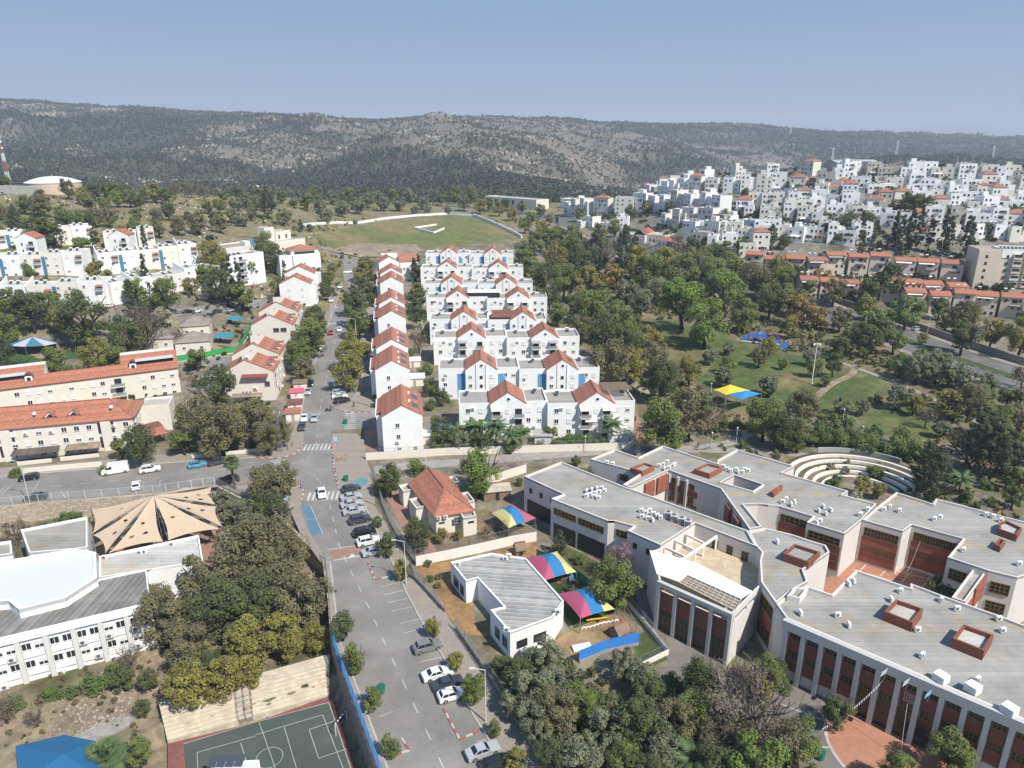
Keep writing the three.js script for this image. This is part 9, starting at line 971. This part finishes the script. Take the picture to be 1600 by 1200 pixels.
// ---------- playground, shade, garden bits ----------
{
sheet('playground_surface', [[85.4,-258.4],[93.3,-264.2],[101.3,-262.5],[102.2,-248.4],[97.7,-242.5],[91,-246.2]], 0.07, M('blue_rubber', 0.03, 0.12, 0.38, 0.9, { map: T.rough })); sheet('playground_surface', [[97,-264.2],[103.7,-262.5],[102.6,-248.4],[99,-256.1]], 0.075, C.paveRed);
const p = [[90.8,-252.2],[94.7,-246.9],[89.5,-256.1],[62.2,-251.4]][0], o = thing('play_tower', 'blue climbing towers with a red slide on the park playground', 'play tower', p[0], H(...p), p[1], -0.2), bl = M('toy_blue', 0.03, 0.15, 0.5, 0.5); for (const x of [-3, 0, 3.4]) { for (const dx of [-0.8, 0.8]) for (const z of [-0.8, 0.8]) { const q = part('post', cached('ptp', () => mb().bar([0, 0, 0], [0, 3.4, 0], 0.14).geo()), bl, o); q.position.set(x + dx, 0, z); } mb().span(x - 0.9, x + 0.9, 1.4, 1.55, -0.9, 0.9).build('platform', C.red, o); mb().tri([x - 1, 3.4, 1], [x + 1, 3.4, 1], [x, 4.4, 0]).tri([x + 1, 3.4, 1], [x + 1, 3.4, -1], [x, 4.4, 0]).tri([x + 1, 3.4, -1], [x - 1, 3.4, -1], [x, 4.4, 0]).tri([x - 1, 3.4, -1], [x - 1, 3.4, 1], [x, 4.4, 0]).build('tower_roof', x ? C.tileDark : bl, o); } mb().quad([0.2, 1.5, 0.9], [1, 1.5, 0.9], [2.4, 0.15, 4.6], [1.6, 0.15, 4.6]).build('slide', C.red, o); mb().bar([-6.5, 0.7, 1.6], [7, 0.4, 3], 0.3).build('balance_beam', C.tank, o); mb().quad([-5.8, 0.1, 0], [-5, 0.1, 0.4], [-3.6, 1.5, 0.3], [-4, 1.5, -0.2]).build('climbing_ramp', bl, o);
const sail = (label, c, y0, y1, col) => { const q = thing('park_sail', label, 'shade sail', c[0][0], 0, c[0][1], 0, 'shade sails over the small playground'), m = mb(), N = 12, f = (s, t) => { const e = 1 - 0.14 * 4 * s * (1 - s), k = 1 - 0.14 * 4 * t * (1 - t), a = [lerp(c[0][0], c[1][0], s), lerp(c[0][1], c[1][1], s)], b = [lerp(c[3][0], c[2][0], s), lerp(c[3][1], c[2][1], s)], T2 = 0.5 + (t - 0.5) * e, cx = (lerp(a[0], b[0], T2)), cz = lerp(a[1], b[1], T2), mx = (c[0][0] + c[1][0] + c[2][0] + c[3][0]) / 4; return [cx - c[0][0] + (mx - cx) * (1 - k) * 0.6, y0 + (y1 - y0) * Math.min(1 - Math.abs(2 * s - 1), 1 - Math.abs(2 * t - 1)) , cz - c[0][1]]; }; for (let i = 0; i < N; i++) for (let j = 0; j < N; j++) m.quad(f(i / N, j / N), f(i / N, (j + 1) / N), f((i + 1) / N, (j + 1) / N), f((i + 1) / N, j / N)); m.build('cloth', col, q); for (const e of c) { const g = H(...e), k = part('pole', cached('pks', () => mb().bar([0, 0, 0], [0, 1, 0], 0.14).geo()), C.metal, q); k.position.set(e[0] - c[0][0], g, e[1] - c[0][1]); k.scale.y = y0 - g; } };
sail('yellow shade sail on the park lawn beside a blue one', [[58.03,-192.99],[63.96,-197.58],[68.35,-192.43],[60.27,-188.59]], 13, 14.6, M('sail_yellow', 0.72, 0.5, 0.03, 0.85)); sail('blue shade sail on the park lawn beside a yellow one', [[60.99,-189.72],[68.58,-193.02],[71.16,-190.81],[64.2,-185.99]], 12.6, 14, M('sail_blue', 0.02, 0.2, 0.6, 0.85));
const rd = [[54.3,-250.6]][0], tb = thing('red_play_cube', 'small red play cube on the upper park lawn', 'play cube', rd[0], H(...rd), rd[1], 0.3); mb().span(-0.8, 0.8, 0, 1.1, -0.8, 0.8).build('body', C.red, tb); mb().span(-0.5, 0.5, 0.2, 0.9, 0.8, 0.84).build('opening', C.darkMetal, tb);
const shed = (label, q, w, d, h, turn, rm, wm) => { const t = thing('garden_shed', label, 'shed', q[0], H(...q), q[1], turn), z = d / 2; mb().span(-w / 2, w / 2, -0.5, h, -z, z).build('wall', wm, t); mb().quad([-w / 2 - 0.3, h + 0.1, z + 0.3], [w / 2 + 0.3, h + 0.1, z + 0.3], [w / 2 + 0.3, h + 0.5, -z - 0.3], [-w / 2 - 0.3, h + 0.5, -z - 0.3]).span(-w / 2 - 0.3, w / 2 + 0.3, h, h + 0.08, -z - 0.3, z + 0.3).build('roof', rm, t); mb().span(-0.4, 0.4, 0, 1.9, z, z + 0.05).build('door', C.frameGrey, t); };
const g = [[7.88,-167.55],[-19.81,-168.68],[-18.59,-173.32],[-29.23,-189.58],[-30.36,-209.81],[-33.12,-226.37],[-33.2,-244.7],[27.34,-169.44],[-61.75,-189.58],[-63.64,-198.24],[-64.7,-205.47],[-60.36,-182.86],[-90.39,-153.03],[-86.62,-157.96]]; shed('pale metal shed in the palm garden of the nearest row', g[0], 4.2, 3, 2.6, 0, C.ribRoof, C.paleGrey); shed('white roofed lean-to beside the first gabled house', g[1], 7, 3, 2.3, 0.1, C.white, C.cream); shed('blue tarp lean-to behind the first gabled house', g[2], 5, 2.4, 2.2, 0.1, blueCloth, C.cream); shed('grey pergola shed between second gabled house and the apartments', g[4], 6, 4, 2.4, 0.15, C.palePaint, C.cream); shed('ochre roofed shed behind the second gabled house', g[3], 4, 3, 2.3, 0.15, C.sand, C.paleGrey); shed('white shed behind the third gabled house', g[5], 5, 3, 2.2, 0.15, C.white, C.cream); shed('cream garden room at the end of the nearest row', g[7], 5, 3.6, 2.5, 0.1, C.cream, C.white);
shed('maroon framed yard pergola beside the nearest beige house', g[8], 3.8, 3, 2.2, 0.2, C.tileDark, C.cream); shed('pink shaded yard beside the nearest beige house', g[9], 3.6, 2.4, 2.2, 0.2, fabric.pink, C.cream); shed('brown yard pergola beside the second beige house', g[10], 3.8, 2.6, 2.2, 0.2, C.wood, C.cream); shed('terracotta topped yard room at the corner of the beige house', g[11], 3.8, 3, 2.3, 0.2, C.tile, C.cream);
fence('boundary_wall', 'cream yard walls along the near pavement of the street', [[-60.68,-177.36],[-62.11,-189.58],[-64.11,-203.36],[-65.32,-212.05]], { h: 0, wallH: 1.7, wallM: C.cream, cat: 'wall' }); fence('boundary_wall', 'cream forecourt wall of the long apartment building', [[-116.05,-151.13],[-107.86,-153.03],[-98.27,-154.97]], { h: 0, wallH: 1.3, wallM: C.cream, cat: 'wall' }); fence('boundary_wall', 'curved cream wall of the corner garden', [[-78.46,-158.98],[-72.72,-160.36],[-65.42,-162.11],[-60.02,-164.25],[-58.98,-167.18]], { h: 0, wallH: 1, wallM: C.cream, cat: 'wall' });
fence('boundary_wall', 'long low white wall along the top of the green field', [[-139.1,-478.9],[-129.2,-541],[-109.4,-570.8],[-102.9,-583],[-80.5,-609],[-54.9,-623.9],[-32.3,-610.5]], { h: 0, wallH: 1.8, wallM: C.white, cat: 'wall', step: 8, thick: 0.6 }); fence('boundary_wall', 'ruined white foundation walls in the green field', [[-57.8,-553.3],[-72.1,-534.9],[-55.6,-508.6],[-50,-532.3]], { h: 0, wallH: 1.2, wallM: C.white, cat: 'wall', step: 6, thick: 0.8 }); fence('boundary_wall', 'white stepped wall along the boulevard side of the field', [[-32.3,-610.5],[-14.8,-558.9],[0,-511.6],[6.5,-486.4]], { h: 0, wallH: 2.2, wallM: C.white, cat: 'wall', step: 5, thick: 0.7 });
const far = sides(BLVD, 1)[0], s = -far[1] > -BLVD[0][1] ? 1 : -1; fence('boundary_wall', 'dark stone wall under the tiled terraces along the boulevard', sides(BLVD.slice(0, 62), 14.5 * s), { h: 0, wallH: 2.6, wallM: C.stoneGrey, cat: 'wall', step: 8, thick: 0.6 });
sheet('earth_bank', [[-107.6,-417.2],[-99.3,-463.6],[-61.2,-456.9],[-54.6,-435.3],[-59.3,-413.1],[-88.8,-412.4]], 0.3, C.sand); sheet('earth_bank', [[-165.8,-344],[-157.7,-375],[-150.2,-367.9],[-153.3,-341.2]], 0.4, C.sand);
// hill quarry cut and pale outcrops
const rk = new THREE.IcosahedronGeometry(0.5, 0); scatter('rocks', 'pale limestone outcrops on the hills', 15, 5200, (r) => { const d = 900 + r() * 2000, u = -0.8 + r() * 1.3, x = u * d, z = -d, n = fbm(x / 70 + 9, z / 70, 3); return n > 0.55 && wooded(x, z, 0) < 0.7 ? [x, z, 1, [0.4, 0.35, 0.29]] : null; }, rk, M('outcrop', 1, 1, 1, 1), [2, 7]); scatter('rocks', 'loose pale stones on the grassy hill and yards', 16, 900, (r) => { const d = 300 + r() * 260, u = -0.8 + r() * 0.75, x = u * d, z = -d; return !inside(FIELD, x, z) && fbm(x / 20, z / 20 + 5, 2) > 0.52 ? [x, z, 1, [0.5, 0.45, 0.38]] : null; }, rk, M('outcrop'), [0.4, 1.5]); scatter('rubble', 'rubble and dead branches in the near yard', 17, 500, (r) => { const p = inBox(r, [[-67.07,-80.34],[-67.01,-86.48],[-61.99,-89.83],[-57.96,-87.8],[-57.28,-82.71],[-61.55,-80.34]]); return p ? [...p, 1, r() < 0.5 ? [0.32, 0.29, 0.25] : [0.2, 0.15, 0.11]] : null; }, rk, M('outcrop'), [0.12, 0.5]);
// bunting and flags
const bunting = (label, A, ya, B, yb, n, mats) => { const t = thing('bunting', label, 'bunting', A[0], ya, A[1]); const P = (k) => [(B[0] - A[0]) * k, (yb - ya) * k - Math.sin(k * Math.PI) * 0.8, (B[1] - A[1]) * k], m = mb(); for (let i = 0; i < 12; i++) m.bar(P(i / 12), P((i + 1) / 12), 0.03); m.build('cord', C.frameWhite, t); for (let i = 1; i < n; i++) { const p = P(i / n), q = P((i + 0.55) / n); mb().tri(p, q, [(p[0] + q[0]) / 2, p[1] - 0.65, (p[2] + q[2]) / 2]).build('pennant', mats[i % mats.length], t); } };
const b = [[49.54,-77.17],[51.45,-74.16]], e = [[42.19,-76.54],[51.16,-72.85],[71.15,-110.68]], w = [C.frameWhite]; bunting('string of white pennants from the columns to the plaza tree', b[0], 12, e[0], 4.5, 26, w); bunting('string of white pennants hanging by the school emblem', b[1], 11, e[1], 4.2, 24, w); bunting('string of red and white pennants over the terracotta court', [[72.79,-110.9]][0], 13, e[2], 6, 18, [C.red, C.frameWhite]);
const fl = [[50.01,-78.71],[52,-76.88],[53.72,-74.77]]; fl.forEach((p, i) => { const t = thing('flag', ['pale blue and white flag on the column left of the emblem', 'blue and white flag on the column next to the emblem', 'light blue flag on the column right of the emblem'][i], 'flag', p[0], 11.6, p[1] + 0.9); mb().bar([0, 0, 0], [0.2, 2.2, 0.2], 0.05).build('pole', C.metal, t); mb().quad([0.2, 2.2, 0.2], [-0.7, 1.7, 0.5], [-0.8, 0.9, 0.5], [0.1, 1.3, 0.15]).build('cloth', i === 2 ? M('flag_blue', 0.2, 0.45, 0.7, 0.9) : C.frameWhite, t); if (i < 2) mb().quad([0.19, 2.0, 0.21], [-0.71, 1.52, 0.51], [-0.72, 1.4, 0.51], [0.17, 1.86, 0.21]).quad([0.13, 1.6, 0.18], [-0.78, 1.12, 0.51], [-0.79, 1.0, 0.51], [0.11, 1.46, 0.17]).build('stripe', blueMesh, t); });
// bins, bollards
const bins = [[-38.2,-147.75],[-45.28,-179.44],[-19.17,-84.17],[40.61,-72.85]]; ['green bin on the painted pavement', 'green bin at the side crosswalk', 'green bin behind the blue court fence', 'dark green bin at the edge of the round plaza'].forEach((l, i) => { const q = bins[i], t = thing('waste_bin', l, 'bin', q[0], plainE(...q) + 0.12, q[1]); mb().add(new THREE.CylinderGeometry(0.6, 0.5, 1.1, 12).translate(0, 0.55, 0)).build('body', M('bin_green', 0.03, 0.17, 0.09, 0.6), t); mb().add(new THREE.CylinderGeometry(0.64, 0.64, 0.12, 12).translate(0, 1.16, 0)).build('lid', M('bin_lid', 0.02, 0.11, 0.06, 0.6), t); });
sheet('pavement_mural', [[-37.1,-145.37],[-35.64,-148.97],[-33.41,-148.97],[-33.28,-145.96],[-35.16,-143.06]], 0.165, M('mural_teal', 0.12, 0.3, 0.33, 0.9, { map: T.rough })); sheet('pavement_mural', [[-46.69,-171.36],[-45.85,-171.36],[-45.07,-168.68],[-45.89,-168.68]], 0.165, M('mural_blue', 0.25, 0.38, 0.6, 0.9)); sheet('pavement_mural', [[-45.71,-167.18],[-45.22,-167.18],[-44.63,-165.34],[-45.27,-165.34]], 0.165, M('mural_red', 0.5, 0.2, 0.22, 0.9)); sheet('pavement_mural', [[-46.51,-180.28],[-45.64,-180.28],[-45.18,-178.19],[-46.04,-178.19]], 0.165, M('mural_green', 0.1, 0.4, 0.22, 0.9)); sheet('pavement_patch', [[-43.87,-160.7],[-40.77,-161.75],[-40.5,-157.63],[-42.76,-157.29]], 0.16, C.sand);
const bo = [[-51.56,-149.58],[-49.59,-146.85],[-47.68,-144.21],[-45.34,-164.25],[-43.7,-158.64],[-41.71,-152.08],[-40.26,-147.75],[-56.37,-163.89],[-55.77,-165.7]]; bo.forEach((q, i) => { const t = thing('bollard', ORD[i] + ' dark bollard around the crossing, counted from the yard corner', 'bollard', q[0], plainE(...q) + 0.14, q[1], 0, 'bollards at the crossing'); mb().add(new THREE.CylinderGeometry(0.07, 0.08, 1, 8).translate(0, 0.5, 0)).build('post', C.darkMetal, t); mb().add(new THREE.SphereGeometry(0.1, 8, 6).translate(0, 1.03, 0)).build('knob', C.darkMetal, t); });
}
// ---------- people ----------
function bodyGeo(pose) {
const B = pose, N = 44, S3 = 2.2, mc = new MarchingCubes(N, M('skin_tmp', 1, 1, 1), false, false, 60000); mc.isolation = 0; const h = N / 2;
for (let z = 0; z < N; z++) for (let y = 0; y < N; y++) for (let x = 0; x < N; x++) { const p = [(x - h) / h * S3 / 2, (y - h) / h * S3 / 2 + 0.9, (z - h) / h * S3 / 2]; let d = 9; for (const [a, b, r0, r1] of B) { const ab = [b[0] - a[0], b[1] - a[1], b[2] - a[2]], t = clamp(((p[0] - a[0]) * ab[0] + (p[1] - a[1]) * ab[1] + (p[2] - a[2]) * ab[2]) / (ab[0] ** 2 + ab[1] ** 2 + ab[2] ** 2 + 1e-6), 0, 1), e = Math.hypot(p[0] - a[0] - ab[0] * t, p[1] - a[1] - ab[1] * t, p[2] - a[2] - ab[2] * t) - lerp(r0, r1, t), k = clamp(0.5 + 0.5 * (d - e) / 0.05, 0, 1); d = lerp(d, e, k) - 0.05 * k * (1 - k); } mc.field[x + y * N + z * N * N] = -d; }
mc.update(); const n = mc.count, g = new THREE.BufferGeometry(), P = new Float32Array(mc.positionArray.slice(0, n * 3)); for (let i = 0; i < n; i++) { P[i * 3] *= S3 / 2; P[i * 3 + 1] = P[i * 3 + 1] * S3 / 2 + 0.9; P[i * 3 + 2] *= S3 / 2; } g.setAttribute('position', new THREE.BufferAttribute(P, 3)); g.setAttribute('normal', new THREE.BufferAttribute(new Float32Array(mc.normalArray.slice(0, n * 3)), 3));
const col = new Float32Array(n * 3); for (let i = 0; i < n; i++) { const y = P[i * 3 + 1], c = y > 1.5 ? (y > 1.66 ? [0.04, 0.03, 0.025] : [0.42, 0.26, 0.18]) : y > 0.9 ? [0.05, 0.055, 0.08] : y > 0.08 ? [0.025, 0.025, 0.03] : [0.02, 0.02, 0.02]; col.set(c, i * 3); } g.setAttribute('color', new THREE.BufferAttribute(col, 3)); g.setAttribute('uv', new THREE.BufferAttribute(new Float32Array(n * 2), 2)); return g;
}
{
const walk = [[[0, 1.62, 0], [0, 1.7, 0.01], 0.095, 0.1], [[0, 1.42, 0], [0, 1.56, 0], 0.06, 0.06], [[-0.16, 1.38, 0], [0.16, 1.38, 0], 0.09, 0.09], [[0, 1.35, 0], [0, 0.98, 0], 0.15, 0.14], [[-0.09, 0.92, 0], [-0.1, 0.5, 0.16], 0.1, 0.07], [[-0.1, 0.5, 0.16], [-0.1, 0.09, 0.1], 0.07, 0.05], [[-0.1, 0.06, 0.1], [-0.1, 0.05, 0.28], 0.05, 0.04], [[0.09, 0.92, 0], [0.1, 0.5, -0.08], 0.1, 0.07], [[0.1, 0.5, -0.08], [0.1, 0.1, -0.3], 0.07, 0.05], [[0.1, 0.08, -0.3], [0.1, 0.05, -0.14], 0.05, 0.04], [[-0.21, 1.37, 0], [-0.25, 1.1, -0.12], 0.06, 0.048], [[-0.25, 1.1, -0.12], [-0.24, 0.85, 0.02], 0.046, 0.035], [[0.21, 1.37, 0], [0.25, 1.1, 0.1], 0.06, 0.048], [[0.25, 1.1, 0.1], [0.24, 0.86, 0.22], 0.046, 0.035]];
const g = bodyGeo(walk), m = M('dark_clothes', 1, 1, 1, 0.9, { vertexColors: true }), P = [[46.97,-164.97],[-45.41,-190.98],[-51.48,-188.66]]; ['person in dark clothes walking on the park path behind the school', 'person in dark clothes on the pavement beside the first gabled house', 'person in dark clothes standing beside a scooter in the street'].forEach((l, i) => { const o = part('person', g, m); tag(o, l, 'person'); o.position.set(P[i][0], H(...P[i]) + (i === 1 ? 0.15 : 0.04), P[i][1]); o.rotation.y = [1.2, 2.6, -1.4][i]; });
const q = [[-52.1,-188.2]][0], s = thing('scooter', 'dark motor scooter in the street beside a standing person', 'scooter', q[0], plainE(...q) + 0.04, q[1], 0.2); for (const x of [-0.6, 0.6]) mb().add(new THREE.TorusGeometry(0.22, 0.07, 8, 16).translate(x, 0.28, 0)).build('wheel', rubber, s); mb().span(-0.75, 0.1, 0.45, 0.75, -0.16, 0.16).span(0.1, 0.45, 0.3, 0.4, -0.16, 0.16).build('body', C.darkMetal, s); mb().span(-0.7, 0, 0.76, 0.86, -0.14, 0.14).build('seat', rubber, s); mb().bar([0.6, 0.3, 0], [0.42, 1.05, 0], 0.08).bar([0.42, 1.05, -0.32], [0.42, 1.05, 0.32], 0.04).build('handlebar', C.metal, s);
}
renderer.render(scene, camera);
